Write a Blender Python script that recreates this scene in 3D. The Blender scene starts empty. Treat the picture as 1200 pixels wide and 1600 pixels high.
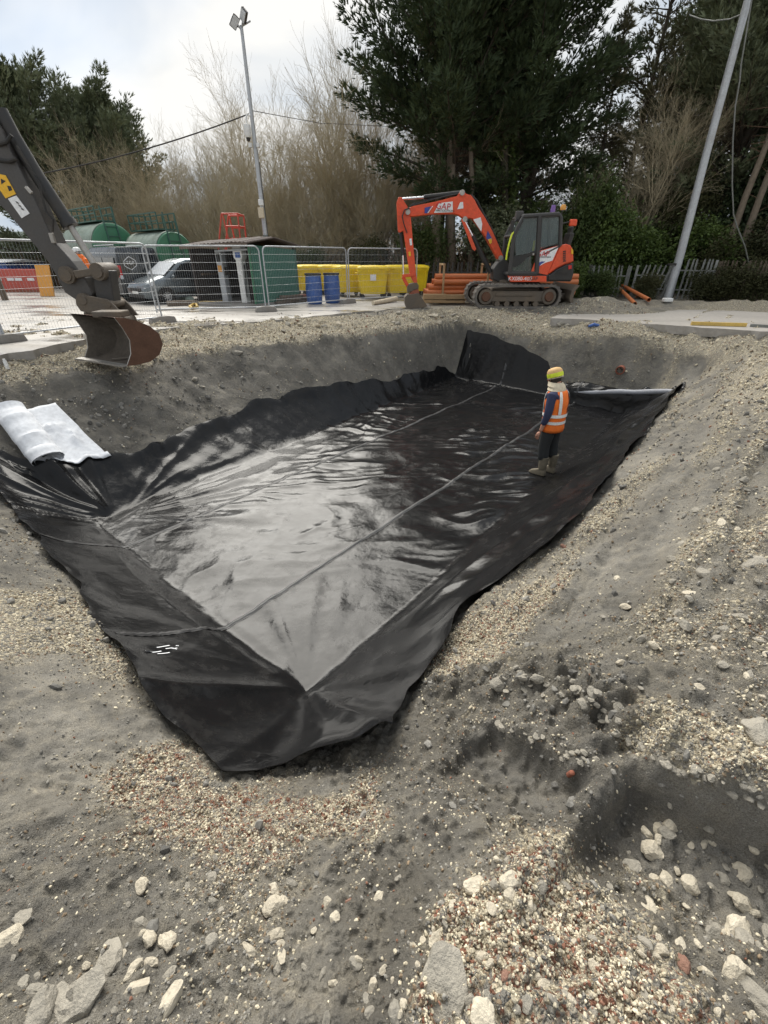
import bpy, math, random
import numpy as np
from mathutils import Vector, Matrix

random.seed(7)
RNG = np.random.default_rng(11)
S = bpy.context.scene
COL = S.collection

# ------------------------------------------------------------------ camera
FPX, PITCH, CAMZ = 680.0, math.radians(30.3), 1.68
cam_d = bpy.data.cameras.new('camera')
cam_d.sensor_fit = 'HORIZONTAL'
cam_d.sensor_width = 36.0
cam_d.lens = FPX / 1200 * 36.0
cam_d.clip_start = 0.02
cam_d.clip_end = 3000
cam = bpy.data.objects.new('camera', cam_d)
COL.objects.link(cam)
cam.location = (0, 0, CAMZ)
cam.rotation_euler = (math.pi / 2 - PITCH, 0, 0)
S.camera = cam

# ------------------------------------------------------------------ sky, sun, exposure
SUN_AZ, SUN_EL = math.radians(-16), math.radians(46)
w = bpy.data.worlds.new('World')
S.world = w
w.use_nodes = True
nt = w.node_tree
nt.nodes.clear()
out = nt.nodes.new('ShaderNodeOutputWorld')
bg = nt.nodes.new('ShaderNodeBackground')
bg.inputs['Strength'].default_value = 0.052
sky = nt.nodes.new('ShaderNodeTexSky')
sky.sky_type = 'NISHITA'
sky.sun_disc = False
sky.sun_elevation = SUN_EL
sky.sun_rotation = SUN_AZ % (2 * math.pi)
tc = nt.nodes.new('ShaderNodeTexCoord')
mp = nt.nodes.new('ShaderNodeMapping')
mp.inputs['Scale'].default_value = (1.0, 1.0, 2.2)
nt.links.new(tc.outputs['Generated'], mp.inputs['Vector'])
n1 = nt.nodes.new('ShaderNodeTexNoise')
n1.inputs['Scale'].default_value = 2.1
n1.inputs['Detail'].default_value = 5
n1.inputs['Roughness'].default_value = 0.5
n1.inputs['Distortion'].default_value = 0.4
nt.links.new(mp.outputs['Vector'], n1.inputs['Vector'])
n2 = nt.nodes.new('ShaderNodeTexNoise')
n2.inputs['Scale'].default_value = 1.3
n2.inputs['Detail'].default_value = 4
nt.links.new(mp.outputs['Vector'], n2.inputs['Vector'])
cr = nt.nodes.new('ShaderNodeValToRGB')          # cloud tone: grey bellies to white tops
cr.color_ramp.elements[0].position = 0.34
cr.color_ramp.elements[0].color = (2.5, 2.95, 3.5, 1)
cr.color_ramp.elements[1].position = 0.62
cr.color_ramp.elements[1].color = (4.9, 4.85, 4.7, 1)
nt.links.new(n1.outputs[0], cr.inputs[0])
cm = nt.nodes.new('ShaderNodeMapRange')          # cover: thin gaps let a little blue through
cm.inputs['From Min'].default_value = 0.33
cm.inputs['From Max'].default_value = 0.55
cm.inputs['To Min'].default_value = 0.72
cm.inputs['To Max'].default_value = 1.0
nt.links.new(n2.outputs[0], cm.inputs['Value'])
mx = nt.nodes.new('ShaderNodeMix')
mx.data_type = 'RGBA'
nt.links.new(cm.outputs[0], mx.inputs[0])
nt.links.new(sky.outputs[0], mx.inputs[6])
nt.links.new(cr.outputs[0], mx.inputs[7])
nt.links.new(mx.outputs[2], bg.inputs['Color'])
nt.links.new(bg.outputs[0], out.inputs['Surface'])

sun_d = bpy.data.lights.new('sun', 'SUN')
sun_d.energy = 1.5
sun_d.angle = math.radians(50)
sun_d.color = (1.0, 0.96, 0.88)
sun = bpy.data.objects.new('sun', sun_d)
COL.objects.link(sun)
sd = Vector((math.sin(SUN_AZ) * math.cos(SUN_EL), math.cos(SUN_AZ) * math.cos(SUN_EL), math.sin(SUN_EL)))
sun.rotation_euler = sd.to_track_quat('Z', 'Y').to_euler()
sun.location = (0, 0, 30)

S.view_settings.view_transform = 'Standard'
S.view_settings.look = 'None'
S.view_settings.exposure = 2.0
S.view_settings.gamma = 1.0
S.view_settings.use_curve_mapping = False
S.render.engine = 'CYCLES'
S.cycles.max_bounces = 6
S.cycles.diffuse_bounces = 3
S.cycles.glossy_bounces = 3
S.cycles.transparent_max_bounces = 8

# ------------------------------------------------------------------ places: photo pixel -> point of the site
_c, _s = math.cos(PITCH), math.sin(PITCH)
def ray(u, v):
    x = (u - 600) / FPX
    y = -(v - 800) / FPX
    return np.array([x, y * _s + _c, y * _c - _s])
def PZ(u, v, z):
    r = ray(u, v)
    return r * ((z - CAMZ) / r[2]) + np.array([0, 0, CAMZ])
def PY(u, v, Y):
    r = ray(u, v)
    return r * (Y / r[1]) + np.array([0, 0, CAMZ])

# ------------------------------------------------------------------ noise
_perm = np.random.default_rng(3).permutation(256)
_perm = np.concatenate([_perm, _perm, _perm])
_gr = np.random.default_rng(4).uniform(0, 2 * np.pi, 256)
_gx, _gy = np.cos(_gr), np.sin(_gr)
def perlin(x, y):
    x = np.asarray(x, float); y = np.asarray(y, float)
    xi = np.floor(x).astype(int); yi = np.floor(y).astype(int)
    xf = x - xi; yf = y - yi
    xi &= 255; yi &= 255
    u = xf * xf * xf * (xf * (xf * 6 - 15) + 10)
    v = yf * yf * yf * (yf * (yf * 6 - 15) + 10)
    def g(ix, iy, dx, dy):
        h = _perm[_perm[ix & 255] + (iy & 255)]
        return _gx[h] * dx + _gy[h] * dy
    a = g(xi, yi, xf, yf); b = g(xi + 1, yi, xf - 1, yf)
    c = g(xi, yi + 1, xf, yf - 1); d = g(xi + 1, yi + 1, xf - 1, yf - 1)
    return ((a + u * (b - a)) + v * ((c + u * (d - c)) - (a + u * (b - a)))) * 1.4
def fbm(x, y, o=4, r=0.5):
    t = 0; a = 1
    for k in range(o):
        t = t + a * perlin(x * 2 ** k + 17.3 * k, y * 2 ** k - 9.1 * k)
        a *= r
    return t
def ridge(x, y):
    return 1 - np.abs(perlin(x, y)) * 1.6
def sstep(a, b, x):
    t = np.clip((x - a) / (b - a), 0, 1)
    return t * t * (3 - 2 * t)

# ------------------------------------------------------------------ the excavation
ORG = np.array([-0.69, 2.55])
AX = np.array([0.632, 0.775])
BX = np.array([-0.775, 0.632])
FLOOR, LIP, LEN = -1.71, -0.04, 10.9
def to_sw(x, y):
    dx = x - ORG[0]; dy = y - ORG[1]
    return dx * AX[0] + dy * AX[1], dx * BX[0] + dy * BX[1]
def from_sw(s, w_):
    return ORG[0] + s * AX[0] + w_ * BX[0], ORG[1] + s * AX[1] + w_ * BX[1]
_WS = [-3, -1, 3, 4.8, 6.4, 8, 9.4, 11, 13]
_WV = [2.5, 2.6, 3.0, 2.2, 1.75, 1.3, .8, .6, .6]
def bank_u(s, w_):
    wl = np.interp(s, _WS, _WV)
    edge = 4.5 + 0.05 * np.clip(s, 0, 11)
    wr = np.interp(s, [-2, 6, 10, 12], [2.35, 2.4, 2.3, 2.2])
    dl = np.maximum(w_ - edge, 0) / wl
    dr = np.maximum(-w_, 0) / wr
    dn = np.maximum(-s, 0) / 2.3
    df = np.maximum(s - LEN, 0) / np.interp(w_, [-3, -1, 1], [1.3, 1.0, .62])
    a = np.maximum(dl, dr); b = np.maximum(dn, df)
    p = 2.3
    return (a ** p + b ** p + 1e-12) ** (1 / p)
def base_h(s, w_):
    """height of the dug shape without any roughness"""
    u = bank_u(s, w_)
    k = 0.08
    h = np.clip(0.5 + 0.5 * (1.0 - u) / k, 0, 1)
    prof = u * h + 1.0 * (1 - h) - k * h * (1 - h)
    prof = np.clip(prof, 0, None)
    z = FLOOR + (LIP - FLOOR) * prof
    z = z + 0.19 * sstep(1.0, 2.1, u)
    return z
def seg_dist(x, y, P):
    """signed distance to a polyline (positive on its right-hand side) and position along it 0..1"""
    P = np.asarray(P, float)
    best = np.full(np.shape(x), 1e9); sg = np.zeros(np.shape(x)); tt = np.zeros(np.shape(x))
    L = np.r_[0, np.cumsum(np.hypot(*(P[1:] - P[:-1]).T))]
    for i in range(len(P) - 1):
        d = P[i + 1] - P[i]; l = np.hypot(*d); d = d / l
        rx = x - P[i, 0]; ry = y - P[i, 1]
        t = np.clip(rx * d[0] + ry * d[1], 0, l)
        ex = rx - t * d[0]; ey = ry - t * d[1]
        ds = np.hypot(ex, ey)
        side = np.sign(rx * d[1] - ry * d[0])
        m = ds < best
        best = np.where(m, ds, best); sg = np.where(m, side, sg); tt = np.where(m, (L[i] + t) / L[-1], tt)
    return best * sg, tt
def in_poly(x, y, P, soft=0.12):
    """1 inside polygon P, 0 outside, soft edge"""
    P = np.asarray(P, float)
    ins = np.zeros(np.shape(x), bool)
    n = len(P); j = n - 1
    for i in range(n):
        c = ((P[i, 1] > y) != (P[j, 1] > y)) & (x < (P[j, 0] - P[i, 0]) * (y - P[i, 1]) / (P[j, 1] - P[i, 1] + 1e-12) + P[i, 0])
        ins ^= c
        j = i
    d, _ = seg_dist(x, y, np.vstack([P, P[:1]]))
    d = np.where(ins, np.abs(d), -np.abs(d))
    return sstep(-soft, soft, d)

def polyf(P):
    P = np.array(P, float)
    L = np.r_[0, np.cumsum(np.hypot(*(P[1:] - P[:-1]).T))]; L = L / L[-1]
    return lambda t: np.stack([np.interp(t, L, P[:, 0]), np.interp(t, L, P[:, 1])], -1)
L_NEAR = [(-.70, 6.15), (-.80, 4.83), (-.84, 3.5), (-.90, 2.34), (-.97, 1.04), (-1.07, .11), (-1.06, -.60), (-.68, -.80), (-.36, -1.24)]
L_RIGHT = [(-.36, -1.24), (.12, -1.03), (.55, -.98), (1.07, -.86), (1.6, -1.0), (2.5, -1.17), (3.8, -1.18), (5.4, -1.13), (7, -1.16), (8.8, -1.08), (10.6, -1.10), (11.05, -1.10)]
L_LEFT = [(-.70, 6.15), (-.1, 5.45), (.9, 5.40), (2.4, 5.6), (3.9, 5.80), (5.2, 5.62), (6.5, 5.48), (8.0, 5.22), (9.6, 5.15), (11.40, 5.05)]
L_FAR = [(11.40, 5.05), (11.36, 4.0), (11.28, 3.0), (11.20, 2.3), (10.98, 1.9), (10.95, 1.3), (10.97, .3), (11.05, -1.10)]
_LW = np.array(L_LEFT)[1:]; _RW = np.array(L_RIGHT)[1:]
def under_liner(s, w_):
    """1 well inside the sheet's outline: the soil there sits a little lower"""
    wl = np.interp(s, _LW[:, 0], _LW[:, 1]); wr = np.interp(s, _RW[:, 0], _RW[:, 1])
    wr = np.where(s < -.3, -.72, wr)
    return sstep(-.80, -.58, s) * (1 - sstep(10.7, 10.95, s)) * sstep(0.03, .22, wl - w_) * sstep(0.03, .20, w_ - wr)

def cast0(u, v):
    """where a photo ray meets the smooth dug shape"""
    r = ray(u, v)
    t = np.arange(0.5, 60, 0.01)
    x = r[0] * t; y = r[1] * t; z = CAMZ + r[2] * t
    g = base_h(*to_sw(x, y))
    i = int(np.argmax(z < g))
    return np.array([x[i], y[i]])
def castP(pts):
    return np.array([cast0(*p) for p in pts])

GROOVE1 = castP([(1330, 1310), (1200, 1262), (1090, 1222), (985, 1165)])
GROOVE2 = castP([(945, 1195), (880, 1172), (765, 1118)])
GULLY = castP([(960, 1150), (915, 1225), (885, 1300)])
RIDGE = castP([(690, 1075), (800, 1050), (900, 1068), (975, 1130)])
DARKZONE = castP([(625, 1110), (700, 1065), (860, 1040), (965, 1110), (985, 1170), (1010, 1215), (960, 1270), (930, 1320), (760, 1300), (640, 1260)])
def groove(d, t, depth, face=0.07, floor_=0.12, back=0.5, fade=.80):
    a = sstep(0, face, d) - sstep(face + floor_, face + floor_ + back, d)
    up = np.exp(-((d + .10) / .10) ** 2)
    return (-depth * np.clip(a, 0, 1) + .22 * depth * up) * sstep(0, .10, t) * (1 - sstep(fade, 1, t)) + .016 * perlin(d * 42, t * 2.5) * np.clip(a, 0, 1)
def ground(x, y, rough=True):
    x = np.asarray(x, float); y = np.asarray(y, float)
    s, w_ = to_sw(x, y)
    z = base_h(s, w_)
    if not rough:
        return z
    u = bank_u(s, w_)
    near = np.exp(-((x * x + y * y) / 60.0))
    bank = sstep(0.05, 0.3, u) * (1 - sstep(2.2, 3.6, u))
    far_flat = sstep(16, 22, np.hypot(x, y))
    wob = 0.4 * fbm(x * 1.1, y * 1.1, 3)
    # broad unevenness, then rubble and clods
    z = z + (0.075 * fbm(x * 0.55 + 3, y * 0.55, 3) + 0.028 * fbm(x * 2.2, y * 2.2, 3)) * (0.25 + bank) * (1 - far_flat)
    # marks dragged along the right bank by a bucket
    rb = sstep(0.1, 0.5, -w_) * (1 - sstep(3.2, 4.2, -w_)) * sstep(0.3, 1.5, s)
    ww = w_ + 0.10 * s * 0.6 + 0.18 * perlin(s * .5, w_ * .5)
    z = z + rb * (0.085 * perlin(ww * 3.4, s * .28) + 0.050 * perlin(ww * 9, s * .5) + 0.022 * perlin(ww * 20, s * 1.3))
    # bucket strokes straight down the left bank
    lb = sstep(4.7, 5.2, w_) * bank
    z = z + lb * (0.06 * perlin(s * 2.3 + 0.4 * w_, w_ * .4) + 0.036 * perlin(s * 6 + 1.2 * w_, w_ * .8) + 0.05 * fbm(x * 3.4, y * 3.4, 4, .6))
    fb = sstep(LEN + .05, LEN + .3, s) * (1 - sstep(LEN + .8, LEN + 1.4, s))
    z = z + fb * (0.05 * perlin(w_ * 2.2, 3.3) + 0.03 * perlin(w_ * 7, s * 2))
    # the wiped near left slope stays smooth
    nl = sstep(0.2, 1.0, -s) * sstep(0.0, 1.2, w_)
    z = z + nl * (0.040 * perlin(s * 3.6 + .3 * w_, w_ * .4) + .014 * perlin(s * 11 + .6 * w_, w_ * .6))
    # cut slots, crumbled ridge and gully on the near right
    rgh = fbm(x * 5.5, y * 5.5, 4)
    d1, t1 = seg_dist(x, y, GROOVE1)
    z = z + groove(-d1 + 0.05 * wob + .022 * rgh, t1, 0.31, .06, .10, .9)
    d2, t2 = seg_dist(x, y, GROOVE2)
    z = z + groove(-d2 + 0.05 * wob + .025 * rgh, t2, 0.16, .05, .08, .5)
    d3, t3 = seg_dist(x, y, GULLY)
    z = z - 0.05 * np.exp(-(d3 / 0.14) ** 2) * (1 + .6 * wob)
    d4, t4 = seg_dist(x, y, RIDGE)
    z = z + np.exp(-(d4 / 0.16) ** 2) * (0.06 + 0.09 * fbm(x * 7, y * 7, 4, .6))
    lumps = np.clip(fbm(x * 7, y * 7, 3), -.2, 1) * (1 + 1.3 * np.exp(-((s + .1) / .9) ** 2 - ((w_ + 1.9) / .55) ** 2))
    smooth = np.clip(np.maximum(nl * 0.75, 0), 0, 1)
    z = z + (1 - smooth) * (1 - far_flat) * bank * (0.030 * lumps + 0.017 * fbm(x * 17, y * 17, 3, .6) * (0.35 + near))
    # rough broken strip between the pit lip and the concrete
    st = sstep(0.95, 1.25, u) * (1 - sstep(3.0, 4.5, u)) * sstep(4, 8, y)
    z = z + st * (0.05 * fbm(x * 1.7, y * 1.7, 4) + 0.02 * fbm(x * 6, y * 6, 2))
    # gravel heap under and beside the orange digger
    for (mx_, my_, rx_, ry_, h_) in ((4.6, 15.9, 3.6, 1.2, .10), (7.0, 15.6, 1.3, .9, .36), (12.6, 16.3, 2.6, .7, .26), (9.4, 16.9, 1.8, .6, .2)):
        q = ((x - mx_) / rx_) ** 2 + ((y - my_) / ry_) ** 2
        z = z + h_ * np.exp(-q) * (1 + .25 * fbm(x * 2.5, y * 2.5, 3))
    # ground climbs a little under the wood at the back
    y0 = 21.5 + 10 * sstep(1.0, -5.0, x)
    z = z + 0.9 * sstep(0, 7.0, y - y0)
    z = z - .13 * under_liner(s, w_)
    return z
def gz(x, y):
    return float(ground(np.array([x]), np.array([y]))[0])
def cast(u, v):
    r = ray(u, v)
    t = np.concatenate([np.arange(0.6, 6, 0.004), np.arange(6, 60, 0.02)])
    x = r[0] * t; y = r[1] * t; z = CAMZ + r[2] * t
    g = ground(x, y)
    i = int(np.argmax(z < g))
    return Vector((x[i], y[i], g[i]))

# ------------------------------------------------------------------ materials
def pr_node(nt):
    return next(n for n in nt.nodes if n.type == 'BSDF_PRINCIPLED')
def new_mat(name):
    m = bpy.data.materials.new(name)
    m.use_nodes = True
    return m, m.node_tree, pr_node(m.node_tree)
def N(nt, t, **kw):
    n = nt.nodes.new(t)
    for k, v in kw.items():
        if k in n.inputs: n.inputs[k].default_value = v
        else: setattr(n, k, v)
    return n
def mixc(nt, f, a, b):
    n = nt.nodes.new('ShaderNodeMix'); n.data_type = 'RGBA'
    for i, val in ((0, f), (6, a), (7, b)):
        if hasattr(val, 'links') or isinstance(val, bpy.types.NodeSocket): nt.links.new(val, n.inputs[i])
        elif i == 0: n.inputs[0].default_value = val
        else: n.inputs[i].default_value = tuple(val) + ((1,) if len(val) == 3 else ())
    return n.outputs[2]
def mrange(nt, v, a, b, c=0.0, d=1.0):
    n = nt.nodes.new('ShaderNodeMapRange')
    nt.links.new(v, n.inputs['Value'])
    for k, x in zip(('From Min', 'From Max', 'To Min', 'To Max'), (a, b, c, d)): n.inputs[k].default_value = x
    return n.outputs[0]
def math_(nt, op, a, b):
    n = nt.nodes.new('ShaderNodeMath'); n.operation = op
    for i, v in enumerate((a, b)):
        if isinstance(v, bpy.types.NodeSocket): nt.links.new(v, n.inputs[i])
        else: n.inputs[i].default_value = v
    return n.outputs[0]
def paint(name, col, rough=0.5, metal=0.0, dirt=0.25, dcol=(.16, .13, .10), scale=3.0, bump=0.0, spec=0.5):
    """a coat with grime patches and fine tonal variation"""
    m, nt, p = new_mat(name)
    tcn = N(nt, 'ShaderNodeTexCoord')
    a = N(nt, 'ShaderNodeTexNoise', Scale=scale, Detail=6, Roughness=.65)
    b = N(nt, 'ShaderNodeTexNoise', Scale=scale * 9, Detail=3)
    nt.links.new(tcn.outputs['Object'], a.inputs['Vector']); nt.links.new(tcn.outputs['Object'], b.inputs['Vector'])
    f = mrange(nt, a.outputs[0], .42, .75, 0, dirt)
    c0 = mixc(nt, mrange(nt, b.outputs[0], .3, .7), [x * .86 for x in col], [min(1, x * 1.1) for x in col])
    nt.links.new(mixc(nt, f, c0, dcol), p.inputs['Base Color'])
    nt.links.new(mrange(nt, a.outputs[0], .3, .8, max(.05, rough - .1), min(1, rough + .25)), p.inputs['Roughness'])
    p.inputs['Metallic'].default_value = metal
    p.inputs['Specular IOR Level'].default_value = spec
    if bump:
        bn = N(nt, 'ShaderNodeBump', Strength=.6, Distance=bump)
        nt.links.new(b.outputs[0], bn.inputs['Height']); nt.links.new(bn.outputs[0], p.inputs['Normal'])
    return m
M = {}
M['orange'] = paint('orange_paint', (.74, .075, .018), .38, dirt=.28, dcol=(.36, .16, .08), scale=1.6)
M['dark_grey'] = paint('dark_grey_paint', (.045, .043, .042), .5, dirt=.3, dcol=(.10, .085, .07))
M['arm_grey'] = paint('arm_grey_paint', (.062, .058, .056), .5, dirt=.28, dcol=(.12, .10, .08))
M['black'] = paint('black_plastic', (.018, .018, .018), .5, dirt=.2)
M['muddy_steel'] = paint('muddy_steel', (.11, .09, .07), .7, dirt=.8, dcol=(.17, .13, .09), bump=.01)
M['track'] = paint('muddy_rubber', (.12, .11, .10), .9, dirt=.9, dcol=(.24, .21, .175), bump=.02)
M['rust'] = paint('rusty_steel', (.115, .052, .027), .65, dirt=.7, dcol=(.07, .035, .02), bump=.006, scale=5)
M['bucket_in'] = paint('worn_bucket_inside', (.12, .10, .08), .65, dirt=.8, dcol=(.055, .045, .035), bump=.01, scale=4)
M['worn_steel'] = paint('worn_steel', (.42, .40, .37), .4, .6, dirt=.5)
M['chrome'] = paint('chrome_rod', (.75, .75, .76), .18, 1.0, dirt=.1)
M['galv'] = paint('galvanised_steel', (.46, .48, .50), .45, .35, dirt=.3, dcol=(.28, .26, .24))
M['galv_dull'] = paint('dull_galvanised', (.20, .205, .195), .6, .2, dirt=.5, dcol=(.16, .17, .12))
M['wire'] = paint('fence_wire', (.40, .42, .44), .5, .3, dirt=.2)
M['white'] = paint('white_paint', (.72, .72, .70), .5, dirt=.25, dcol=(.4, .38, .34))
M['sticker'] = paint('white_sticker', (.80, .80, .80), .4, dirt=.05)
M['blue_st'] = paint('blue_sticker', (.035, .06, .30), .4, dirt=.05)
M['red_st'] = paint('red_sticker', (.55, .02, .03), .4, dirt=.05)
M['yellow_st'] = paint('yellow_sticker', (.80, .45, .02), .4, dirt=.05)
M['yellow'] = paint('yellow_plastic', (.86, .62, .012), .42, dirt=.14, dcol=(.45, .33, .08))
M['blue'] = paint('blue_plastic', (.03, .10, .34), .45, dirt=.2)
M['green'] = paint('green_sheet', (.045, .16, .115), .55, dirt=.3, dcol=(.08, .13, .10))
M['green_dark'] = paint('green_tank', (.045, .19, .10), .5, dirt=.35, dcol=(.10, .14, .10))
M['green_rail'] = paint('green_rail', (.035, .11, .085), .5, dirt=.3)
M['tank_grey'] = paint('weathered_tank', (.26, .32, .27), .6, dirt=.6, dcol=(.12, .13, .10))
M['shed_dark'] = paint('dark_cladding', (.055, .045, .042), .8, dirt=.5, dcol=(.10, .085, .075))
M['roof'] = paint('old_roof_sheet', (.085, .068, .060), .85, dirt=.6, dcol=(.14, .10, .085), bump=.01)
M['red_rail'] = paint('red_steps_paint', (.56, .075, .045), .5, dirt=.2)
M['red_plastic'] = paint('red_barrier_plastic', (.50, .085, .06), .55, dirt=.4, dcol=(.45, .2, .16))
M['ply'] = paint('orange_board', (.72, .33, .06), .6, dirt=.25, dcol=(.5, .3, .12))
M['timber'] = paint('timber', (.40, .27, .14), .75, dirt=.5, dcol=(.20, .14, .09), bump=.004)
M['old_timber'] = paint('old_timber', (.15, .115, .085), .85, dirt=.6, dcol=(.07, .055, .045), bump=.006)
M['pipe_orange'] = paint('clay_orange_pipe', (.55, .165, .052), .42, dirt=.3, dcol=(.35, .16, .08))
M['terracotta'] = paint('terracotta', (.30, .09, .05), .8, dirt=.4)
M['rubber'] = paint('black_rubber', (.02, .02, .02), .7, dirt=.35)
M['van_grey'] = paint('graphite_paint', (.060, .066, .072), .22, .4, dirt=.12)
M['car_grey'] = paint('grey_paint', (.17, .195, .21), .2, .5, dirt=.12)
M['alloy'] = paint('alloy_rim', (.62, .62, .62), .35, .7, dirt=.2)
M['lamp_red'] = paint('red_lens', (.55, .02, .02), .2, dirt=0)
M['lamp_clear'] = paint('clear_lens', (.6, .62, .64), .12, dirt=0)
M['plate'] = paint('number_plate', (.75, .75, .72), .4, dirt=.1)
M['concrete'] = paint('grey_concrete_block', (.27, .255, .235), .9, dirt=.5, bump=.004)
M['hose_yellow'] = paint('yellow_hose', (.62, .42, .10), .5, dirt=.3)
M['hi_orange'] = paint('hi_vis_orange', (.95, .19, .018), .75, dirt=.4, dcol=(.55, .15, .05), scale=7)
M['reflective'] = paint('reflective_tape', (.80, .80, .76), .4, dirt=.15)
M['navy'] = paint('navy_cloth', (.028, .036, .085), .9, dirt=.15)
M['trouser'] = paint('dark_work_trousers', (.020, .022, .023), .9, dirt=.3, dcol=(.06, .055, .05))
M['boot'] = paint('muddy_boot', (.13, .11, .075), .8, dirt=.8, dcol=(.26, .22, .16), scale=10)
M['skin'] = paint('skin', (.50, .26, .18), .6, dirt=.05)
M['cream_cloth'] = paint('cream_cloth', (.66, .57, .42), .95, dirt=.2)
M['hi_yellow'] = paint('hi_vis_yellow', (.70, .80, .04), .6, dirt=.1)
M['hat_tan'] = paint('tan_hat', (.62, .38, .17), .7, dirt=.5, dcol=(.35, .30, .10), scale=14)
M['helmet'] = paint('white_helmet', (.75, .75, .73), .35, dirt=.1)
M['hair'] = paint('dark_hair', (.03, .02, .015), .9, dirt=0)
M['fleece'] = paint('white_geotextile', (.70, .715, .74), .9, dirt=.10, dcol=(.45, .44, .42), scale=2, bump=.003)
M['print'] = paint('white_print', (.75, .76, .78), .5, dirt=0)
M['bark'] = paint('grey_bark', (.20, .16, .12), .95, dirt=.6, dcol=(.10, .085, .06), scale=6, bump=.02)
M['bark_dark'] = paint('dark_bark', (.060, .048, .036), .95, dirt=.5, dcol=(.05, .05, .03), scale=5, bump=.02)
M['twig'] = paint('bare_twig', (.36, .31, .21), .9, dirt=.4, dcol=(.22, .19, .11), scale=.8)
M['twig_pale'] = paint('pale_twig', (.40, .34, .23), .9, dirt=.4, dcol=(.25, .21, .12), scale=.8)
M['twig_dead'] = paint('dead_brown_twig', (.10, .058, .034), .95, dirt=.4, dcol=(.05, .04, .03), scale=.8)
def leafy(name, dark, light, scale=0.6, rough=.65, trans=.12):
    m, nt, p = new_mat(name)
    g = N(nt, 'ShaderNodeNewGeometry')
    a = N(nt, 'ShaderNodeTexNoise', Scale=scale, Detail=4, Roughness=.6)
    nt.links.new(g.outputs['Position'], a.inputs['Vector'])
    f = math_(nt, 'ADD', mrange(nt, a.outputs[0], .3, .7, 0, .7), mrange(nt, g.outputs['Random Per Island'], 0, 1, 0, .4))
    nt.links.new(mixc(nt, f, dark, light), p.inputs['Base Color'])
    p.inputs['Roughness'].default_value = rough
    p.inputs['Specular IOR Level'].default_value = .25
    return m
M['cypress'] = leafy('cypress_green', (.024, .038, .018), (.070, .098, .044))
M['cypress_l'] = leafy('lighter_cypress_green', (.085, .11, .065), (.19, .21, .12))
M['spruce'] = leafy('olive_spruce', (.07, .075, .04), (.16, .15, .085))
M['brown_dead'] = leafy('dead_brown_needles', (.045, .022, .011), (.10, .048, .022))
M['laurel'] = leafy('laurel_green', (.030, .055, .014), (.105, .15, .035), scale=1.2, rough=.45)
M['ivy'] = leafy('ivy_green', (.030, .050, .014), (.085, .115, .035), scale=1.2, rough=.5)
M['bramble'] = leafy('bramble_leaf', (.028, .036, .016), (.085, .085, .035), scale=.8)
def glass(name, col, rough=.05, alpha=.35):
    m, nt, p = new_mat(name)
    p.inputs['Base Color'].default_value = (*col, 1)
    p.inputs['Roughness'].default_value = rough
    p.inputs['Alpha'].default_value = alpha
    p.inputs['Specular IOR Level'].default_value = .8
    return m
M['cab_glass'] = glass('cab_glass', (.10, .13, .12), .04, .42)
M['car_glass'] = glass('car_glass', (.03, .035, .038), .05, .93)

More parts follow.
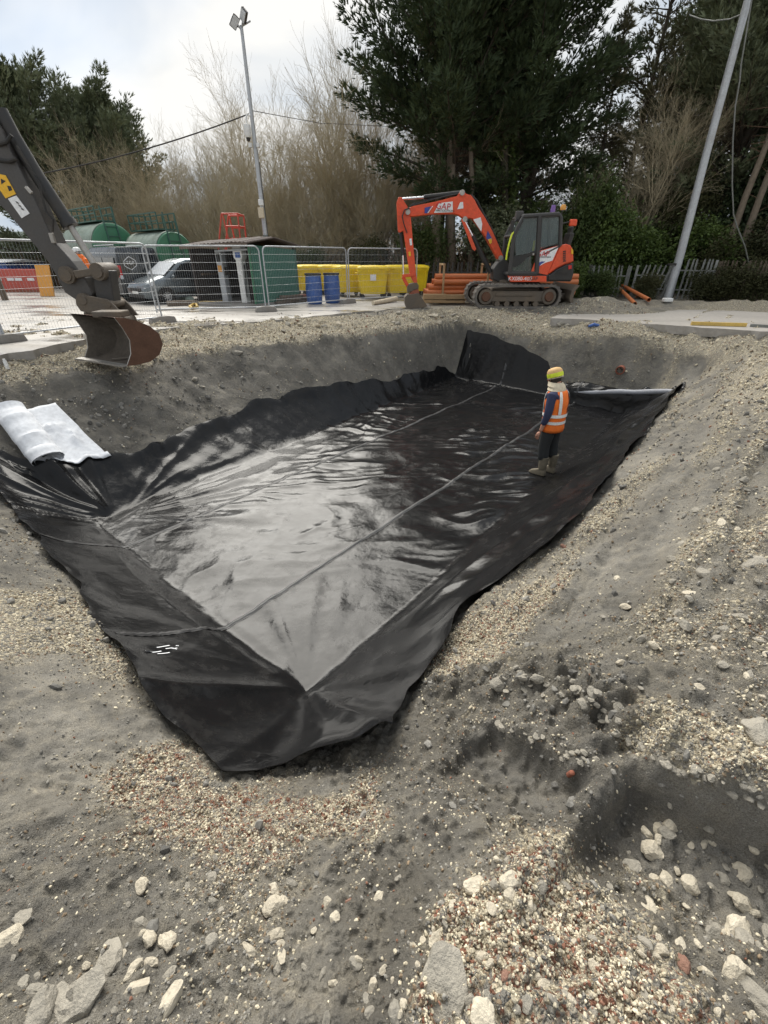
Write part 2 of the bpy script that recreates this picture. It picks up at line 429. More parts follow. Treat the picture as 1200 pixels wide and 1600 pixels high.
# ------------------------------------------------------------------ mesh building
class MB:
    """collects shapes (world or local coordinates) and links them as ONE mesh object"""
    def __init__(self, mtx=None):
        self.v = []; self.f = []; self.m = []; self.sm = []
        self.mtx = mtx
    def add(self, vs, fs, mi=0, smooth=False):
        o = len(self.v)
        if self.mtx is not None: vs = [self.mtx @ Vector(v) for v in vs]
        self.v += [tuple(map(float, v)) for v in vs]
        self.f += [tuple(i + o for i in f) for f in fs]
        self.m += [mi] * len(fs); self.sm += [smooth] * len(fs)
        return self
    def box(self, c, d, rot=None, mi=0):
        x, y, z = d[0] / 2, d[1] / 2, d[2] / 2
        vs = [Vector((a * x, b * y, e * z)) for e in (-1, 1) for a, b in ((-1, -1), (1, -1), (1, 1), (-1, 1))]
        if rot is not None: vs = [rot @ q for q in vs]
        c = Vector(c)
        return self.add([q + c for q in vs], [(3, 2, 1, 0), (4, 5, 6, 7), (0, 1, 5, 4), (1, 2, 6, 5), (2, 3, 7, 6), (3, 0, 4, 7)], mi)
    def bar(self, p, q, w_, h_=None, up=(0, 0, 1), mi=0):
        p, q = Vector(p), Vector(q); h_ = h_ or w_
        d = (q - p).normalized()
        r = d.cross(Vector(up))
        if r.length < 1e-4: r = d.cross(Vector((0, 1, 0)))
        r.normalize(); u = r.cross(d)
        vs = [e + r * a * w_ / 2 + u * b * h_ / 2 for e in (p, q) for a, b in ((-1, -1), (1, -1), (1, 1), (-1, 1))]
        return self.add(vs, [(3, 2, 1, 0), (4, 5, 6, 7), (0, 1, 5, 4), (1, 2, 6, 5), (2, 3, 7, 6), (3, 0, 4, 7)], mi)
    def tube(self, pts, r, n=8, cap=True, mi=0, smooth=True):
        pts = [Vector(p) for p in pts]
        rs = r if hasattr(r, '__len__') else [r] * len(pts)
        vs = []; fs = []; prev = None
        for i, p in enumerate(pts):
            d = (pts[min(i + 1, len(pts) - 1)] - pts[max(i - 1, 0)])
            d = d.normalized() if d.length > 1e-9 else Vector((0, 0, 1))
            if prev is None:
                a = d.orthogonal().normalized()
            else:
                a = prev - d * prev.dot(d)
                a = a.normalized() if a.length > 1e-6 else d.orthogonal().normalized()
            prev = a; b = d.cross(a)
            for k in range(n):
                t = 2 * math.pi * k / n
                vs.append(p + (a * math.cos(t) + b * math.sin(t)) * rs[i])
        for i in range(len(pts) - 1):
            for k in range(n):
                fs.append((i * n + k, i * n + (k + 1) % n, (i + 1) * n + (k + 1) % n, (i + 1) * n + k))
        self.add(vs, fs, mi, smooth)
        if cap and n > 2:
            o = len(self.v) - len(vs)
            self.f += [tuple(o + k for k in reversed(range(n))), tuple(o + (len(pts) - 1) * n + k for k in range(n))]
            self.m += [mi, mi]; self.sm += [False, False]
        return self
    def rings(self, rings, cap=True, mi=0, smooth=True, closed=True):
        n = len(rings[0]); vs = [q for r_ in rings for q in r_]; fs = []
        for i in range(len(rings) - 1):
            for k in range(n if closed else n - 1):
                fs.append((i * n + k, i * n + (k + 1) % n, (i + 1) * n + (k + 1) % n, (i + 1) * n + k))
        self.add(vs, fs, mi, smooth)
        if cap:
            o = len(self.v) - len(vs)
            self.f += [tuple(o + k for k in reversed(range(n))), tuple(o + (len(rings) - 1) * n + k for k in range(n))]
            self.m += [mi, mi]; self.sm += [False, False]
        return self
    def prism(self, poly, thick, o=(0, 0, 0), ux=(1, 0, 0), uy=(0, 0, 1), mi=0):
        """polygon in the plane (ux, uy), extruded half the thickness to each side"""
        ux, uy, o = Vector(ux), Vector(uy), Vector(o)
        nrm = ux.cross(uy).normalized()
        n = len(poly); a = [o + ux * p[0] + uy * p[1] for p in poly]
        vs = [p - nrm * thick / 2 for p in a] + [p + nrm * thick / 2 for p in a]
        fs = [tuple(reversed(range(n))), tuple(range(n, 2 * n))] + [(i, (i + 1) % n, n + (i + 1) % n, n + i) for i in range(n)]
        return self.add(vs, fs, mi)
    def quad(self, a, b, c, d, mi=0):
        return self.add([a, b, c, d], [(0, 1, 2, 3)], mi)
    def lathe(self, prof, c=(0, 0, 0), axis=(0, 0, 1), n=20, mi=0, cap=True):
        ax = Vector(axis).normalized(); a = ax.orthogonal().normalized(); b = ax.cross(a); c = Vector(c)
        rr = [[c + ax * h + (a * math.cos(2 * math.pi * k / n) + b * math.sin(2 * math.pi * k / n)) * r for k in range(n)] for r, h in prof]
        return self.rings(rr, cap, mi)
    def build(self, name, mat, parent=None, bevel=0, loc=(0, 0, 0)):
        me = bpy.data.meshes.new(name)
        off = Vector(loc)
        if parent is not None and parent.get('_world'):
            q = parent
            off = Vector((0, 0, 0))
            while q is not None:
                off += q.location; q = q.parent
        me.from_pydata([(x - off.x, y - off.y, z - off.z) for x, y, z in self.v], [], self.f)
        mats = mat if isinstance(mat, (list, tuple)) else [mat]
        for m_ in mats: me.materials.append(M[m_] if isinstance(m_, str) else m_)
        if len(mats) > 1: me.polygons.foreach_set('material_index', self.m)
        me.polygons.foreach_set('use_smooth', self.sm)
        if any(self.sm): me.set_sharp_from_angle(angle=.75)
        me.update()
        o = bpy.data.objects.new(name, me)
        COL.objects.link(o)
        o.location = loc if parent is None else (0, 0, 0)
        if parent is not None:
            o.parent = parent
            if parent.get('_world'): o['_world'] = 1
        if bevel:
            b = o.modifiers.new('bevel', 'BEVEL'); b.width = bevel; b.segments = 2; b.limit_method = 'ANGLE'; b.angle_limit = .6
        return o
def np_mesh(name, V, F, mat, parent=None, smooth=False, fs=4):
    me = bpy.data.meshes.new(name)
    V = np.asarray(V, np.float32); F = np.asarray(F, np.int32)
    me.vertices.add(len(V)); me.vertices.foreach_set('co', V.ravel())
    me.loops.add(F.size); me.loops.foreach_set('vertex_index', F.ravel())
    me.polygons.add(len(F))
    me.polygons.foreach_set('loop_start', np.arange(0, F.size, F.shape[1], dtype=np.int32))
    me.polygons.foreach_set('use_smooth', np.full(len(F), smooth))
    me.materials.append(M[mat] if isinstance(mat, str) else mat)
    me.update(calc_edges=True)
    o = bpy.data.objects.new(name, me); COL.objects.link(o)
    if parent is not None: o.parent = parent
    return o
def tag(o, label, cat, group=None):
    o['label'] = label; o['category'] = cat
    if group: o['group'] = group
    return o
def thing(name, label, cat, loc=(0, 0, 0), rz=0.0, group=None, world=False):
    o = bpy.data.objects.new(name, None); COL.objects.link(o)
    o.location = loc; o.rotation_euler = (0, 0, rz); o.empty_display_size = .1
    if world: o['_world'] = 1
    return tag(o, label, cat, group)
def struct(o, kind='structure'):
    o['kind'] = kind
    return o
def kids(o):
    return [c for c in bpy.data.objects if c.parent == o]
def copy_tree(o, parent=None):
    c = o.copy(); COL.objects.link(c)
    if parent is not None: c.parent = parent
    for ch in kids(o): copy_tree(ch, c)
    return c
def lettering(name, txt, size, mtx, mat, parent, ext=.002, align='CENTER'):
    cu = bpy.data.curves.new(name, 'FONT')
    cu.body = txt; cu.size = size; cu.extrude = ext; cu.align_x = align; cu.align_y = 'CENTER'
    cu.materials.append(M[mat])
    tmp = bpy.data.objects.new(name, cu)
    me = bpy.data.meshes.new_from_object(tmp)
    bpy.data.objects.remove(tmp)
    o = bpy.data.objects.new(name, me); COL.objects.link(o)
    o.parent = parent
    mtx = mtx.copy()
    if parent.get('_world'):
        q = parent
        while q is not None:
            mtx.translation -= q.location; q = q.parent
    o.matrix_basis = mtx
    return o

# ------------------------------------------------------------------ terrain
def zone_masks(x, y):
    """tan (pale limestone gravel), red (crushed brick in it), smooth (wiped clay), dark (wet clay) - by place on site"""
    s, w_ = to_sw(x, y)
    u = bank_u(s, w_)
    n1 = fbm(x * 1.3 + 5, y * 1.3, 4); n2 = fbm(x * .6 - 7, y * .6 + 3, 3)
    tan = np.full(np.shape(x), .36) + .26 * n1
    red = np.full(np.shape(x), .05); smooth = np.zeros(np.shape(x)); dark = np.zeros(np.shape(x))
    # pit banks: grey clay
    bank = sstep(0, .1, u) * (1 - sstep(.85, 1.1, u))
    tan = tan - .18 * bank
    # right bank: streaks of tan and grey that run along the pit
    rb = sstep(0.1, .5, -w_) * sstep(0.5, 1.8, s)
    st = perlin((w_ + .06 * s + .18 * perlin(s * .5, w_ * .5)) * 3.4, s * .28) + .6 * perlin(w_ * 8 + .5 * s, s * .45)
    tan = tan + rb * (.08 + .42 * st)
    smooth = np.maximum(smooth, rb * bank * np.clip(.45 - .8 * st, 0, .75))
    tan = tan + .65 * rb * sstep(.72, 1.05, u) * sstep(5.0, 8.0, s)            # pale crest further back
    # left and far banks: darker clay with a pale crest
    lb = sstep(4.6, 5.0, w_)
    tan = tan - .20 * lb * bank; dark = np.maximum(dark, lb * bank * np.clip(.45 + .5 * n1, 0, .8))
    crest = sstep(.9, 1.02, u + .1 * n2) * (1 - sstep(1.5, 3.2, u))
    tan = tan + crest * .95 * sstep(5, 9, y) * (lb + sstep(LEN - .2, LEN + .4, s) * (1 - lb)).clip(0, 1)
    fw = sstep(LEN, LEN + .2, s) * bank
    tan = tan + fw * (.0 + .25 * fbm(x * 2.1, y * 2.1 + 8, 3))
    # strip along the concrete and the heaps: brown grey
    # near left slope, wiped smooth by the bucket
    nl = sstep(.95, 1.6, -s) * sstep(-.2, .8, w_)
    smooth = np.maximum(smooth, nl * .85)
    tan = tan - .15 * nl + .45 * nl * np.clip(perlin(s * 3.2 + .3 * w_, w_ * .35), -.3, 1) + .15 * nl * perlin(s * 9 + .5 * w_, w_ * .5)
    for P, sf, dt, dr, ds, dd in ZONES:
        q = in_poly(x + min(.2, sf * 2) * fbm(x * 2.6, y * 2.6, 4), y + min(.2, sf * 2) * fbm(x * 2.6 + 40, y * 2.6, 4), P, sf * 1.6)
        tan = tan * (1 - q) + dt * q if dt is not None else tan
        red = red * (1 - q) + dr * q if dr is not None else red
        smooth = smooth * (1 - q) + ds * q if ds is not None else smooth
        dark = dark * (1 - q) + dd * q if dd is not None else dark
    d1, t1 = seg_dist(x, y, GROOVE1); d2, t2 = seg_dist(x, y, GROOVE2)
    for d_, t_, wd in ((-d1, t1, .24), (-d2, t2, .18)):
        g_ = sstep(-.01, .03, d_) * (1 - sstep(wd, wd + .08, d_)) * sstep(0, .04, t_) * (1 - sstep(.95, 1, t_))
        smooth = np.maximum(smooth, g_ * .7); tan = tan * (1 - g_); dark = np.maximum(dark, g_ * .18)
    tan = tan + .10 * fbm(x * 4, y * 4, 3) * (1 - smooth)
    dark = np.maximum(dark, np.clip(.75 * fbm(x * 1.1 + 21, y * 1.1 - 4, 4) - .05, 0, .6) * bank * (1 - sstep(.5, .9, tan)))
    return [np.clip(q, 0, 1) for q in (tan, red, smooth, dark)]
ZONES = [   # polygon, softness, tan, red, smooth, dark
    (castP([(-60, 930), (110, 915), (200, 1010), (215, 1050), (60, 1040), (-60, 1030)]), .12, .78, .08, 0, None),
    (castP([(-80, 1040), (215, 1055), (300, 1170), (200, 1260), (-80, 1300)]), .12, None, .02, .85, None),
    (castP([(200, 1190), (300, 1165), (400, 1240), (600, 1190), (640, 1250), (560, 1330), (330, 1350), (170, 1300)]), .10, .66, .62, 0, None),
    (castP([(640, 1040), (700, 985), (880, 885), (905, 890), (800, 1000), (700, 1060)]), .05, .88, .34, 0, None),
    (castP([(960, 1090), (1060, 1105), (1220, 1180), (1300, 1240), (1300, 1290), (1200, 1250), (1060, 1195), (985, 1150)]), .05, .92, .06, 0, None),
    (DARKZONE, .14, .22, .04, .0, .5),
    (castP([(730, 1330), (850, 1310), (1010, 1420), (1150, 1530), (1260, 1700), (760, 1700), (650, 1470)]), .09, .80, .60, 0, None),
    (castP([(810, 1285), (870, 1300), (1000, 1400), (1130, 1500), (1180, 1590), (1090, 1520), (950, 1420), (840, 1340)]), .04, .97, .02, 0, None),
    (castP([(620, 1210), (720, 1250), (760, 1320), (700, 1420), (640, 1500), (600, 1380)]), .08, .16, .08, .7, .3),
    (castP([(490, 1320), (540, 1330), (500, 1560), (420, 1640), (440, 1540)]), .05, .16, .05, .85, .1),
    (castP([(560, 1330), (640, 1340), (650, 1480), (720, 1640), (520, 1640)]), .10, .22, .06, .0, .5),
    (castP([(870, 1330), (1010, 1350), (1200, 1480), (1200, 1560), (1060, 1450)]), .07, .18, .06, .35, .55),
]
def pit_sheet():
    NR, NA = 660, 450
    r = np.concatenate([[0.05, .12], np.geomspace(0.2, 26, NR), np.geomspace(28, 900, 40)])
    a = np.concatenate([np.linspace(-1.5, 1.5, NA), np.linspace(1.5, 2 * np.pi - 1.5, 62)[1:-1]])
    R, A = np.meshgrid(r, a, indexing='ij')
    X = R * np.sin(A); Y = R * np.cos(A)
    z = ground(X, Y)
    n, k = R.shape
    V = np.stack([X, Y, z], -1).reshape(-1, 3)
    i = np.arange(n - 1)[:, None]; j = np.arange(k)[None, :]
    j2 = (j + 1) % k
    F = np.stack([i * k + j, i * k + j2, (i + 1) * k + j2, (i + 1) * k + j], -1).reshape(-1, 4)
    F = F[:, ::-1]
    o = np_mesh('ground', V, F, soil_mat(), smooth=True)
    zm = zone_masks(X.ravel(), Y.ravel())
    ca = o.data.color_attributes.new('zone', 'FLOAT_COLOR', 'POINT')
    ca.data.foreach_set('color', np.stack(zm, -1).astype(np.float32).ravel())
    struct(o)
    return o
def soil_mat():
    m, nt, p = new_mat('soil')
    L = nt.links.new
    at = N(nt, 'ShaderNodeAttribute'); at.attribute_name = 'zone'
    sp = N(nt, 'ShaderNodeSeparateColor'); L(at.outputs['Color'], sp.inputs[0])
    tan, red, smo, drk = sp.outputs[0], sp.outputs[1], sp.outputs[2], at.outputs['Alpha']
    g = N(nt, 'ShaderNodeNewGeometry')
    def noise(sc, det=4, ro=.6):
        n = N(nt, 'ShaderNodeTexNoise', Scale=sc, Detail=det, Roughness=ro); L(g.outputs['Position'], n.inputs['Vector']); return n.outputs[0]
    def voro(sc):
        n = N(nt, 'ShaderNodeTexVoronoi', Scale=sc); L(g.outputs['Position'], n.inputs['Vector']); return n
    big, mid, fine, grain = noise(1.7, 5), noise(9, 6, .7), noise(42, 5, .7), noise(190, 3, .7)
    clay = mixc(nt, mrange(nt, big, .3, .7), (.092, .088, .080), (.30, .282, .245))
    clay = mixc(nt, mrange(nt, mid, .46, .68, 0, .6), clay, (.37, .333, .262))
    clay = mixc(nt, drk, clay, (.085, .080, .072))
    clay = mixc(nt, mrange(nt, grain, .40, .62, 0, .6), clay, (.070, .064, .055))
    # grit: two sizes of small stones, each cell with its own tone
    def stones(sc):
        v = voro(sc)
        s2 = N(nt, 'ShaderNodeSeparateColor'); L(v.outputs['Color'], s2.inputs[0])
        c = mixc(nt, mrange(nt, s2.outputs[0], .15, .85), (.33, .275, .19), (.74, .66, .49))
        isgrey = mrange(nt, s2.outputs[1], .50, .58); c = mixc(nt, isgrey, c, (.26, .245, .215))
        redlim = math_(nt, 'MULTIPLY', red, .34)
        isred = math_(nt, 'LESS_THAN', s2.outputs[2], redlim); c = mixc(nt, isred, c, (.27, .13, .085))
        return c, v.outputs['Distance'], s2.outputs[0]
    c1, d1, r1 = stones(120); c2, d2, r2 = stones(46)
    grit = mixc(nt, mrange(nt, noise(16, 3), .42, .58), c1, c2)
    # how much grit shows: tan mask broken up by noise at several scales
    cov = math_(nt, 'ADD', math_(nt, 'MULTIPLY', tan, 1.25), math_(nt, 'ADD', math_(nt, 'MULTIPLY', math_(nt, 'SUBTRACT', fine, .5), 1.1), math_(nt, 'MULTIPLY', math_(nt, 'SUBTRACT', mid, .5), .9)))
    covm = mrange(nt, cov, .38, .74)
    covm = math_(nt, 'MULTIPLY', covm, mrange(nt, smo, 0, 1, 1, .45))
    dust = mixc(nt, mrange(nt, tan, .1, .8, 0, .55), clay, (.37, .325, .245))
    dust = mixc(nt, mrange(nt, math_(nt, 'ADD', tan, math_(nt, 'MULTIPLY', math_(nt, 'SUBTRACT', mid, .5), .6)), .62, 1.0, 0, .8), dust, (.60, .52, .365))
    col = mixc(nt, covm, dust, grit)
    L(col, p.inputs['Base Color'])
    L(mrange(nt, drk, 0, 1, .95, .75), p.inputs['Roughness'])
    p.inputs['Specular IOR Level'].default_value = .2
    # relief
    h = math_(nt, 'ADD', math_(nt, 'MULTIPLY', mid, .9), math_(nt, 'MULTIPLY', fine, .55))
    h = math_(nt, 'ADD', h, math_(nt, 'MULTIPLY', grain, .18))
    gs = math_(nt, 'ADD', math_(nt, 'MULTIPLY', d1, -.45), math_(nt, 'MULTIPLY', d2, -.8))
    h = math_(nt, 'ADD', h, math_(nt, 'MULTIPLY', gs, covm))
    h = math_(nt, 'MULTIPLY', h, mrange(nt, smo, 0, 1, 1, .3))
    b = N(nt, 'ShaderNodeBump', Strength=1.0, Distance=.045); L(h, b.inputs['Height']); L(b.outputs[0], p.inputs['Normal'])
    return m
GROUND = pit_sheet()

# ------------------------------------------------------------------ concrete yard
def concrete_mat(name, c0, c1, wet):
    m, nt, p = new_mat(name); L = nt.links.new
    g = N(nt, 'ShaderNodeNewGeometry')
    mp_ = N(nt, 'ShaderNodeMapping'); mp_.inputs['Scale'].default_value = (.35, 1, 1); L(g.outputs['Position'], mp_.inputs['Vector'])
    a = N(nt, 'ShaderNodeTexNoise', Scale=.8, Detail=6, Roughness=.62, Distortion=.6); L(mp_.outputs[0], a.inputs['Vector'])
    b = N(nt, 'ShaderNodeTexNoise', Scale=9, Detail=6, Roughness=.7); L(g.outputs['Position'], b.inputs['Vector'])
    c = mixc(nt, mrange(nt, b.outputs[0], .3, .7), c0, c1)
    c = mixc(nt, mrange(nt, a.outputs[0], .45, .7, 0, .55), c, [x * .55 for x in c0])
    L(c, p.inputs['Base Color'])
    L(mrange(nt, a.outputs[0], .40, .62, .85, .85 - .72 * wet), p.inputs['Roughness'])
    bn = N(nt, 'ShaderNodeBump', Strength=.4, Distance=.01); L(b.outputs[0], bn.inputs['Height']); L(bn.outputs[0], p.inputs['Normal'])
    return m
def slab(name, P, top, depth, mat, jag=()):
    """a slab whose edge is broken where asked"""
    P = [np.array(p[:2], float) for p in P]
    Q = []
    for i in range(len(P)):
        a, b = P[i], P[(i + 1) % len(P)]
        Q.append(a)
        if i in jag:
            n = max(2, int(np.hypot(*(b - a)) / .16))
            nn = np.array([b[1] - a[1], a[0] - b[0]]) / np.hypot(*(b - a))
            for k in range(1, n):
                q = a + (b - a) * k / n
                Q.append(q + nn * (.14 * float(fbm(q[0] * 1.7, q[1] * 1.7, 3)) + random.uniform(-.03, .03)))
    mb = MB()
    n = len(Q)
    vs = [(q[0], q[1], top) for q in Q] + [(q[0] + random.uniform(-.03, .03), q[1] + random.uniform(-.03, .03), top - depth) for q in Q]
    mb.add(vs, [tuple(range(n))] + [(i, n + i, n + (i + 1) % n, (i + 1) % n) for i in range(n)])
    o = mb.build(name, mat)
    # face up
    me = o.data
    if me.polygons[0].normal.z < 0: me.flip_normals()
    return struct(o)
YARD_Z = 0.20
yard_edge = [PZ(u, v, YARD_Z) for u, v in [(-400, 640), (-150, 580), (0, 555), (130, 531), (250, 514), (330, 508), (440, 499), (500, 493), (560, 487), (640, 481)]]
slab('concrete_yard', [(-40, 4.0)] + [tuple(p) for p in yard_edge[0:]] + [(2.2, 21.5), (-4.0, 27), (-40, 34)], YARD_Z, .24,
     concrete_mat('wet_concrete', (.27, .25, .225), (.36, .335, .30), 1.0), jag=range(1, 11))
path_edge = [PZ(u, v, .19) for u, v in [(860, 498), (930, 501), (1060, 510), (1200, 519), (1400, 533)]]
path_far = [PZ(u, v, .19) for u, v in [(1500, 497), (1200, 489), (1040, 481), (930, 482), (890, 485)]]
slab('concrete_path', path_edge + path_far, .205, .2, concrete_mat('dry_concrete', (.30, .275, .245), (.40, .37, .33), .12), jag=range(0, 4))

# ------------------------------------------------------------------ membrane
def liner_sw(P, Q):
    """Coons patch: P along the pit 0..1 (near to far), Q across 0..1 (left to right)"""
    n_, r_, l_, f_ = polyf(L_NEAR)(Q), polyf(L_RIGHT)(P), polyf(L_LEFT)(P), polyf(L_FAR)(Q)
    c00, c01, c10, c11 = [np.array(q) for q in (L_NEAR[0], L_NEAR[-1], L_FAR[0], L_FAR[-1])]
    P_ = P[..., None]; Q_ = Q[..., None]
    return (1 - P_) * n_ + P_ * f_ + (1 - Q_) * l_ + Q_ * r_ - ((1 - P_) * (1 - Q_) * c00 + (1 - P_) * Q_ * c01 + P_ * (1 - Q_) * c10 + P_ * Q_ * c11)
def smax(a, b, k):
    h = np.clip(.5 + .5 * (a - b) / k, 0, 1)
    return b * (1 - h) + a * h + k * h * (1 - h)
def fan(s, w_, cs, cw, a0, a1, n, amp, r1=2.2, seed=0.0):
    """creases that radiate from a corner of the floor"""
    dx = s - cs; dw = w_ - cw; r = np.hypot(dx, dw)
    an = np.arctan2(dw, dx)
    an = (an - (a0 + a1) / 2 + np.pi) % (2 * np.pi) - np.pi
    half = abs(a1 - a0) / 2
    win = sstep(half, half * .75, np.abs(an))
    wv = 1.1 * (1 - np.abs(perlin(an * n / (2 * half) + seed, seed * 3.1 + .35 * r)) * 2.2) + .4 * perlin(an * n / half + seed, r * .8)
    return amp * win * wv * sstep(.05, .9, r) * (1 - sstep(r1 * .6, r1, r))
def liner_h(s, w_):
    x, y = from_sw(s, w_)
    h = base_h(s, w_)
    u = bank_u(s, w_)
    fl = 1 - sstep(.0, .18, u)
    edge = np.maximum(w_ - (4.5 + .05 * np.clip(s, 0, 11)), 0)
    # the sheet spans the foot of the banks in a soft curve
    h = smax(h, FLOOR + .03 + 0 * s, .06) + .02
    # folded-over lip that lies in front of the right half of the far wall
    lip = sstep(1.9, 1.35, w_) * sstep(-1.3, -.9, w_)
    zl = FLOOR + (.36 + .05 * (1.9 - w_)) * sstep(10.62, 10.70, s) + .02 * perlin(w_ * 2, 1.7) 
    zl = np.where(s > 10.95, zl - .10 * (s - 10.95) / .3, zl)
    h = np.where((s > 10.3), h * (1 - lip) + zl * lip, h)
    # floor: lazy swells, cross wrinkles, small creases
    wx = x + .35 * perlin(x * .7, y * .7); wy = y + .35 * perlin(x * .7 + 9, y * .7)
    calm = (.30 + .70 * sstep(-.25, .35, fbm(s * .42 + 3.3, w_ * .5 + 1.7, 2))) * (.28 + .72 * sstep(.6, 4.2, s + .5 * perlin(w_ * .8, s * .5)))
    h = h + fl * (.020 * perlin(s * .9, w_ * .9) + .012 * perlin(s * 2.1, w_ * 2.1))
    def crease(p, q, sh): return np.clip(1 - np.abs(perlin(p, q)) / sh, 0, 1) ** 1.25
    cr = crease(wx * .60, wy * 2.0, .55); cr2 = crease(wx * 1.25 + 7, wy * 4.2, .5); cr3 = crease(s * 1.1 + .9 * w_ + 4, w_ * 1.4 - .8 * s, .35)
    patch = sstep(-.15, .35, perlin(s * .55 + 2, w_ * .7 + 8))
    h = h + fl * calm * (.034 * cr + .020 * cr2 * patch)
    h = h + fl * .012 * cr3 * sstep(0, .4, perlin(s * .8, w_ * .8 + 5))
    h = h + fl * calm * .008 * perlin(wx * 3.1, wy * 6.5)
    # stretched creases on the left side of the floor
    lf = sstep(2.6, 4.6, w_) * fl
    h = h + lf * (.018 * perlin((w_ * 3.2 + .35 * s), s * .55) + .02 * np.clip(ridge(w_ * 2.1 - .5 * s, s * .5) - .5, 0, 1))
    # corners
    h = h + fan(s, w_, .25, 4.45, 1.2, 3.6, 7, .075, 2.4, 1.3)
    h = h + fan(s, w_, .25, 4.45, -1.2, .9, 9, .028, 3.0, 5.3)
    h = h + fan(s, w_, 0, 0, 2.6, 5.4, 6, .035, 2.2, 2.6)
    h = h + fan(s, w_, 0, 0, .3, 2.4, 6, .016, 1.8, 8.6)
    h = h + fan(s, w_, 10.7, 4.7, 0, 6.28, 16, .030, 1.6, 4.1)
    # flaps on the banks
    fb = sstep(.03, .22, u)
    lw = sstep(4.6, 5.0, w_) * sstep(.2, .8, s)
    h = h + lw * fb * (.050 * np.clip(ridge(s * 1.0 + 2, .3 * w_) - .5, 0, 1) + .03 * perlin(s * 3.1 + .8 * w_, w_ * .8))
    rw = sstep(-.1, -.5, w_)
    h = h + rw * fb * (.035 * perlin(s * 1.3 + .9 * w_, w_ * 1.2) + .018 * perlin(s * 3.3 - 1.5 * w_, w_ * 2))
    nw = sstep(-.1, -.4, s)
    h = h + nw * fb * (.020 * perlin(w_ * 1.2 + .9 * s, s) + .010 * perlin(w_ * 3.1, s * 3.1 - .7 * w_))
    def tent(P, A, wd):
        d, tt = seg_dist(s, w_, P)
        return A * np.exp(-np.abs(d) / wd) * sstep(0, .15, tt)
    h = h + tent([(0, 0), (-.5, .18), (-1.2, .45)], .085, .16) + tent([(0, 0), (-.2, -.6), (-.42, -1.35)], .10, .14) - tent([(0, 0), (-.5, -.35), (-1.0, -.75)], .03, .12)
    h = h + tent([(.2, 4.5), (-.4, 5.0), (-.9, 5.6)], .09, .16) + tent([(.2, 4.5), (.05, 5.1), (-.1, 5.7)], .07, .12) - tent([(.2, 4.5), (-.5, 4.3), (-1.0, 4.0)], -.05, .14)
    h = h + tent([(-.12, 3.9), (-.3, 2.6), (-.25, 1.2), (-.12, .3)], .04, .14)
    rr_ = sstep(-.1, -.4, w_) * sstep(.3, 1.2, s)
    h = h + rr_ * (.080 * crease(w_ * 1.5 + .22 * s + .3 * perlin(s * .5, 1.3), s * .2, .6) + .022 * crease(s * .9 + 1.3 * w_, w_ * 1.4 - .2 * s, .5))
    # far flap: two panels with an upright pleat
    ff = sstep(10.95, 11.1, s) * sstep(1.9, 2.3, w_)
    h = h + ff * (.05 * perlin(w_ * 2.3, 1.1))
    # welded seams
    for ws in (1.2, 3.5):
        h = h + .006 * np.exp(-((w_ - ws - .02 * perlin(s * .5, ws)) / .03) ** 2)
    return h
def seam_w(ws, s): return ws + .02 * perlin(s * .5, ws + 0 * s)
def rim_lift(P, Q, s, w_):
    """cut edge: stands off the soil, with drooping scallops"""
    d = np.minimum(np.minimum(P * 12, (1 - P) * 12), np.minimum(Q * 7, (1 - Q) * 7))
    e = np.exp(-(d / .16) ** 2)
    l = e * (.065 + .075 * perlin(s * 1.25 + 3, w_ * 1.25) + .02 * perlin(s * 4, w_ * 4))
    tip = np.exp(-(((s + .55) / .3) ** 2 + ((w_ + .85) / .22) ** 2))          # raised pleat at the near corner
    tip2 = np.exp(-(((s + .32) / .16) ** 2 + ((w_ + 1.2) / .2) ** 2))
    notch = np.exp(-(((s - 1.0) / .30) ** 2 + ((w_ + .92) / .16) ** 2))
    return l + .10 * tip + .05 * tip2 + .10 * notch
def liner_mat():
    m, nt, p = new_mat('black_membrane'); L = nt.links.new
    g = N(nt, 'ShaderNodeNewGeometry')
    def noise(sc, det=4, ro=.6, map_=None):
        n = N(nt, 'ShaderNodeTexNoise', Scale=sc, Detail=det, Roughness=ro); L(g.outputs['Position'], n.inputs['Vector']); return n.outputs[0]
    a, b, c, d = noise(.9, 5), noise(6, 5, .65), noise(130, 2), noise(2.3, 4)
    dirt = math_(nt, 'MULTIPLY', mrange(nt, b, .48, .75), mrange(nt, a, .42, .66))
    col = mixc(nt, math_(nt, 'MULTIPLY', dirt, .07), (.0085, .0085, .009), (.16, .145, .125))
    spk = math_(nt, 'MULTIPLY', mrange(nt, c, .735, .76), mrange(nt, d, .42, .6))
    col = mixc(nt, math_(nt, 'MULTIPLY', spk, .5), col, (.40, .37, .32))
    L(col, p.inputs['Base Color'])
    L(math_(nt, 'ADD', mrange(nt, b, .3, .75, .17, .25), math_(nt, 'MULTIPLY', dirt, .22)), p.inputs['Roughness'])
    p.inputs['Specular IOR Level'].default_value = .22
    bn = N(nt, 'ShaderNodeBump', Strength=.35, Distance=.02); L(noise(7, 3, .5), bn.inputs['Height']); L(bn.outputs[0], p.inputs['Normal'])
    return m
M['membrane'] = liner_mat()
M['seam'] = paint('welded_seam', (.020, .020, .021), .42, dirt=.5, dcol=(.075, .072, .068), scale=14, spec=.6)
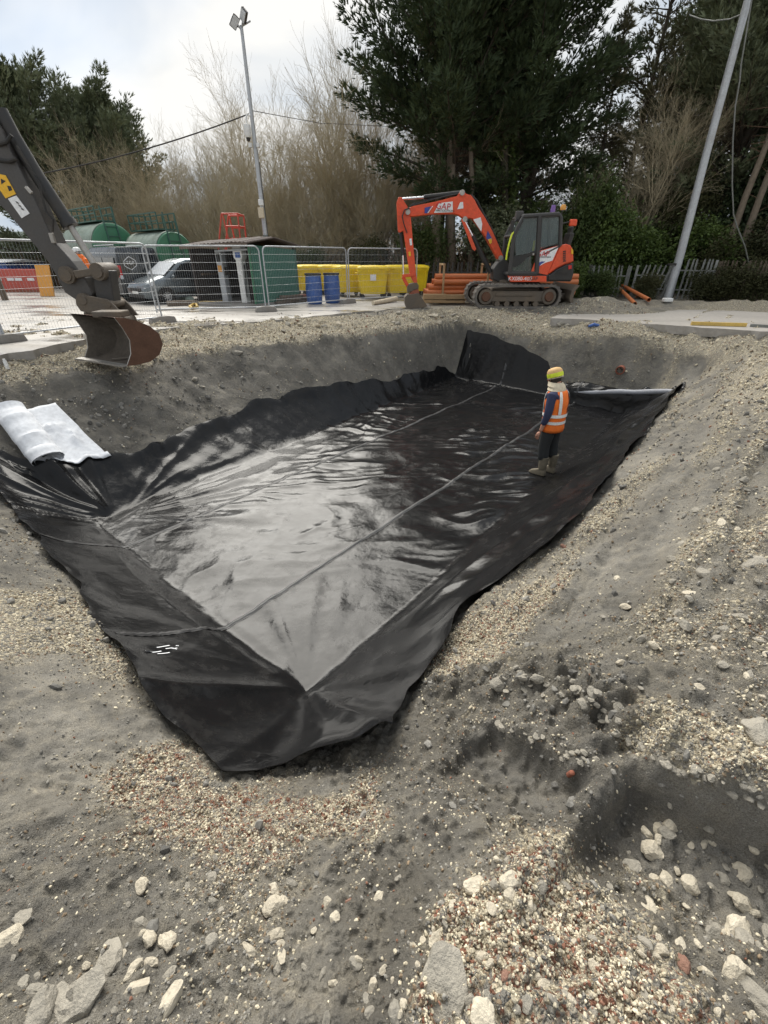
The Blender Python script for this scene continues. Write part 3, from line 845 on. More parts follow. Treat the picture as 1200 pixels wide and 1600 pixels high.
def make_liner():
    nP, nQ = 560, 310
    P, Q = np.meshgrid(np.linspace(0, 1, nP), np.linspace(0, 1, nQ), indexing='ij')
    sw = liner_sw(P, Q); s, w_ = sw[..., 0], sw[..., 1]
    e_ = np.exp(-(np.minimum(np.minimum(P * 12, (1 - P) * 12), np.minimum(Q * 7, (1 - Q) * 7)) / .45) ** 2) * sstep(0, 1.5, 11.4 - s)
    s = s + e_ * (.09 * perlin(s * 1.1 + 7, w_ * 1.1) + .03 * perlin(s * 3.4, w_ * 3.4)); w_ = w_ + e_ * (.09 * perlin(s * 1.1, w_ * 1.1 + 5) + .03 * perlin(s * 3.4 + 3, w_ * 3.4))
    z = liner_h(s, w_) + rim_lift(P, Q, s, w_)
    x, y = from_sw(s, w_)
    z = np.maximum(z, ground(x, y) + .012)
    V = np.stack([x, y, z], -1).reshape(-1, 3)
    i = np.arange(nP - 1)[:, None]; j = np.arange(nQ - 1)[None, :]
    F = np.stack([i * nQ + j, i * nQ + j + 1, (i + 1) * nQ + j + 1, (i + 1) * nQ + j], -1).reshape(-1, 4)
    o = np_mesh('pond_liner', V, F, 'membrane', smooth=True)
    if o.data.polygons[1000].normal.z < 0: o.data.flip_normals()
    sol = o.modifiers.new('thickness', 'SOLIDIFY'); sol.thickness = .004; sol.offset = -1
    es = o.modifiers.new('edges', 'EDGE_SPLIT'); es.split_angle = 1.0
    tag(o, 'large glossy black membrane sheet lining the bottom of the pit', 'pond liner')
    # a grid of the built surface, for things that lie on it
    return o, (s, w_, z)
LINER, LGRID = make_liner()
def liner_z(s, w_):
    """height of the built sheet at a pit position"""
    d = (LGRID[0] - s) ** 2 + (LGRID[1] - w_) ** 2
    return float(LGRID[2].ravel()[int(np.argmin(d))])
def make_seam(ws, s0, s1):
    n = int((s1 - s0) / .03); rows = []
    ss = np.linspace(s0, s1, n)
    for off in (-.030, -.014, -.011, 0.0, .011, .014, .030):
        w_ = seam_w(ws, ss) + off + .004 * perlin(ss * 9, ss * 0 + off)
        x, y = from_sw(ss, w_)
        zz = np.maximum(np.array([liner_z(a, b) for a, b in zip(ss, w_)]), 0 * ss - 9)
        rows.append(np.stack([x, y, zz + .004 + (.004 if abs(off) < .012 else 0) + .003 * perlin(ss * 14, ss * 0 + off * 30)], -1))
    V = np.stack(rows, 1).reshape(-1, 3); k = len(rows)
    i = np.arange(n - 1)[:, None]; j = np.arange(k - 1)[None, :]
    F = np.stack([i * k + j, (i + 1) * k + j, (i + 1) * k + j + 1, i * k + j + 1], -1).reshape(-1, 4)
    o = np_mesh('seam', V, F, 'seam', parent=LINER, smooth=True)
    if o.data.polygons[0].normal.z < 0: o.data.flip_normals()
for ws, a, b in ((1.2, -.93, 11.1), (3.5, -.8, 11.15)):
    make_seam(ws, a, b)
# white printing on the near flap
mbp = MB()
for (u, v, L_, W_, an) in [(241, 1020, .11, .013, .98), (255, 1010, .10, .014, 1.0), (256, 1021, .09, .015, .98), (268, 1013, .09, .014, .98), (277, 1009, .02, .012, 1.0), (275, 1014, .016, .010, 1.0)]:
    c = cast0(u, v)
    # shift on to the raised sheet
    r = ray(u, v)
    tt = np.arange(1, 5, .002); xs, ys, zs = r[0] * tt, r[1] * tt, CAMZ + r[2] * tt
    s_, w2 = to_sw(xs, ys); hz = liner_h(s_, w2)
    i = int(np.argmax(zs < hz + .006)); c = np.array([xs[i], ys[i]])
    ex = np.array([math.cos(an), math.sin(an)]); ey = np.array([-ex[1], ex[0]])
    row = []
    for a in np.linspace(-.5, .5, 6):
        for b in (-.5, .5):
            q = c + ex * a * L_ + ey * (b * W_ * (1 - .25 * random.random()))
            s1, w1 = to_sw(q[0], q[1])
            row.append((q[0], q[1], liner_z(s1, w1) + .006))
    mbp.add(row, [(2 * k, 2 * k + 2, 2 * k + 3, 2 * k + 1) for k in range(5)])
mbp.build('printed_mark', 'print', LINER)

# the far edge of the sheet ends in a roll coloured pale grey
def on_s(u, v, s0):
    r = ray(u, v); t = np.arange(6, 22, .005)
    s, _ = to_sw(r[0] * t, r[1] * t); i = int(np.argmax(s > s0)); return Vector((r[0] * t[i], r[1] * t[i], CAMZ + r[2] * t[i]))
M['bead'] = paint('pale_grey_roll', (.34, .35, .38), .45, dirt=.2)
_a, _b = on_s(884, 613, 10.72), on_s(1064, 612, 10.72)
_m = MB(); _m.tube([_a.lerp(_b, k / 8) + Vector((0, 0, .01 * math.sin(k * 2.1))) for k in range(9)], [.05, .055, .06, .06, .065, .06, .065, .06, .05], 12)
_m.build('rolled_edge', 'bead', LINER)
print('bead', _a, _b)

# ------------------------------------------------------------------ orange digger (side view plane at Y = 16.5)
def tr(pts, Y):
    """photo outline -> outline in the upright plane at distance Y (x, z)"""
    return [(float(q[0]), float(q[2])) for q in (PY(u, v, Y) for u, v in pts)]
def flat(mb, pts, Y, thick, mi=0):
    return mb.prism(tr(pts, Y), thick, (0, Y, 0), mi=mi)
def p3(u, v, Y): return Vector(PY(u, v, Y))
def rounded(cx, cz, hx, hz, r, n=6):
    out_ = []
    for (sx, sz, a0) in ((1, 1, 0), (-1, 1, 90), (-1, -1, 180), (1, -1, 270)):
        for k in range(n + 1):
            a = math.radians(a0 + 90 * k / n)
            out_.append((cx + sx * (hx - r) + r * math.cos(a), cz + sz * (hz - r) + r * math.sin(a)))
    return out_
def orange_digger():
    Y0 = 16.5
    o = p3(806, 478, Y0)
    ex = thing('excavator', 'bright orange tracked digger with black glazed cab and arm bent to the ground', 'excavator', (o.x, Y0, o.z), world=True)
    zb = o.z
    # undercarriage
    a, b = p3(737, 478, Y0 - .75), p3(874, 447, Y0 - .75)
    x0, x1, z0, z1 = a.x + .02, b.x, zb, zb + .70
    for yy in (Y0 - .85, Y0 + .85):
        t = MB()
        outer = rounded((x0 + x1) / 2, (z0 + z1) / 2, (x1 - x0) / 2, (z1 - z0) / 2, .32)
        inner = rounded((x0 + x1) / 2, (z0 + z1) / 2, (x1 - x0) / 2 - .07, (z1 - z0) / 2 - .07, .26)
        n = len(outer); w2 = .21
        vs = []
        for P in (outer, inner):
            for y in (yy - w2, yy + w2): vs += [(p[0], y, p[1]) for p in P]
        fs = []
        for i in range(n):
            j = (i + 1) % n
            fs += [(i, j, n + j, n + i), (2 * n + i, 3 * n + i, 3 * n + j, 2 * n + j), (i, 2 * n + i, 2 * n + j, j), (n + i, n + j, 3 * n + j, 3 * n + i)]
        t.add(vs, fs)
        # grousers round the belt
        Lp = np.array(outer + outer[:1]); seg = np.hypot(*(Lp[1:] - Lp[:-1]).T); cum = np.r_[0, np.cumsum(seg)]
        for k in range(46):
            d_ = cum[-1] * k / 46
            px_, pz_ = np.interp(d_, cum, Lp[:, 0]), np.interp(d_, cum, Lp[:, 1])
            qx, qz = np.interp((d_ + .02) % cum[-1], cum, Lp[:, 0]), np.interp((d_ + .02) % cum[-1], cum, Lp[:, 1])
            ang = math.atan2(qz - pz_, qx - px_)
            t.box((px_, yy, pz_), (.035, 2 * w2 + .01, .05), Matrix.Rotation(-ang, 3, 'Y'))
        tk = t.build('track', 'track', ex)
        f = MB()
        f.box(((x0 + x1) / 2, yy, z0 + .36), (x1 - x0 - 1.0, .26, .30))
        f.box(((x0 + x1) / 2 - .1, yy - .14 if yy < Y0 else yy + .14, z0 + .42), (1.2, .03, .10))
        f.build('track_frame', 'muddy_steel', tk, bevel=.02)
        for cx_ in (x0 + .36, x1 - .36):
            wl = MB(); wl.lathe([(.0, -.17), (.22, -.17), (.25, -.1), (.25, .1), (.22, .17), (0, .17)], (cx_, yy, (z0 + z1) / 2), (0, 1, 0), 20)
            wl.build('sprocket' if cx_ < (x0 + x1) / 2 else 'idler', 'muddy_steel', tk)
            hb = MB(); hb.lathe([(0, -.215), (.12, -.215), (.15, -.17), (.15, .17), (0, .2)], (cx_, yy, (z0 + z1) / 2), (0, 1, 0), 16); hb.build('hub', 'rust', tk)
        for k in range(5):
            r_ = MB(); r_.lathe([(0, -.15), (.085, -.15), (.085, .15), (0, .15)], (x0 + .75 + k * (x1 - x0 - 1.5) / 4, yy, z0 + .14), (0, 1, 0), 12); r_.build('roller', 'muddy_steel', tk)
    und = MB(); cx = (x0 + x1) / 2
    und.box((cx, Y0, zb + .45), (1.5, 1.3, .26)); und.lathe([(.62, .55), (.62, .80), (.50, .82), (0, .82)], (cx, Y0, zb), (0, 0, 1), 24)
    und.build('undercarriage', 'muddy_steel', ex, bevel=.02)
    # blade
    bx0, bx1 = p3(884, 470, Y0 - .9).x, p3(922, 470, Y0 - .9).x
    bl = MB()
    prof = [(bx0 + .28, zb + .68), (bx0 + .16, zb + .52), (bx0 + .14, zb + .3), (bx0 + .22, zb + .1), (bx0 + .36, zb - .03), (bx0 + .33, zb - .03), (bx0 + .14, zb + .08), (bx0 + .03, zb + .3), (bx0 + .06, zb + .54), (bx0 + .2, zb + .70)]
    bl.prism(prof, 2.2, (0, Y0, 0))
    blade = bl.build('dozer_blade', 'muddy_steel', ex)
    for yy in (Y0 - .5, Y0 + .5):
        am = MB(); am.bar((x1 - .5, yy, zb + .38), (bx0 + .1, yy, zb + .34), .14, .16); am.build('blade_arm', 'muddy_steel', blade, bevel=.015)
    # upper structure: deck, body, counterweight
    yn, yf = Y0 - 1.02, Y0 + 1.02
    dk = MB(); flat(dk, [(793, 431), (853.5, 431), (853.5, 440.5), (797, 440.5)], yn, .05); dkp = dk.build('deck_skirt', 'orange', ex, bevel=.012)
    lettering('model_marking', 'KX080-4α2', .155, Matrix.Translation(p3(813, 435.6, yn - .03)) @ Matrix.Rotation(math.pi / 2, 4, 'X'), 'sticker', dkp)
    lettering('model_marking', 'GAP', .13, Matrix.Translation(p3(834, 435.8, yn - .03)) @ Matrix.Rotation(math.pi / 2, 4, 'X'), 'dark_grey', dkp)
    pl = MB()
    q = tr([(797, 428), (892, 428), (892, 440), (797, 440)], Y0 - 1)
    pl.prism(q, 1.98, (0, Y0, 0)); pl.build('turntable_deck', 'dark_grey', ex, bevel=.02)
    body = MB(); flat(body, [(875.5, 383), (884, 381), (891, 383), (895, 390), (896, 408.5), (883, 412), (869, 419), (855.5, 429.5)], yn, .06)
    body.prism(tr([(876, 384), (891, 384), (895, 391), (895.5, 410), (868, 425), (858, 428)], yn), 1.90, (0, Y0 + .02, 0))
    bd = body.build('engine_cover', 'orange', ex, bevel=.03)
    cw = MB(); cw.prism(tr([(855.5, 439), (857, 431), (870, 420.5), (884, 413.5), (896, 410.5), (896, 428), (893, 439)], yn), 2.10, (0, Y0, 0)); cwo = cw.build('counterweight', 'black', ex, bevel=.04)
    g_ = MB(); g_.prism(tr([(868, 427), (877, 419), (888, 416), (887, 428)], yn - .04), .02, (0, yn - .05, 0)); g_.build('counterweight_recess', 'rubber', cwo)
    ve = MB()
    for k in range(6): flat(ve, [(880, 392 + k * 3), (884, 391.6 + k * 3), (884, 393.4 + k * 3), (880, 393.8 + k * 3)], yn - .04, .02)
    ve.build('vent_slots', 'rubber', bd)
    rl = MB(); flat(rl, [(892.5, 388), (895.3, 391), (895.4, 397), (892.6, 397)], yn - .04, .03); rl.build('reflector', 'yellow_st', bd)
    rt = MB(); flat(rt, [(888, 415), (893, 414), (893, 420), (888, 421)], yn - .05, .03); rt.build('tail_light', 'lamp_red', cwo)
    # side panel with hire decal
    sp = MB(); flat(sp, [(842, 392), (874.5, 383), (855, 429.5), (836.5, 426)], yn, .05); spo = sp.build('side_panel', 'orange', ex)
    de = MB(); flat(de, [(842.3, 393), (873.8, 384), (863, 407.2), (852, 410.5), (844, 415), (839.6, 413)], yn - .030, .008); deo = de.build('decal', 'sticker', spo)
    d2 = MB(); flat(d2, [(839.5, 412), (846, 408.5), (852, 408.5), (846, 412.5), (841, 417.5), (838.6, 419)], yn - .034, .010); d2.build('blue_flash', 'blue_st', spo)
    lettering('hire_lettering', 'GAP', .20, Matrix.Translation(p3(848.5, 397, yn - .045)) @ Matrix.Rotation(math.pi / 2, 4, 'X'), 'red_st', spo)
    lettering('hire_lettering', 'HIRE SOLUTIONS', .055, Matrix.Translation(p3(850, 401.7, yn - .045)) @ Matrix.Rotation(math.pi / 2, 4, 'X'), 'dark_grey', spo)
    # cab: rounded frame tubes, roof, glazing, seat, controls
    ycn, ycf = yn, Y0 + .02
    cab = MB()
    A = {'tf': (817, 338), 'tr': (873, 334.5), 'rr': (876.5, 340), 'rb': (875, 384), 'bf': (796, 428), 'ml': (803, 368), 'mt': (843.5, 336), 'mb': (838.5, 427), 'br': (838.5, 428)}
    def P(k, y):
        q = p3(*A[k], yn); return Vector((q.x, y, q.z))
    for y in (ycn, ycf):
        cab.tube([P('bf', y), P('ml', y), P('tf', y) - Vector((.02, 0, .1)), P('tf', y), P('tr', y), P('rr', y), P('rb', y)], .06, 8)
        cab.tube([P('mt', y), P('mb', y)], .075, 6)
        cab.tube([P('bf', y), P('br', y)], .07, 6)
        cab.tube([P('rb', y), Vector((P('mb', y).x + .12, y, P('rb', y).z - .22)), ], .045, 6)
    for k in ('bf', 'tf', 'tr', 'rb', 'ml'):
        cab.tube([P(k, ycn), P(k, ycf)], .05, 8)
    cabo = cab.build('cab_frame', 'dark_grey', ex)
    rf = MB(); rf.prism(tr([(815, 339), (820, 334.5), (870, 331.2), (877, 336), (876, 338.5), (817, 341)], yn), 1.12, (0, (ycn + ycf) / 2, 0)); rf.build('cab_roof', 'arm_grey', cabo, bevel=.03)
    gl = MB()
    flat(gl, [(818, 341), (842, 339.5), (838, 395), (806, 399), (804.5, 372)], ycn + .01, .012)
    flat(gl, [(803, 408), (830, 400), (829.5, 424), (800, 424)], ycn + .01, .012)
    gl.build('door_glass', 'cab_glass', cabo)
    g2 = MB(); flat(g2, [(846, 339.5), (874, 337), (874, 379), (843, 389)], ycn + .01, .012); g2.build('side_glass', 'cab_glass', cabo)
    g3 = MB(); flat(g3, [(818, 341), (874, 337), (874, 380), (838, 395), (800, 424), (797, 424), (804, 372)], ycf, .012); g3.build('side_glass', 'cab_glass', cabo)
    g4 = MB(); g4.quad(P('ml', ycn), P('ml', ycf), P('tf', ycf), P('tf', ycn)); g4.build('windscreen', 'cab_glass', cabo)
    dr = MB()
    dl = tr([(800, 400), (812, 399), (822, 396.5), (839, 391), (839, 395), (824, 401), (816, 410), (806, 417), (800, 417)], ycn)
    dr.prism(dl, .05, (0, ycn - .005, 0)); dro = dr.build('door_bar', 'black', cabo)
    hd = MB(); flat(hd, [(832, 396), (834.5, 395.5), (834.5, 398.5), (832, 399)], ycn - .04, .03); hd.build('door_handle', 'worn_steel', dro)
    st = MB(); sx = p3(858, 410, Y0).x
    st.box((sx, Y0 - .5, zb + 1.32), (.55, .5, .16)); st.box((sx + .27, Y0 - .5, zb + 1.72), (.14, .48, .75), Matrix.Rotation(.15, 3, 'Y')); st.box((sx + .33, Y0 - .5, zb + 2.16), (.10, .28, .2))
    st.box((sx, Y0 - .5, zb + 1.08), (.4, .4, .4)); st.build('seat', 'black', cabo, bevel=.03)
    hr = MB(); hr.tube([p3(790.8, 406, yn - .1), p3(792, 396, yn - .12), p3(795.5, 380, yn - .12), p3(799.5, 367, yn - .1), p3(802, 363, yn)], .025, 8); hr.build('grab_rail', 'hi_yellow', ex)
    hr2 = MB(); hr2.tube([p3(833, 392, Y0), p3(835, 376, Y0)], .03, 6); hr2.build('grab_rail', 'hi_yellow', ex)
    wl = MB(); wl.box(p3(811, 338, yn + .2), (.22, .16, .26)); wl.build('work_light', 'arm_grey', ex, bevel=.02)
    wm = MB(); wm.tube([p3(811, 340, yn + .2), p3(803, 348, yn), p3(799, 358, yn - .1)], .022, 6); wm.box(p3(800, 354, yn - .1), (.10, .05, .30)); wm.build('side_mirror', 'black', ex)
    mr = MB(); mr.tube([p3(877, 350, yn), p3(884, 348, yn), p3(890, 346.5, yn)], .018, 6); mro = mr.build('mirror_stalk', 'black', ex)
    mq = MB(); mq.box(p3(895.5, 348, yn), (.22, .08, .17)); mq.build('mirror', 'orange', mro, bevel=.03)
    be = MB(); be.tube([p3(877, 338, Y0), p3(878.5, 329, Y0)], .018, 6); beo = be.build('beacon_stalk', 'black', ex)
    bq = MB(); bq.lathe([(0, 0), (.085, 0), (.085, .09), (.05, .14), (0, .14)], p3(879.5, 328, Y0), (0, 0, 1), 12); bq.build('beacon', 'ply', beo)
    M.setdefault('violet', paint('violet_lens', (.20, .10, .34), .3, dirt=0))
    bv = MB(); bv.lathe([(0, 0), (.07, 0), (.07, .15), (.05, .22), (0, .22)], p3(863, 334, Y0 - .4), (0, 0, 1), 12); bv.build('beacon', 'violet', cabo)
    ext = MB(); ext.tube([p3(884, 384, Y0 + .5), p3(884.5, 379, Y0 + .5)], .05, 8); ext.build('exhaust', 'black', bd)
    # swing post
    sw_ = MB(); flat(sw_, [(768, 420), (776, 409), (784, 404), (796, 414), (797, 437), (775, 440), (768, 436)], Y0 - .1, .55)
    sw_.build('boom_bracket', 'dark_grey', ex, bevel=.03)
    # boom, stick, rams, bucket
    yb = Y0 - .1
    bo = MB(); flat(bo, [(636, 333), (637.5, 325.8), (645, 322.5), (678, 316), (713, 307), (719.3, 298.6), (723, 298.6), (727.5, 303.6), (735, 306), (740, 312), (746, 324), (757, 341), (768, 361), (777, 381), (785, 400), (784.5, 404.5), (780.5, 406.5), (776, 404.5), (759, 373), (747, 354.5), (737, 342), (729, 341.5), (722, 341), (715.5, 336.5), (708, 334.8), (678, 335), (642, 339.2), (637, 337)], yb, .26)
    boo = bo.build('boom', 'orange', ex, bevel=.02)
    for uv in ((636.8, 332), (780.6, 403.2), (721, 302), (725, 343)):
        pn = MB(); pn.lathe([(0, -.2), (.075, -.2), (.075, .2), (0, .2)], p3(*uv, yb), (0, 1, 0), 12); pn.build('pin', 'worn_steel', boo)
    yd = yb - .145
    dd = MB(); flat(dd, [(686, 317.5), (707.3, 314.7), (707.3, 331.6), (678, 332.6)], yd, .012); dd.build('decal', 'sticker', boo)
    dd = MB(); flat(dd, [(663.5, 324.5), (673.5, 322.4), (667.5, 333), (663.5, 333.2)], yd, .012); dd.build('blue_flash', 'blue_st', boo)
    dd = MB(); flat(dd, [(675.5, 322), (677, 321.6), (669, 333), (667.5, 333)], yd, .012); dd.build('white_stripe', 'sticker', boo)
    dd = MB(); flat(dd, [(739.5, 343), (751, 339.5), (753.5, 350), (752, 362)], yd, .012); dd.build('white_panel', 'sticker', boo)
    dd = MB(); flat(dd, [(762, 360.5), (769, 373), (767, 381), (759.5, 371.5)], yd, .012); dd.build('blue_flash', 'blue_st', boo)
    dd = MB(); flat(dd, [(762.5, 374), (768, 372), (768.5, 379), (765.5, 381.5)], yd - .006, .012); dd.build('warning_label', 'yellow_st', boo)
    dd = MB(); flat(dd, [(719, 316), (723.5, 315.5), (724, 325.5), (714.5, 327)], yd, .012); dd.build('white_label', 'sticker', boo)
    lettering('hire_lettering', 'GAP', .24, Matrix.Translation(p3(692.5, 322.6, yd - .02)) @ Matrix.Rotation(.10, 4, 'Y') @ Matrix.Rotation(math.pi / 2, 4, 'X'), 'red_st', boo)
    lettering('hire_lettering', 'HIRE SOLUTIONS', .075, Matrix.Translation(p3(695.5, 329.3, yd - .02)) @ Matrix.Rotation(.03, 4, 'Y') @ Matrix.Rotation(math.pi / 2, 4, 'X'), 'dark_grey', boo)
    sk = MB(); flat(sk, [(619.5, 317), (622.5, 308.5), (627.5, 308.5), (631, 315), (636, 322), (640, 333), (642, 341), (644.5, 372), (649.5, 425), (652, 442), (648.5, 444), (644, 438), (640, 428), (637, 408), (630, 361), (624, 364), (621.8, 361.5)], yb, .20)
    sko = sk.build('dipper_arm', 'orange', ex, bevel=.015)
    la = MB(); flat(la, [(639.5, 373), (643, 372.5), (644, 383), (640.8, 383.5)], yb - .112, .012); la.build('white_label', 'sticker', sko)
    la = MB(); flat(la, [(638, 393.5), (641.5, 393), (642.2, 400), (638.8, 400.5)], yb - .112, .012); la.build('warning_label', 'yellow_st', sko)
    for (nm, a_, b_, c_, rr) in (('boom_ram', (766.5, 426), (738, 368.5), (725, 343.5), .075), ('dipper_ram', (719, 301.5), (662, 308.2), (627, 311), .065), ('bucket_ram', (626, 362), (629.5, 399), (630.5, 430), .055)):
        y_ = yb - (.06 if nm == 'boom_ram' else 0)
        rb_ = MB(); rb_.tube([p3(*a_, y_), p3(*b_, y_)], rr, 12); rbo = rb_.build(nm, 'black', ex)
        rd = MB(); rd.tube([p3(*b_, y_), p3(*c_, y_)], rr * .55, 10); rd.build('rod', 'chrome', rbo)
    gd = MB(); flat(gd, [(720.5, 343), (725, 342), (744, 389), (741.5, 392), (738, 389)], yb - .18, .03); gd.build('ram_guard', 'orange', ex)
    hs = MB()
    for k, off in enumerate((0, .035, .07)):
        hs.tube([p3(640, 325, yb - .13 - off), p3(632, 328, yb - .2 - off), p3(628.5, 337 + k, yb - .22 - off), p3(631, 350, yb - .18 - off), p3(636, 364, yb - .13)], .018, 6)
        hs.tube([p3(641, 322.5 - k, yb - .1 + off), p3(670, 313.5 - k, yb - .1 + off), p3(700, 306 - k, yb - .1 + off), p3(716, 303, yb - .1 + off)], .015, 6)
    hs.tube([p3(736, 305, yb), p3(745, 314, yb - .02), p3(752, 328, yb), p3(768, 357, yb), p3(781, 390, yb)], .035, 6)
    hs.build('hose', 'rubber', ex)
    lk = MB(); lk.bar(p3(628.5, 431.5, yb - .14), p3(648, 429, yb - .14), .05, .09); lk.bar(p3(628.5, 431.5, yb + .14), p3(648, 429, yb + .14), .05, .09)
    lk.bar(p3(629.5, 432, yb), p3(637, 447, yb), .10, .11); lk.build('bucket_link', 'orange', ex, bevel=.012)
    qh = MB(); flat(qh, [(636, 447), (640, 443), (651, 441), (654, 446), (653, 452), (636, 457)], yb, .34); qho = qh.build('quick_hitch', 'muddy_steel', ex, bevel=.02)
    rp = MB(); flat(rp, [(639, 459), (647, 451), (653, 450), (655, 457), (654, 460), (640, 462)], yb - .02, .30); rp.build('hitch_plate', 'terracotta', qho, bevel=.015)
    bk = MB()
    prof = tr([(654, 458), (645, 459.5), (636, 460), (632, 464), (632, 474), (635, 481.5), (643, 483), (656, 481), (667, 477.5)], yb - .2)
    n = len(prof); y1, y2 = yb - .42, yb + .38
    inn = [(x_ + (.03 if i < n - 1 else 0), z_ + (.025 if 2 < i < n - 1 else -.02 if i <= 2 else .0)) for i, (x_, z_) in enumerate(prof)]
    vs = [(x_, y, z_) for y in (y1, y2) for x_, z_ in prof] + [(x_, y, z_) for y in (y1 + .03, y2 - .03) for x_, z_ in inn]
    fs = []
    for i in range(n - 1):
        fs += [(i, i + 1, n + i + 1, n + i), (2 * n + i, 3 * n + i, 3 * n + i + 1, 2 * n + i + 1)]
    bk.add(vs, fs)
    bk.prism(prof, .035, (0, y1 + .017, 0)); bk.prism(prof, .035, (0, y2 - .017, 0))
    bko = bk.build('bucket', 'muddy_steel', ex)
    for k in range(4):
        tt = MB(); y = y1 + .06 + k * (y2 - y1 - .12) / 3
        e = Vector(PY(666, 477.5, yb - .2)); tt.bar((e.x - .08, y, e.z + .01), (e.x + .12, y, e.z - .03), .07, .035); tt.build('tooth', 'worn_steel', bko)
    return ex
DIGGER = orange_digger()

# ------------------------------------------------------------------ dark excavator arm, standing off to the left
def dark_digger():
    Y0 = 9.7
    o = p3(190, 560, Y0)
    gx, gy = float(o.x), Y0
    ex = thing('excavator', 'dark grey excavator arm reaching down with a rusty ditching bucket at the pit edge', 'excavator', (gx, gy, gz(gx, gy)), world=True)
    sk = MB()
    flat(sk, [(-70, 55), (-20, 150), (0, 186), (15, 207), (28, 240), (50, 283), (72, 329), (82, 352), (96, 380), (121, 408), (141, 434), (152, 458), (150, 470), (141, 474), (126, 467), (110, 456), (100, 436), (86, 411), (58, 376), (25, 336), (0, 310), (-45, 262), (-110, 200), (-130, 120)], Y0, .36)
    sko = sk.build('dipper_arm', 'arm_grey', ex, bevel=.02)
    for pts, m_, nm in (([(0, 272), (9, 274), (25, 303), (9, 310), (0, 297), (-12, 283), (-8, 268)], 'yellow_st', 'warning_label'), ([(12.5, 310.5), (25.5, 305.5), (46.5, 333.5), (34, 341)], 'sticker', 'white_label')):
        d_ = MB(); flat(d_, pts, Y0 - .186, .008); d_.build(nm, m_, sko)
    ic = MB(); ic.add([p3(*q, Y0 - .193) for q in ((1, 279), (9, 283), (2, 288))], [(0, 1, 2)]); ic.add([p3(*q, Y0 - .193) for q in ((11, 290), (17, 291), (19, 297), (14, 299))], [(0, 1, 2, 3)]); ic.build('pictogram', 'black', sko)
    tx = MB()
    for k in range(3): flat(tx, [(24 + k * 4, 314 + k * 5), (28 + k * 4, 316 + k * 5), (30 + k * 4, 319 + k * 5), (26 + k * 4, 317.5 + k * 5)], Y0 - .193, .004)
    tx.build('label_print', 'arm_grey', sko)
    # bucket ram along the top of the stick
    rb_ = MB(); rb_.tube([p3(0, 172, Y0), p3(22, 214, Y0), p3(60, 277, Y0), p3(106, 347, Y0)], .115, 14); rb_.tube([p3(104, 344, Y0), p3(111, 354, Y0)], .14, 14); rbo = rb_.build('bucket_ram', 'black', ex)
    rd = MB(); rd.tube([p3(109, 352, Y0), p3(150, 418, Y0)], .06, 12); rd.build('rod', 'worn_steel', rbo)
    rp = MB(); rp.tube([p3(26, 228, Y0 - .2), p3(60, 285, Y0 - .2), p3(72, 331, Y0 - .2), p3(83, 343, Y0 - .2), p3(82, 362, Y0 - .2)], .02, 8); rp.tube([p3(-4, 250, Y0 - .2), p3(14, 252, Y0 - .22), p3(26, 248, Y0 - .2)], .03, 8); rp.tube([p3(-4, 226, Y0 - .2), p3(10, 222, Y0 - .22), p3(18, 211, Y0 - .2)], .03, 8)
    rp.build('hose', 'rubber', ex)
    cl = MB(); cl.box(p3(82, 372, Y0 - .2), (.07, .06, .16)); cl.build('hose_clamp', 'worn_steel', ex, bevel=.01); cl = MB(); cl.box(p3(45, 297, Y0 - .2), (.05, .05, .12), Matrix.Rotation(-.6, 3, 'Y')); cl.build('hose_clamp', 'worn_steel', ex, bevel=.01)
    # tipping links
    for y in (Y0 - .24, Y0 + .24):
        lk = MB(); lk.bar(p3(117, 429, y), p3(164, 422, y), .07, .13)
        lk.build('side_link', 'muddy_steel', ex, bevel=.02)
    tl = MB(); tl.bar(p3(163, 420, Y0), p3(172, 478, Y0), .34, .30, up=(0, 1, 0)); tl.build('tipping_link', 'dark_grey', ex, bevel=.03)
    for uv, r_ in (((117, 429), .15), ((164, 424), .15), ((142, 467), .12), ((181, 474), .075), ((160.5, 497), .10), ((196, 501), .10)):
        pn = MB(); hw = .30
        pn.lathe([(0, -hw), (r_ * .7, -hw), (r_ * .7, -hw + .03), (r_, -hw + .03), (r_, hw - .03), (r_ * .7, hw), (0, hw)], p3(*uv, Y0), (0, 1, 0), 18); pn.build('pin', 'muddy_steel', ex)
    for y in (Y0 - .26, Y0 + .26):
        up = MB(); up.prism(tr([(131, 465), (136, 459.5), (146, 460), (180, 466), (191, 476), (207, 495), (196, 495.5), (152, 487), (139, 484), (132, 474)], Y0), .05, (0, y, 0))
        up.build('hitch_plate', 'muddy_steel', ex, bevel=.012)
    lo = MB()
    for y in (Y0 - .22, Y0 + .22):
        lo.prism(tr([(151, 494), (155, 489.5), (168, 489.5), (203, 497), (206, 503), (203, 514), (170, 511), (158, 505)], Y0), .05, (0, y, 0))
    lo.prism(tr([(139, 486), (160, 489), (200, 497), (200, 503), (158, 503), (142, 497)], Y0), .40, (0, Y0, 0))
    lo.build('quick_hitch', 'muddy_steel', ex, bevel=.012)
    # ditching bucket: opening to the camera, left and right end plates, curved back
    A_, B_ = PZ(131, 562, gz(gx, gy)), PZ(199, 573, gz(gx, gy))
    zg = gz(gx, gy) + .01
    A = Vector((A_[0], A_[1], zg)); B = Vector((B_[0], B_[1], zg))
    wv = (B - A).normalized(); bv = Vector((-wv.y, wv.x, 0)); upv = Vector((0, 0, 1))
    if bv.y < 0: bv = -bv
    bv = (bv + wv * .42).normalized()
    W = (B - A).length
    # profile in (back, up): lip -> floor -> round back -> top front edge
    prof = [(0, 0), (.18, .0), (.40, .03), (.58, .13), (.68, .30), (.66, .48), (.54, .62), (.36, .72), (.18, .78), (.02, .80)]
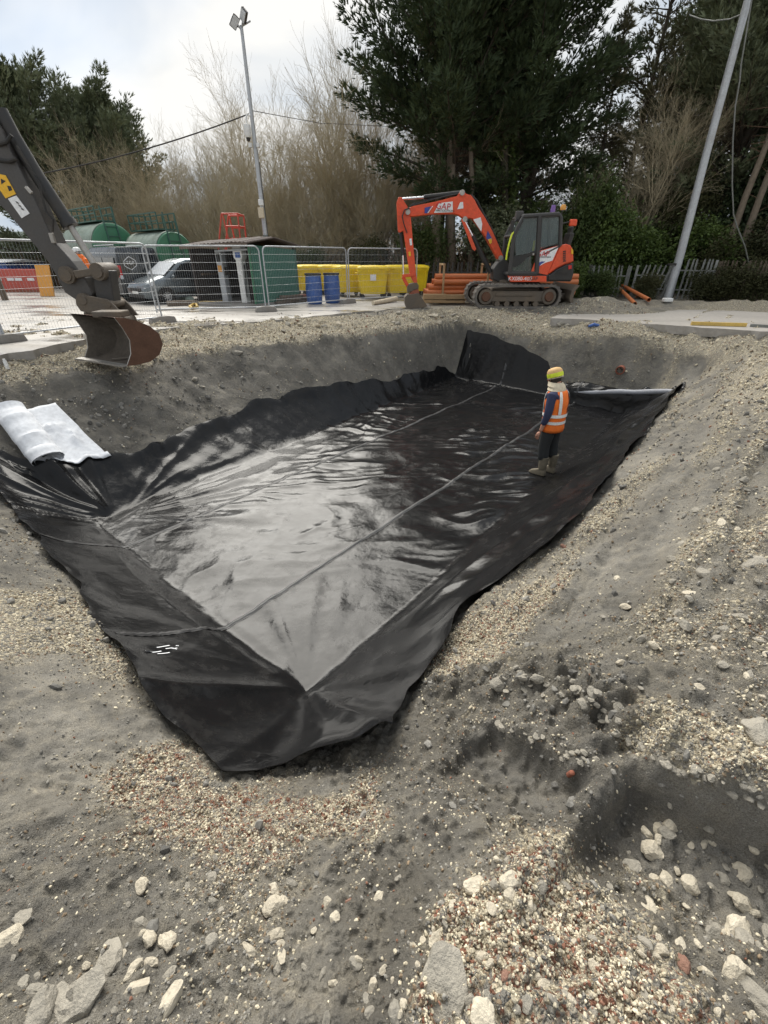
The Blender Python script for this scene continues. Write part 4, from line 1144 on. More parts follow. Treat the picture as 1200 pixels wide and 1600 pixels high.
    def shell(off, w0, w1):
        P_ = []
        for (b_, u_) in prof:
            cx_, cz_ = .30, .40
            dx_, dz_ = b_ - cx_, u_ - cz_; l_ = math.hypot(dx_, dz_)
            P_.append((b_ - dx_ / l_ * off, u_ - dz_ / l_ * off))
        return P_
    bk = MB(); n = len(prof); ou = prof; inn = shell(.03, 0, 1)
    vs = [A + wv * t + bv * b_ + upv * u_ for t in (0, W) for b_, u_ in ou] + [A + wv * t + bv * b_ + upv * u_ for t in (0, W) for b_, u_ in inn]
    fo = [(i, i + 1, n + i + 1, n + i) for i in range(n - 1)]; fi = [(2 * n + i, 3 * n + i, 3 * n + i + 1, 2 * n + i + 1) for i in range(n - 1)]
    bk.add(vs, fo, 0, True); bk.add(vs, fi, 1, True)
    # end plates: face edge is hollowed
    ends = [(.0, 0)] + prof[1:] + [(.10, .62), (.16, .42), (.12, .2)]
    for t, mi in ((.0, 1), (W - .025, 0)):
        base = A + wv * t; m_ = len(ends)
        va = [base + bv * b_ + upv * u_ for b_, u_ in ends]; vb = [p + wv * .025 for p in va]
        bk.add(va, [tuple(range(m_))], 1); bk.add(vb, [tuple(reversed(range(m_)))], 0 if t > 0 else 1)
        bk.add(va + vb, [(i, (i + 1) % m_, m_ + (i + 1) % m_, m_ + i) for i in range(m_)], 2)
    bko = bk.build('bucket', ['rust', 'bucket_in', 'worn_steel'], ex)
    ce = MB(); ce.bar(A + wv * -.06 + bv * -.05 + upv * .015, B + wv * .02 + bv * -.05 + upv * .015, .13, .03); ce.build('cutting_edge', 'worn_steel', bko)
    ri = MB(); ri.tube([A + wv * (W * .55) + bv * .1 + upv * .05, A + wv * (W * .78) + bv * .35 + upv * .09, A + wv * (W * .82) + bv * .55 + upv * .25, A + wv * (W * .8) + bv * .58 + upv * .45], .02, 6); ri.build('wear_rib', 'bucket_in', bko)
    br = MB(); br.box(A + wv * (W * .62) + bv * .25 + upv * .82, (.5, .34, .10)); br.build('bucket_ear', 'muddy_steel', bko, bevel=.02)
    # the rest of the machine stands outside the picture to the left
    top = p3(-110, 110, Y0)
    bo = MB(); bo.prism([(top.x + .25, top.z + .1), (top.x - .1, top.z + .55), (top.x - 2.2, top.z + .6), (top.x - 4.6, top.z - 1.6), (top.x - 5.0, top.z - 2.0), (top.x - 4.6, top.z - 2.2), (top.x - 2.2, top.z - .2), (top.x, top.z - .3)], .42, (0, Y0, 0)); bo.build('boom', 'arm_grey', ex, bevel=.03)
    bx = top.x - 5.6
    h = MB(); h.box((bx, Y0, 1.75), (3.0, 2.5, 1.3)); h.build('house', 'arm_grey', ex, bevel=.08)
    c_ = MB(); c_.box((bx + .9, Y0 - .75, 2.6), (1.5, .95, 1.6)); c_.build('cab', 'black', ex, bevel=.08)
    for y in (Y0 - 1.05, Y0 + 1.05):
        t = MB(); t.prism(rounded(bx, .68, 1.9, .46, .44), .55, (0, y, 0)); t.build('track', 'track', ex)
    return ex
DARK = dark_digger()

# ------------------------------------------------------------------ mesh fence panels
def fence_panel(a, b, h, label, group='temporary fence panels along the yard edge', brk=False):
    a = Vector((a[0], a[1], YARD_Z)); b = Vector((b[0], b[1], YARD_Z))
    L_ = (b - a).length; ang = math.atan2(b.y - a.y, b.x - a.x)
    t = thing('mesh_fence', label, 'fence', a, ang, group)
    z0 = .10; r = .021; k = .14
    fr = MB()
    pts = [(0, 0, z0 - .06), (0, 0, h - k)] + [(k - k * math.cos(q), 0, h - k + k * math.sin(q)) for q in (.5, 1.05)] + [(k, 0, h), (L_ - k, 0, h)] + [(L_ - k + k * math.sin(q), 0, h - k + k * math.cos(q)) for q in (.5, 1.05)] + [(L_, 0, h - k), (L_, 0, z0 - .06)]
    fr.tube(pts, r, 8); fr.build('frame_tube', 'galv', t)
    lo = MB(); lo.tube([(0, 0, z0 + .04), (L_, 0, z0 + .04)], r * .8, 8); lo.build('bottom_rail', 'galv', t)
    me = MB(); nv = int(L_ / .062)
    for i in range(1, nv): me.tube([(i * L_ / nv, 0, z0), (i * L_ / nv, 0, h - .01)], .0021, 3, cap=False)
    for i in range(1, 8): me.tube([(0, .004, z0 + i * (h - z0) / 8), (L_, .004, z0 + i * (h - z0) / 8)], .0034, 3, cap=False)
    struct(me.build('wire_mesh', 'wire', t), 'stuff')
    return t
def fence_foot(p, ang, label):
    t = MB(); m_ = Matrix.Rotation(ang, 4, 'Z')
    t.prism([(-.34, 0), (.34, 0), (.30, .13), (.12, .16), (-.12, .16), (-.30, .13)], .22, (0, 0, 0))
    o = t.build('ballast_block', 'concrete', bevel=.012)
    o.location = (p[0], p[1], YARD_Z); o.rotation_euler = (0, 0, ang)
    return tag(o, label, 'ballast block', 'concrete blocks under the fence posts')
_pA = [PZ(11, 535, YARD_Z), PZ(255, 504, YARD_Z)]; _pB = [PZ(246, 491, YARD_Z), PZ(416, 487, YARD_Z)]
_pC = [PZ(421.5, 486, YARD_Z), PZ(543.5, 474, YARD_Z)]; _pD = [PZ(546.5, 473.5, YARD_Z), None]
_d = (_pC[1] - _pC[0]); _pD[1] = _pD[0] + np.array([2.6, 1.7, 0])
fence_panel(_pA[0], _pA[1], 1.78, 'galvanised mesh fence panel standing behind the dark digger bucket')
fence_panel(_pB[0], _pB[1], 1.78, 'galvanised mesh fence panel standing before the grey car and open shed')
fence_panel(_pC[0], _pC[1], 1.78, 'galvanised mesh fence panel between the green shed wall and blue barrels')
fence_panel(_pD[0], _pD[1], 1.78, 'galvanised mesh fence panel before the yellow bins, partly behind the orange digger arm')
_q = _pA[0] + (_pA[0] - _pA[1]) * 1.02
fence_panel(_q, _pA[0] + (_pA[0] - _pA[1]) * .01, 1.78, 'galvanised mesh fence panel at the left end beside the puddled concrete')
for p, an, l_ in ((_pA[0], 1.0, 'concrete fence block at the far left beside the puddled yard'), (_pA[1], .9, 'concrete fence block right of the rusty bucket'), (_pB[1], .4, 'concrete fence block in front of the green shed corner'), (_pC[1], .8, 'concrete fence block beside the yellow bins')):
    fence_foot(p, an, l_)

# ------------------------------------------------------------------ vehicles (local: x forward, y left, z up)
def loft_body(st, mi=0):
    """st: list of (x, [(y, z) half section from sill up to roof centre])"""
    mb = MB()
    rings = []
    for x, sec in st:
        L_ = [(x, -y, z) for y, z in sec]; R_ = [(x, y, z) for y, z in reversed(sec)]
        rings.append(L_ + R_)
    mb.rings(rings, cap=True, smooth=True)
    return mb
def wheel(root, x, y, r, wd, side, spokes=10, rim='alloy'):
    t = MB(); c = (x, y, r)
    t.lathe([(r * .60, -wd / 2), (r * .92, -wd / 2), (r, -wd / 2 + .03), (r, wd / 2 - .03), (r * .92, wd / 2), (r * .60, wd / 2)], c, (0, 1, 0), 24, cap=False)
    w_ = t.build('wheel', 'rubber', root)
    q = MB(); s = side * wd / 2
    q.lathe([(r * .62, -s * .2), (r * .62, s * .96), (r * .56, s * .80), (r * .56, s * .3), (0, s * .3)], c, (0, 1, 0), 24, cap=False)
    for k in range(spokes):
        a = 2 * math.pi * k / spokes
        q.bar((x + .04 * math.cos(a), y + s * .85, r + .04 * math.sin(a)), (x + r * .58 * math.cos(a), y + s * .85, r + r * .58 * math.sin(a)), .035, .03, up=(0, 1, 0))
    q.lathe([(0, s * .95), (.06, s * .9), (.06, s * .3)], c, (0, 1, 0), 12)
    q.build('rim', rim, w_)
def arch(root, x, y, r, side):
    m = MB(); pts = []
    for k in range(13):
        a = math.pi * k / 12; pts.append((x + r * math.cos(a), r * 0 + .33 + r * math.sin(a)))
    pts += [(x - r, .15), (x + r, .15)]
    m.prism(pts, .012, (0, y, 0)); m.build('wheel_arch', 'rubber', root)
def make_van(loc, rz):
    t = thing('van', 'graphite panel van seen from behind with a diamond emblem on its rear door window', 'van', loc, rz)
    def sec(hw, zb, zbelt, zr, tum=.10, rr=.12):
        return [(hw - .04, zb), (hw, zb + .12), (hw, zbelt), (hw - tum * .55, (zbelt + zr) / 2 + .12), (hw - tum, zr - rr), (hw - tum - rr * .6, zr - .03), (.3, zr)]
    st = [(-2.62, sec(.93, .36, 1.15, 2.22)), (-2.58, sec(.97, .32, 1.15, 2.28)), (-1.2, sec(1.0, .28, 1.15, 2.32)), (.6, sec(1.0, .28, 1.15, 2.32)), (1.15, sec(1.0, .28, 1.15, 2.22)), (1.9, sec(.98, .28, 1.12, 1.42, .14)), (2.5, sec(.92, .28, .95, 1.12, .1)), (2.66, sec(.82, .34, .72, .88, .06))]
    body = loft_body(st).build('body', 'van_grey', t)
    for s in (-1, 1):
        arch(t, -1.55, s * 1.004, .42, s); arch(t, 1.75, s * 1.002, .42, s)
        wheel(t, -1.55, s * .92, .35, .22, s, 5, 'alloy'); wheel(t, 1.75, s * .92, .35, .22, s, 5, 'alloy')
        for nm, x0, x1 in (('side_window', -2.35, -1.0), ('side_window', -.85, .45), ('door_window', .55, 1.32)):
            m = MB(); x2 = x1 if nm == 'side_window' else x1 - .25
            m.quad((x0, s * 1.006, 1.25), (x1, s * 1.006, 1.25), (x2, s * .962, 1.85), (x0, s * .962, 1.85)); m.build(nm, 'car_glass', t)
        m = MB(); m.box((-.2, s * 1.012, .78), (4.0, .02, .12)); m.build('side_moulding', 'black', t)
        m = MB(); m.box((-2.60, s * .90, 1.28), (.10, .14, .52)); lo_ = m.build('tail_light', 'lamp_red', t, bevel=.02)
        m = MB(); m.box((-2.655, s * .90, 1.06), (.02, .12, .16)); m.build('reverse_light', 'lamp_clear', lo_)
        m = MB(); m.box((1.2, s * 1.12, 1.32), (.12, .18, .28)); m.build('side_mirror', 'black', t, bevel=.03)
        m = MB(); m.quad((-2.628, s * .08, 1.28), (-2.628, s * .80, 1.28), (-2.628, s * .76, 1.98), (-2.628, s * .08, 1.98)); rw = m.build('rear_window', 'car_glass', t)
        m = MB(); m.box((-2.625, s * .06, 1.1), (.012, .012, 1.9)); m.build('door_seam', 'black', t)
    m = MB(); m.box((-2.66, 0, .42), (.16, 1.86, .22)); m.build('rear_bumper', 'black', t, bevel=.04)
    m = MB(); m.box((-2.64, .2, .85), (.02, .52, .12)); m.build('number_plate', 'yellow_st', t)
    m = MB(); m.box((-2.62, 0, 2.24), (.05, .34, .05)); m.build('brake_light', 'rubber', t)
    m = MB()
    d = [(0, .34), (.42, 0.10), (.42, -.16), (0, -.34), (-.42, -.12), (-.42, .12)]
    for i in range(6):
        a, b = d[i], d[(i + 1) % 6]
        m.bar((-2.636, .38 + a[0] * .62, 1.63 + a[1] * .8), (-2.636, .38 + b[0] * .62, 1.63 + b[1] * .8), .025, .01, up=(1, 0, 0))
    em = m.build('emblem', 'sticker', t)
    mt = Matrix.Translation((-2.637, .38, 1.64)) @ Matrix.Rotation(-math.pi / 2, 4, 'Z') @ Matrix.Rotation(math.pi / 2, 4, 'X')
    lettering('lettering', 'TGP', .20, mt, 'sticker', t)
    m = MB(); m.quad((1.20, .78, 2.14), (1.20, -.78, 2.14), (1.92, -.84, 1.44), (1.92, .84, 1.44)); m.build('windscreen', 'car_glass', t)
    for s in (-1, 1):
        m = MB(); m.tube([(-2.2, s * .74, 2.36), (.4, s * .74, 2.36)], .025, 6); m.build('roof_rail', 'galv', t)
    return t
def make_car(loc, rz):
    t = thing('car', 'grey compact van parked nose out beside the open green shed', 'car', loc, rz)
    def sec(hw, zb, zbelt, zr, tum=.12, rr=.10):
        return [(hw - .05, zb), (hw, zb + .12), (hw, zbelt - .12), (hw - .02, zbelt), (hw - tum * .6, (zbelt + zr) / 2), (hw - tum, zr - rr), (hw - tum - .1, zr - .02), (.25, zr)]
    st = [(-2.2, sec(.84, .35, 1.05, 1.72, .10)), (-2.1, sec(.89, .3, 1.05, 1.80, .12)), (-.9, sec(.92, .24, 1.04, 1.84)), (.05, sec(.92, .24, 1.03, 1.82)), (.45, sec(.92, .24, 1.02, 1.70, .16)), (1.2, sec(.91, .24, 1.0, 1.16, .13, .06)), (1.75, sec(.90, .24, .90, 1.02, .12, .05)), (2.1, sec(.84, .24, .74, .86, .10, .05)), (2.22, sec(.74, .28, .62, .70, .08, .04))]
    loft_body(st).build('body', 'car_grey', t)
    for s in (-1, 1):
        arch(t, -1.35, s * .925, .38, s); arch(t, 1.35, s * .92, .38, s)
        wheel(t, -1.35, s * .86, .32, .2, s, 10); wheel(t, 1.35, s * .86, .32, .2, s, 10)
        m = MB(); m.add([(.98, s * .905, 1.05), (-.02, s * .915, 1.07), (-.02, s * .845, 1.64), (.38, s * .835, 1.60)], [(0, 1, 2, 3)]); m.build('door_window', 'car_glass', t)
        m = MB(); m.add([(-.10, s * .915, 1.07), (-1.0, s * .915, 1.07), (-1.0, s * .84, 1.66), (-.10, s * .84, 1.65)], [(0, 1, 2, 3)]); m.build('side_window', 'car_glass', t)
        m = MB(); m.box((.92, s * 1.0, 1.10), (.12, .17, .15)); m.build('side_mirror', 'car_grey', t, bevel=.04)
        m = MB(); m.box((.0, s * .925, .92), (.18, .03, .03)); m.build('door_handle', 'black', t)
        m = MB(); m.add([(2.19, s * .80, .66), (1.86, s * .895, .76), (1.80, s * .885, .90), (2.12, s * .72, .80), (2.2, s * .5, .70)], [(0, 1, 2, 3, 4)]); hl = m.build('headlight', 'lamp_clear', t)
        sl = hl.modifiers.new('thickness', 'SOLIDIFY'); sl.thickness = .03; sl.offset = 0
        m = MB(); m.box((2.17, s * .62, .42), (.08, .16, .10)); m.build('fog_light', 'lamp_clear', t, bevel=.02)
        m = MB(); m.box((-.2, s * .93, .42), (2.2, .02, .10)); m.build('side_moulding', 'black', t)
    m = MB(); m.quad((.50, .70, 1.68), (.50, -.70, 1.68), (1.20, -.78, 1.16), (1.20, .78, 1.16)); ws = m.build('windscreen', 'lamp_clear', t)  # opaque pale pane: the sky's reflection is painted into its colour
    ws.location = (.012, 0, .02)
    m = MB(); m.box((2.215, 0, .60), (.06, .95, .14)); m.build('grille', 'black', t, bevel=.02)
    m = MB(); m.box((2.20, 0, .34), (.10, 1.2, .14)); m.build('lower_intake', 'black', t, bevel=.02)
    m = MB(); m.box((2.26, 0, .48), (.02, .52, .11)); m.build('number_plate', 'plate', t)
    return t
v = PZ(226, 471, YARD_Z)
make_van((v[0] - 1.5, v[1] + 1.6, YARD_Z), math.atan2(.68, -.73)).scale = (.82, .82, .80)
v = PZ(249, 474, YARD_Z)
make_car((v[0] + .55, v[1] + 1.15, YARD_Z), math.atan2(-.79, -.62)).scale = (.84, .84, .80)

# ------------------------------------------------------------------ shed with fuel pumps
def make_shed():
    K = PZ(401, 478, YARD_Z); ang = math.atan2(-.42, .907)      # local x along the open front (to the right), y back
    t = thing('fuel_shed', 'small open fronted green corrugated shed sheltering two fuel pumps', 'shed', (K[0], K[1], YARD_Z), ang)
    W, D, H = 2.75, 2.7, 1.80
    def corr(name, p0, p1, z0, z1a, z1b, mat, pitch=.075, depth=.018, nrm=(0, -1)):
        """corrugated sheet from p0 to p1, top height goes from z1a to z1b"""
        p0 = np.array(p0, float); p1 = np.array(p1, float); L_ = np.hypot(*(p1 - p0)); n = max(4, int(L_ / pitch) * 4)
        m = MB(); vs = []
        for i in range(n + 1):
            f_ = i / n; q = p0 + (p1 - p0) * f_; d_ = depth * math.sin(2 * math.pi * f_ * L_ / pitch)
            vs += [(q[0] + nrm[0] * d_, q[1] + nrm[1] * d_, z0), (q[0] + nrm[0] * d_, q[1] + nrm[1] * d_, z1a + (z1b - z1a) * f_)]
        m.add(vs, [(2 * i, 2 * i + 2, 2 * i + 3, 2 * i + 1) for i in range(n)])
        o = m.build(name, mat, t); s_ = o.modifiers.new('thickness', 'SOLIDIFY'); s_.thickness = .012; return o
    corr('side_wall', (0, 0), (0, D), .03, H + .06, H - .06, 'green', nrm=(1, 0))
    corr('side_wall', (-W, 0), (-W, D), .03, H - .0, H - .08, 'shed_dark', nrm=(1, 0))
    corr('rear_wall', (-W, D), (0, D), .03, H - .08, H - .06, 'shed_dark')
    for x, y in ((-.05, .05), (-W + .05, .05), (-W + .05, D - .06), (-.05, D - .06)):
        m = MB(); m.box((x, y, .90), (.09, .09, 1.8)); m.build('post', 'shed_dark', t)
    # roof: shallow ridge over the front
    m = MB(); n = 60; vs = []
    for j, (y, dz) in enumerate(((-.25, -.02), (D * .45, .16), (D + .2, -.08))):
        for i in range(n + 1):
            x = -W - .18 + (W + .36) * i / n
            vs.append((x, y, H + .06 + dz + .02 * math.sin(i * 1.9) + .10 * (1 - abs(x + .45) / W)))
    m.add(vs, [(j * (n + 1) + i, j * (n + 1) + i + 1, (j + 1) * (n + 1) + i + 1, (j + 1) * (n + 1) + i) for j in range(2) for i in range(n)])
    r_ = m.build('roof', 'roof', t); s_ = r_.modifiers.new('thickness', 'SOLIDIFY'); s_.thickness = .03
    m = MB(); m.bar((-W - .15, -.22, H + .0), (.12, -.22, H + .06), .05, .12); m.build('fascia_board', 'old_timber', t)
    m = MB(); m.bar((-1.55, .05, H - .12), (-.1, .05, H - .08), .05, .05); m.build('strip_light', 'galv', t)
    m = MB(); m.box((-.9, 1.6, .9), (.9, .5, 1.7)); m.build('cabinet', 'shed_dark', t, bevel=.02)
    m = MB(); m.box((-W + .30, .9, .95), (.06, 1.5, .06)); m.build('inner_rail', 'old_timber', t)
    m = MB(); m.box((-W / 2, D / 2 - .3, .03), (W + .2, D + .9, .06)); m.build('plinth', 'concrete', t)
    m = MB(); m.box((-.012, -.0, .9), (.05, .06, 1.78)); m.build('corner_trim', 'green_dark', t)
    R = Matrix.Rotation(ang, 4, 'Z'); base = Vector((K[0], K[1], YARD_Z))
    def at(x, y, z=.06): return base + R @ Vector((x, y, z))
    # pump A: slim post with a display and a paper label
    a = thing('fuel_pump', 'slim grey fuel pump with a framed screen and orange notice, left one in the shed', 'fuel pump', at(-1.62, .35), ang)
    m = MB(); m.box((0, 0, .80), (.26, .24, 1.6)); m.build('housing', 'galv', a, bevel=.02)
    m = MB(); m.box((0, -.125, 1.42), (.16, .02, .26)); m.build('screen', 'rubber', a)
    m = MB(); m.box((0, -.125, 1.08), (.17, .012, .20)); m.build('notice', 'ply', a)
    m = MB(); m.box((.16, -.02, 1.0), (.06, .12, .26)); m.build('nozzle_holster', 'rubber', a, bevel=.01)
    b = thing('fuel_pump', 'white fuel pump column with a round blue and white head, right one in the shed', 'fuel pump', at(-.62, .22), ang)
    m = MB(); m.box((0, 0, .68), (.24, .24, 1.36)); m.build('housing', 'white', b, bevel=.02)
    m = MB(); m.prism(rounded(0, 1.58, .19, .26, .16), .26, (0, 0, 0)); h = m.build('pump_head', 'helmet', b, bevel=.02)
    m = MB(); m.box((0.02, -.135, 1.50), (.22, .012, .16)); m.build('blue_panel', 'blue', h)
    m = MB(); m.box((0, -.126, .95), (.14, .012, .12)); m.build('notice', 'sticker', b)
    m = MB(); m.tube([(.13, 0, 1.2), (.22, -.1, .9), (.2, -.15, .5), (.15, -.1, .2)], .02, 6); m.build('pump_hose', 'rubber', b)
    return at, ang
SHED_AT, SHED_ANG = make_shed()
# odd lots in front of the shed
m = MB(); q = [PZ(u, v, YARD_Z) for u, v in ((357, 468), (350, 473), (335, 474.5), (318, 474), (304, 477), (297, 481), (301, 484), (309, 482), (307, 477))]
m.tube([(p[0], p[1], YARD_Z + .045) for p in q], .045, 8); tag(m.build('delivery_hose', 'hose_yellow'), 'thick yellow hose looped on the ground before the shed', 'hose')
def bucket(loc, r, h, label, lay=False, mat='white', cat='bucket'):
    t = thing('plastic_bucket', label, cat, loc, .4)
    if lay: t.rotation_euler = (0, 1.35, .5)
    m = MB(); m.lathe([(0, .0), (r * .85, 0), (r, h), (r * 1.06, h), (r * 1.06, h - .03), (r * .95, h - .03), (r * .8, .03), (0, .03)], (0, 0, 0), (0, 0, 1), 20, cap=False); m.build('tub', mat, t)
    m = MB(); m.tube([(r * math.cos(a), 0, h - .02 + r * .6 * math.sin(a)) for a in np.linspace(0, math.pi, 9)], .008, 5); m.build('handle', 'galv', t)
    return t
p = PZ(279, 470, YARD_Z); bucket((p[0], p[1], YARD_Z), .17, .36, 'white plastic bucket upright by the grey car')
m = MB(); a = PZ(284, 471, YARD_Z); b = PZ(304, 472, YARD_Z)
m.tube([(a[0], a[1], .34), (a[0] * .7 + b[0] * .3, a[1], .36), (b[0] * .7 + a[0] * .3, b[1], .31), (b[0], b[1], .25)], [.13, .17, .15, .06], 10)
tag(m.build('rubble_sack', 'tank_grey'), 'grey filled sack lying beside the white bucket', 'sack')
m = MB(); a = PZ(262, 478.5, YARD_Z); b = PZ(310, 476.5, YARD_Z); m.bar((a[0], a[1], .28), (b[0], b[1], .28), .22, .16)
tag(m.build('sleeper', 'old_timber', bevel=.015), 'old timber sleeper lying in front of the grey car', 'sleeper')
m = MB(); p = PZ(334, 469, YARD_Z); m.tube([(p[0] - .2, p[1], .32), (p[0], p[1] - .05, .42), (p[0] + .25, p[1], .30)], [.07, .16, .06], 8)
tag(m.build('sandbag', 'timber'), 'tan sandbag beside the yellow hose at the shed front', 'sandbag')

# ------------------------------------------------------------------ green tanks with railed walkways
def make_tank(c, r, L_, dirv, label, rail_z):
    """c: centre of the near end disc"""
    ang = math.atan2(dirv[1], dirv[0])
    t = thing('storage_tank', label, 'tank', (c[0], c[1], YARD_Z), ang)
    z = c[2] - YARD_Z
    m = MB(); m.lathe([(0, 0.0), (r * .6, -.06 + .04), (r * .96, .03), (r, .10), (r, L_ - .1), (r * .96, L_), (0, L_ + .05)], (0, 0, z), (1, 0, 0), 36, cap=False); m.build('shell', 'tank_grey', t)
    m = MB(); m.lathe([(0, -.07), (r * .6, -.05), (r * .93, -.005), (r * .985, .06)], (0, 0, z), (1, 0, 0), 36, cap=False); m.build('end_dish', 'green_dark', t)
    for x in (.1, L_ * .5, L_ - .1):
        m = MB(); m.lathe([(r * 1.012, x - .03), (r * 1.012, x + .03)], (0, 0, z), (1, 0, 0), 36, cap=False); m.build('band', 'tank_grey', t)
    for x in (.5, L_ - .5):
        m = MB(); m.box((x, 0, (z - r * .5) / 2), (.3, r * 1.5, z - r * .5)); m.build('saddle', 'concrete', t)
    m = MB(); x0, x1 = .35, L_ - .2; wz = z + r + .06
    m.box(((x0 + x1) / 2, 0, wz), (x1 - x0, .8, .05)); m.build('walkway', 'green_rail', t)
    for s in (-.4, .4):
        for k in range(6):
            x = x0 + (x1 - x0) * k / 5
            m = MB(); m.bar((x, s, wz), (x, s, wz + rail_z), .045); m.build('rail_post', 'green_rail', t)
        for hh in (.5, 1.0):
            m = MB(); m.bar((x0, s, wz + rail_z * hh), (x1, s, wz + rail_z * hh), .045); m.build('hand_rail', 'green_rail', t)
    for hh in (.5, 1.0):
        m = MB(); m.bar((x1, -.4, wz + rail_z * hh), (x1, .4, wz + rail_z * hh), .045); m.build('hand_rail', 'green_rail', t)
    for s in (-.25, .25):
        m = MB(); m.bar((x0 - .75, s, 0), (x0 - .3, s, wz + rail_z), .05); m.build('ladder_stile', 'green_rail', t)
    for k in range(1, 9):
        f_ = k / 9; m = MB(); m.bar((x0 - .75 + .45 * f_, -.25, (wz + rail_z) * f_), (x0 - .75 + .45 * f_, .25, (wz + rail_z) * f_), .03); m.build('rung', 'green_rail', t)
    m = MB(); m.tube([(.5, -r * .4, z + r * .9), (.5, -r * .4, z + r + .35), (1.3, -r * .4, z + r + .35)], .035, 8); m.build('vent_pipe', 'green_rail', t)
    return t
c = PY(181, 386, 24); make_tank(c, .98, 4.2, (-.75, .66), 'large green fuel tank behind the graphite van, the left of two', .55)
c = PY(276, 396, 22.5); make_tank(c, .85, 3.4, (-.75, .66), 'smaller green fuel tank behind the grey car, beside the shed', .6)

# ------------------------------------------------------------------ red mobile steps behind the shed
def make_steps():
    Y0 = 21.5; b = PY(352, 468, Y0)
    t = thing('access_steps', 'tall red wheeled access steps standing behind the shed roof', 'access steps', (b[0] - .2, Y0, YARD_Z), 0)
    H_ = 2.15; Wd = .9
    for y in (0, Wd):
        for nm, a_, c_ in (('stile', (-.1, y, 0), (.75, y, H_)), ('rear_leg', (1.45, y, 0), (1.25, y, H_)), ('hand_rail', (-.05, y, .7), (.62, y, H_ + .88)), ('hand_rail', (.62, y, H_ + .88), (1.28, y, H_ + .88)), ('rail_post', (1.25, y, H_), (1.28, y, H_ + .88)), ('rail_post', (.75, y, H_), (.66, y, H_ + .88)), ('hand_rail', (.70, y, H_ + .45), (1.27, y, H_ + .45)), ('brace', (.3, y, .9), (1.35, y, .9)), ('brace', (.5, y, 1.5), (1.3, y, 1.5))):
            m = MB(); m.tube([a_, c_], .032, 8); m.build(nm, 'red_rail', t)
    for hh in (.45, .88):
        m = MB(); m.tube([(1.27, 0, H_ + hh), (1.27, Wd, H_ + hh)], .032, 8); m.build('hand_rail', 'red_rail', t)
    for k in range(1, 8):
        f_ = k / 8; m = MB(); m.box((-.1 + .85 * f_, Wd / 2, H_ * f_), (.24, Wd, .04)); m.build('step_tread', 'red_rail', t)
    m = MB(); m.box((1.0, Wd / 2, H_), (.6, Wd, .10)); m.build('platform', 'red_rail', t)
    for x in (.0, 1.45):
        for y in (0, Wd):
            m = MB(); m.lathe([(0, -.03), (.07, -.03), (.07, .03), (0, .03)], (x, y, .07), (0, 1, 0), 12); m.build('castor', 'rubber', t)
make_steps()

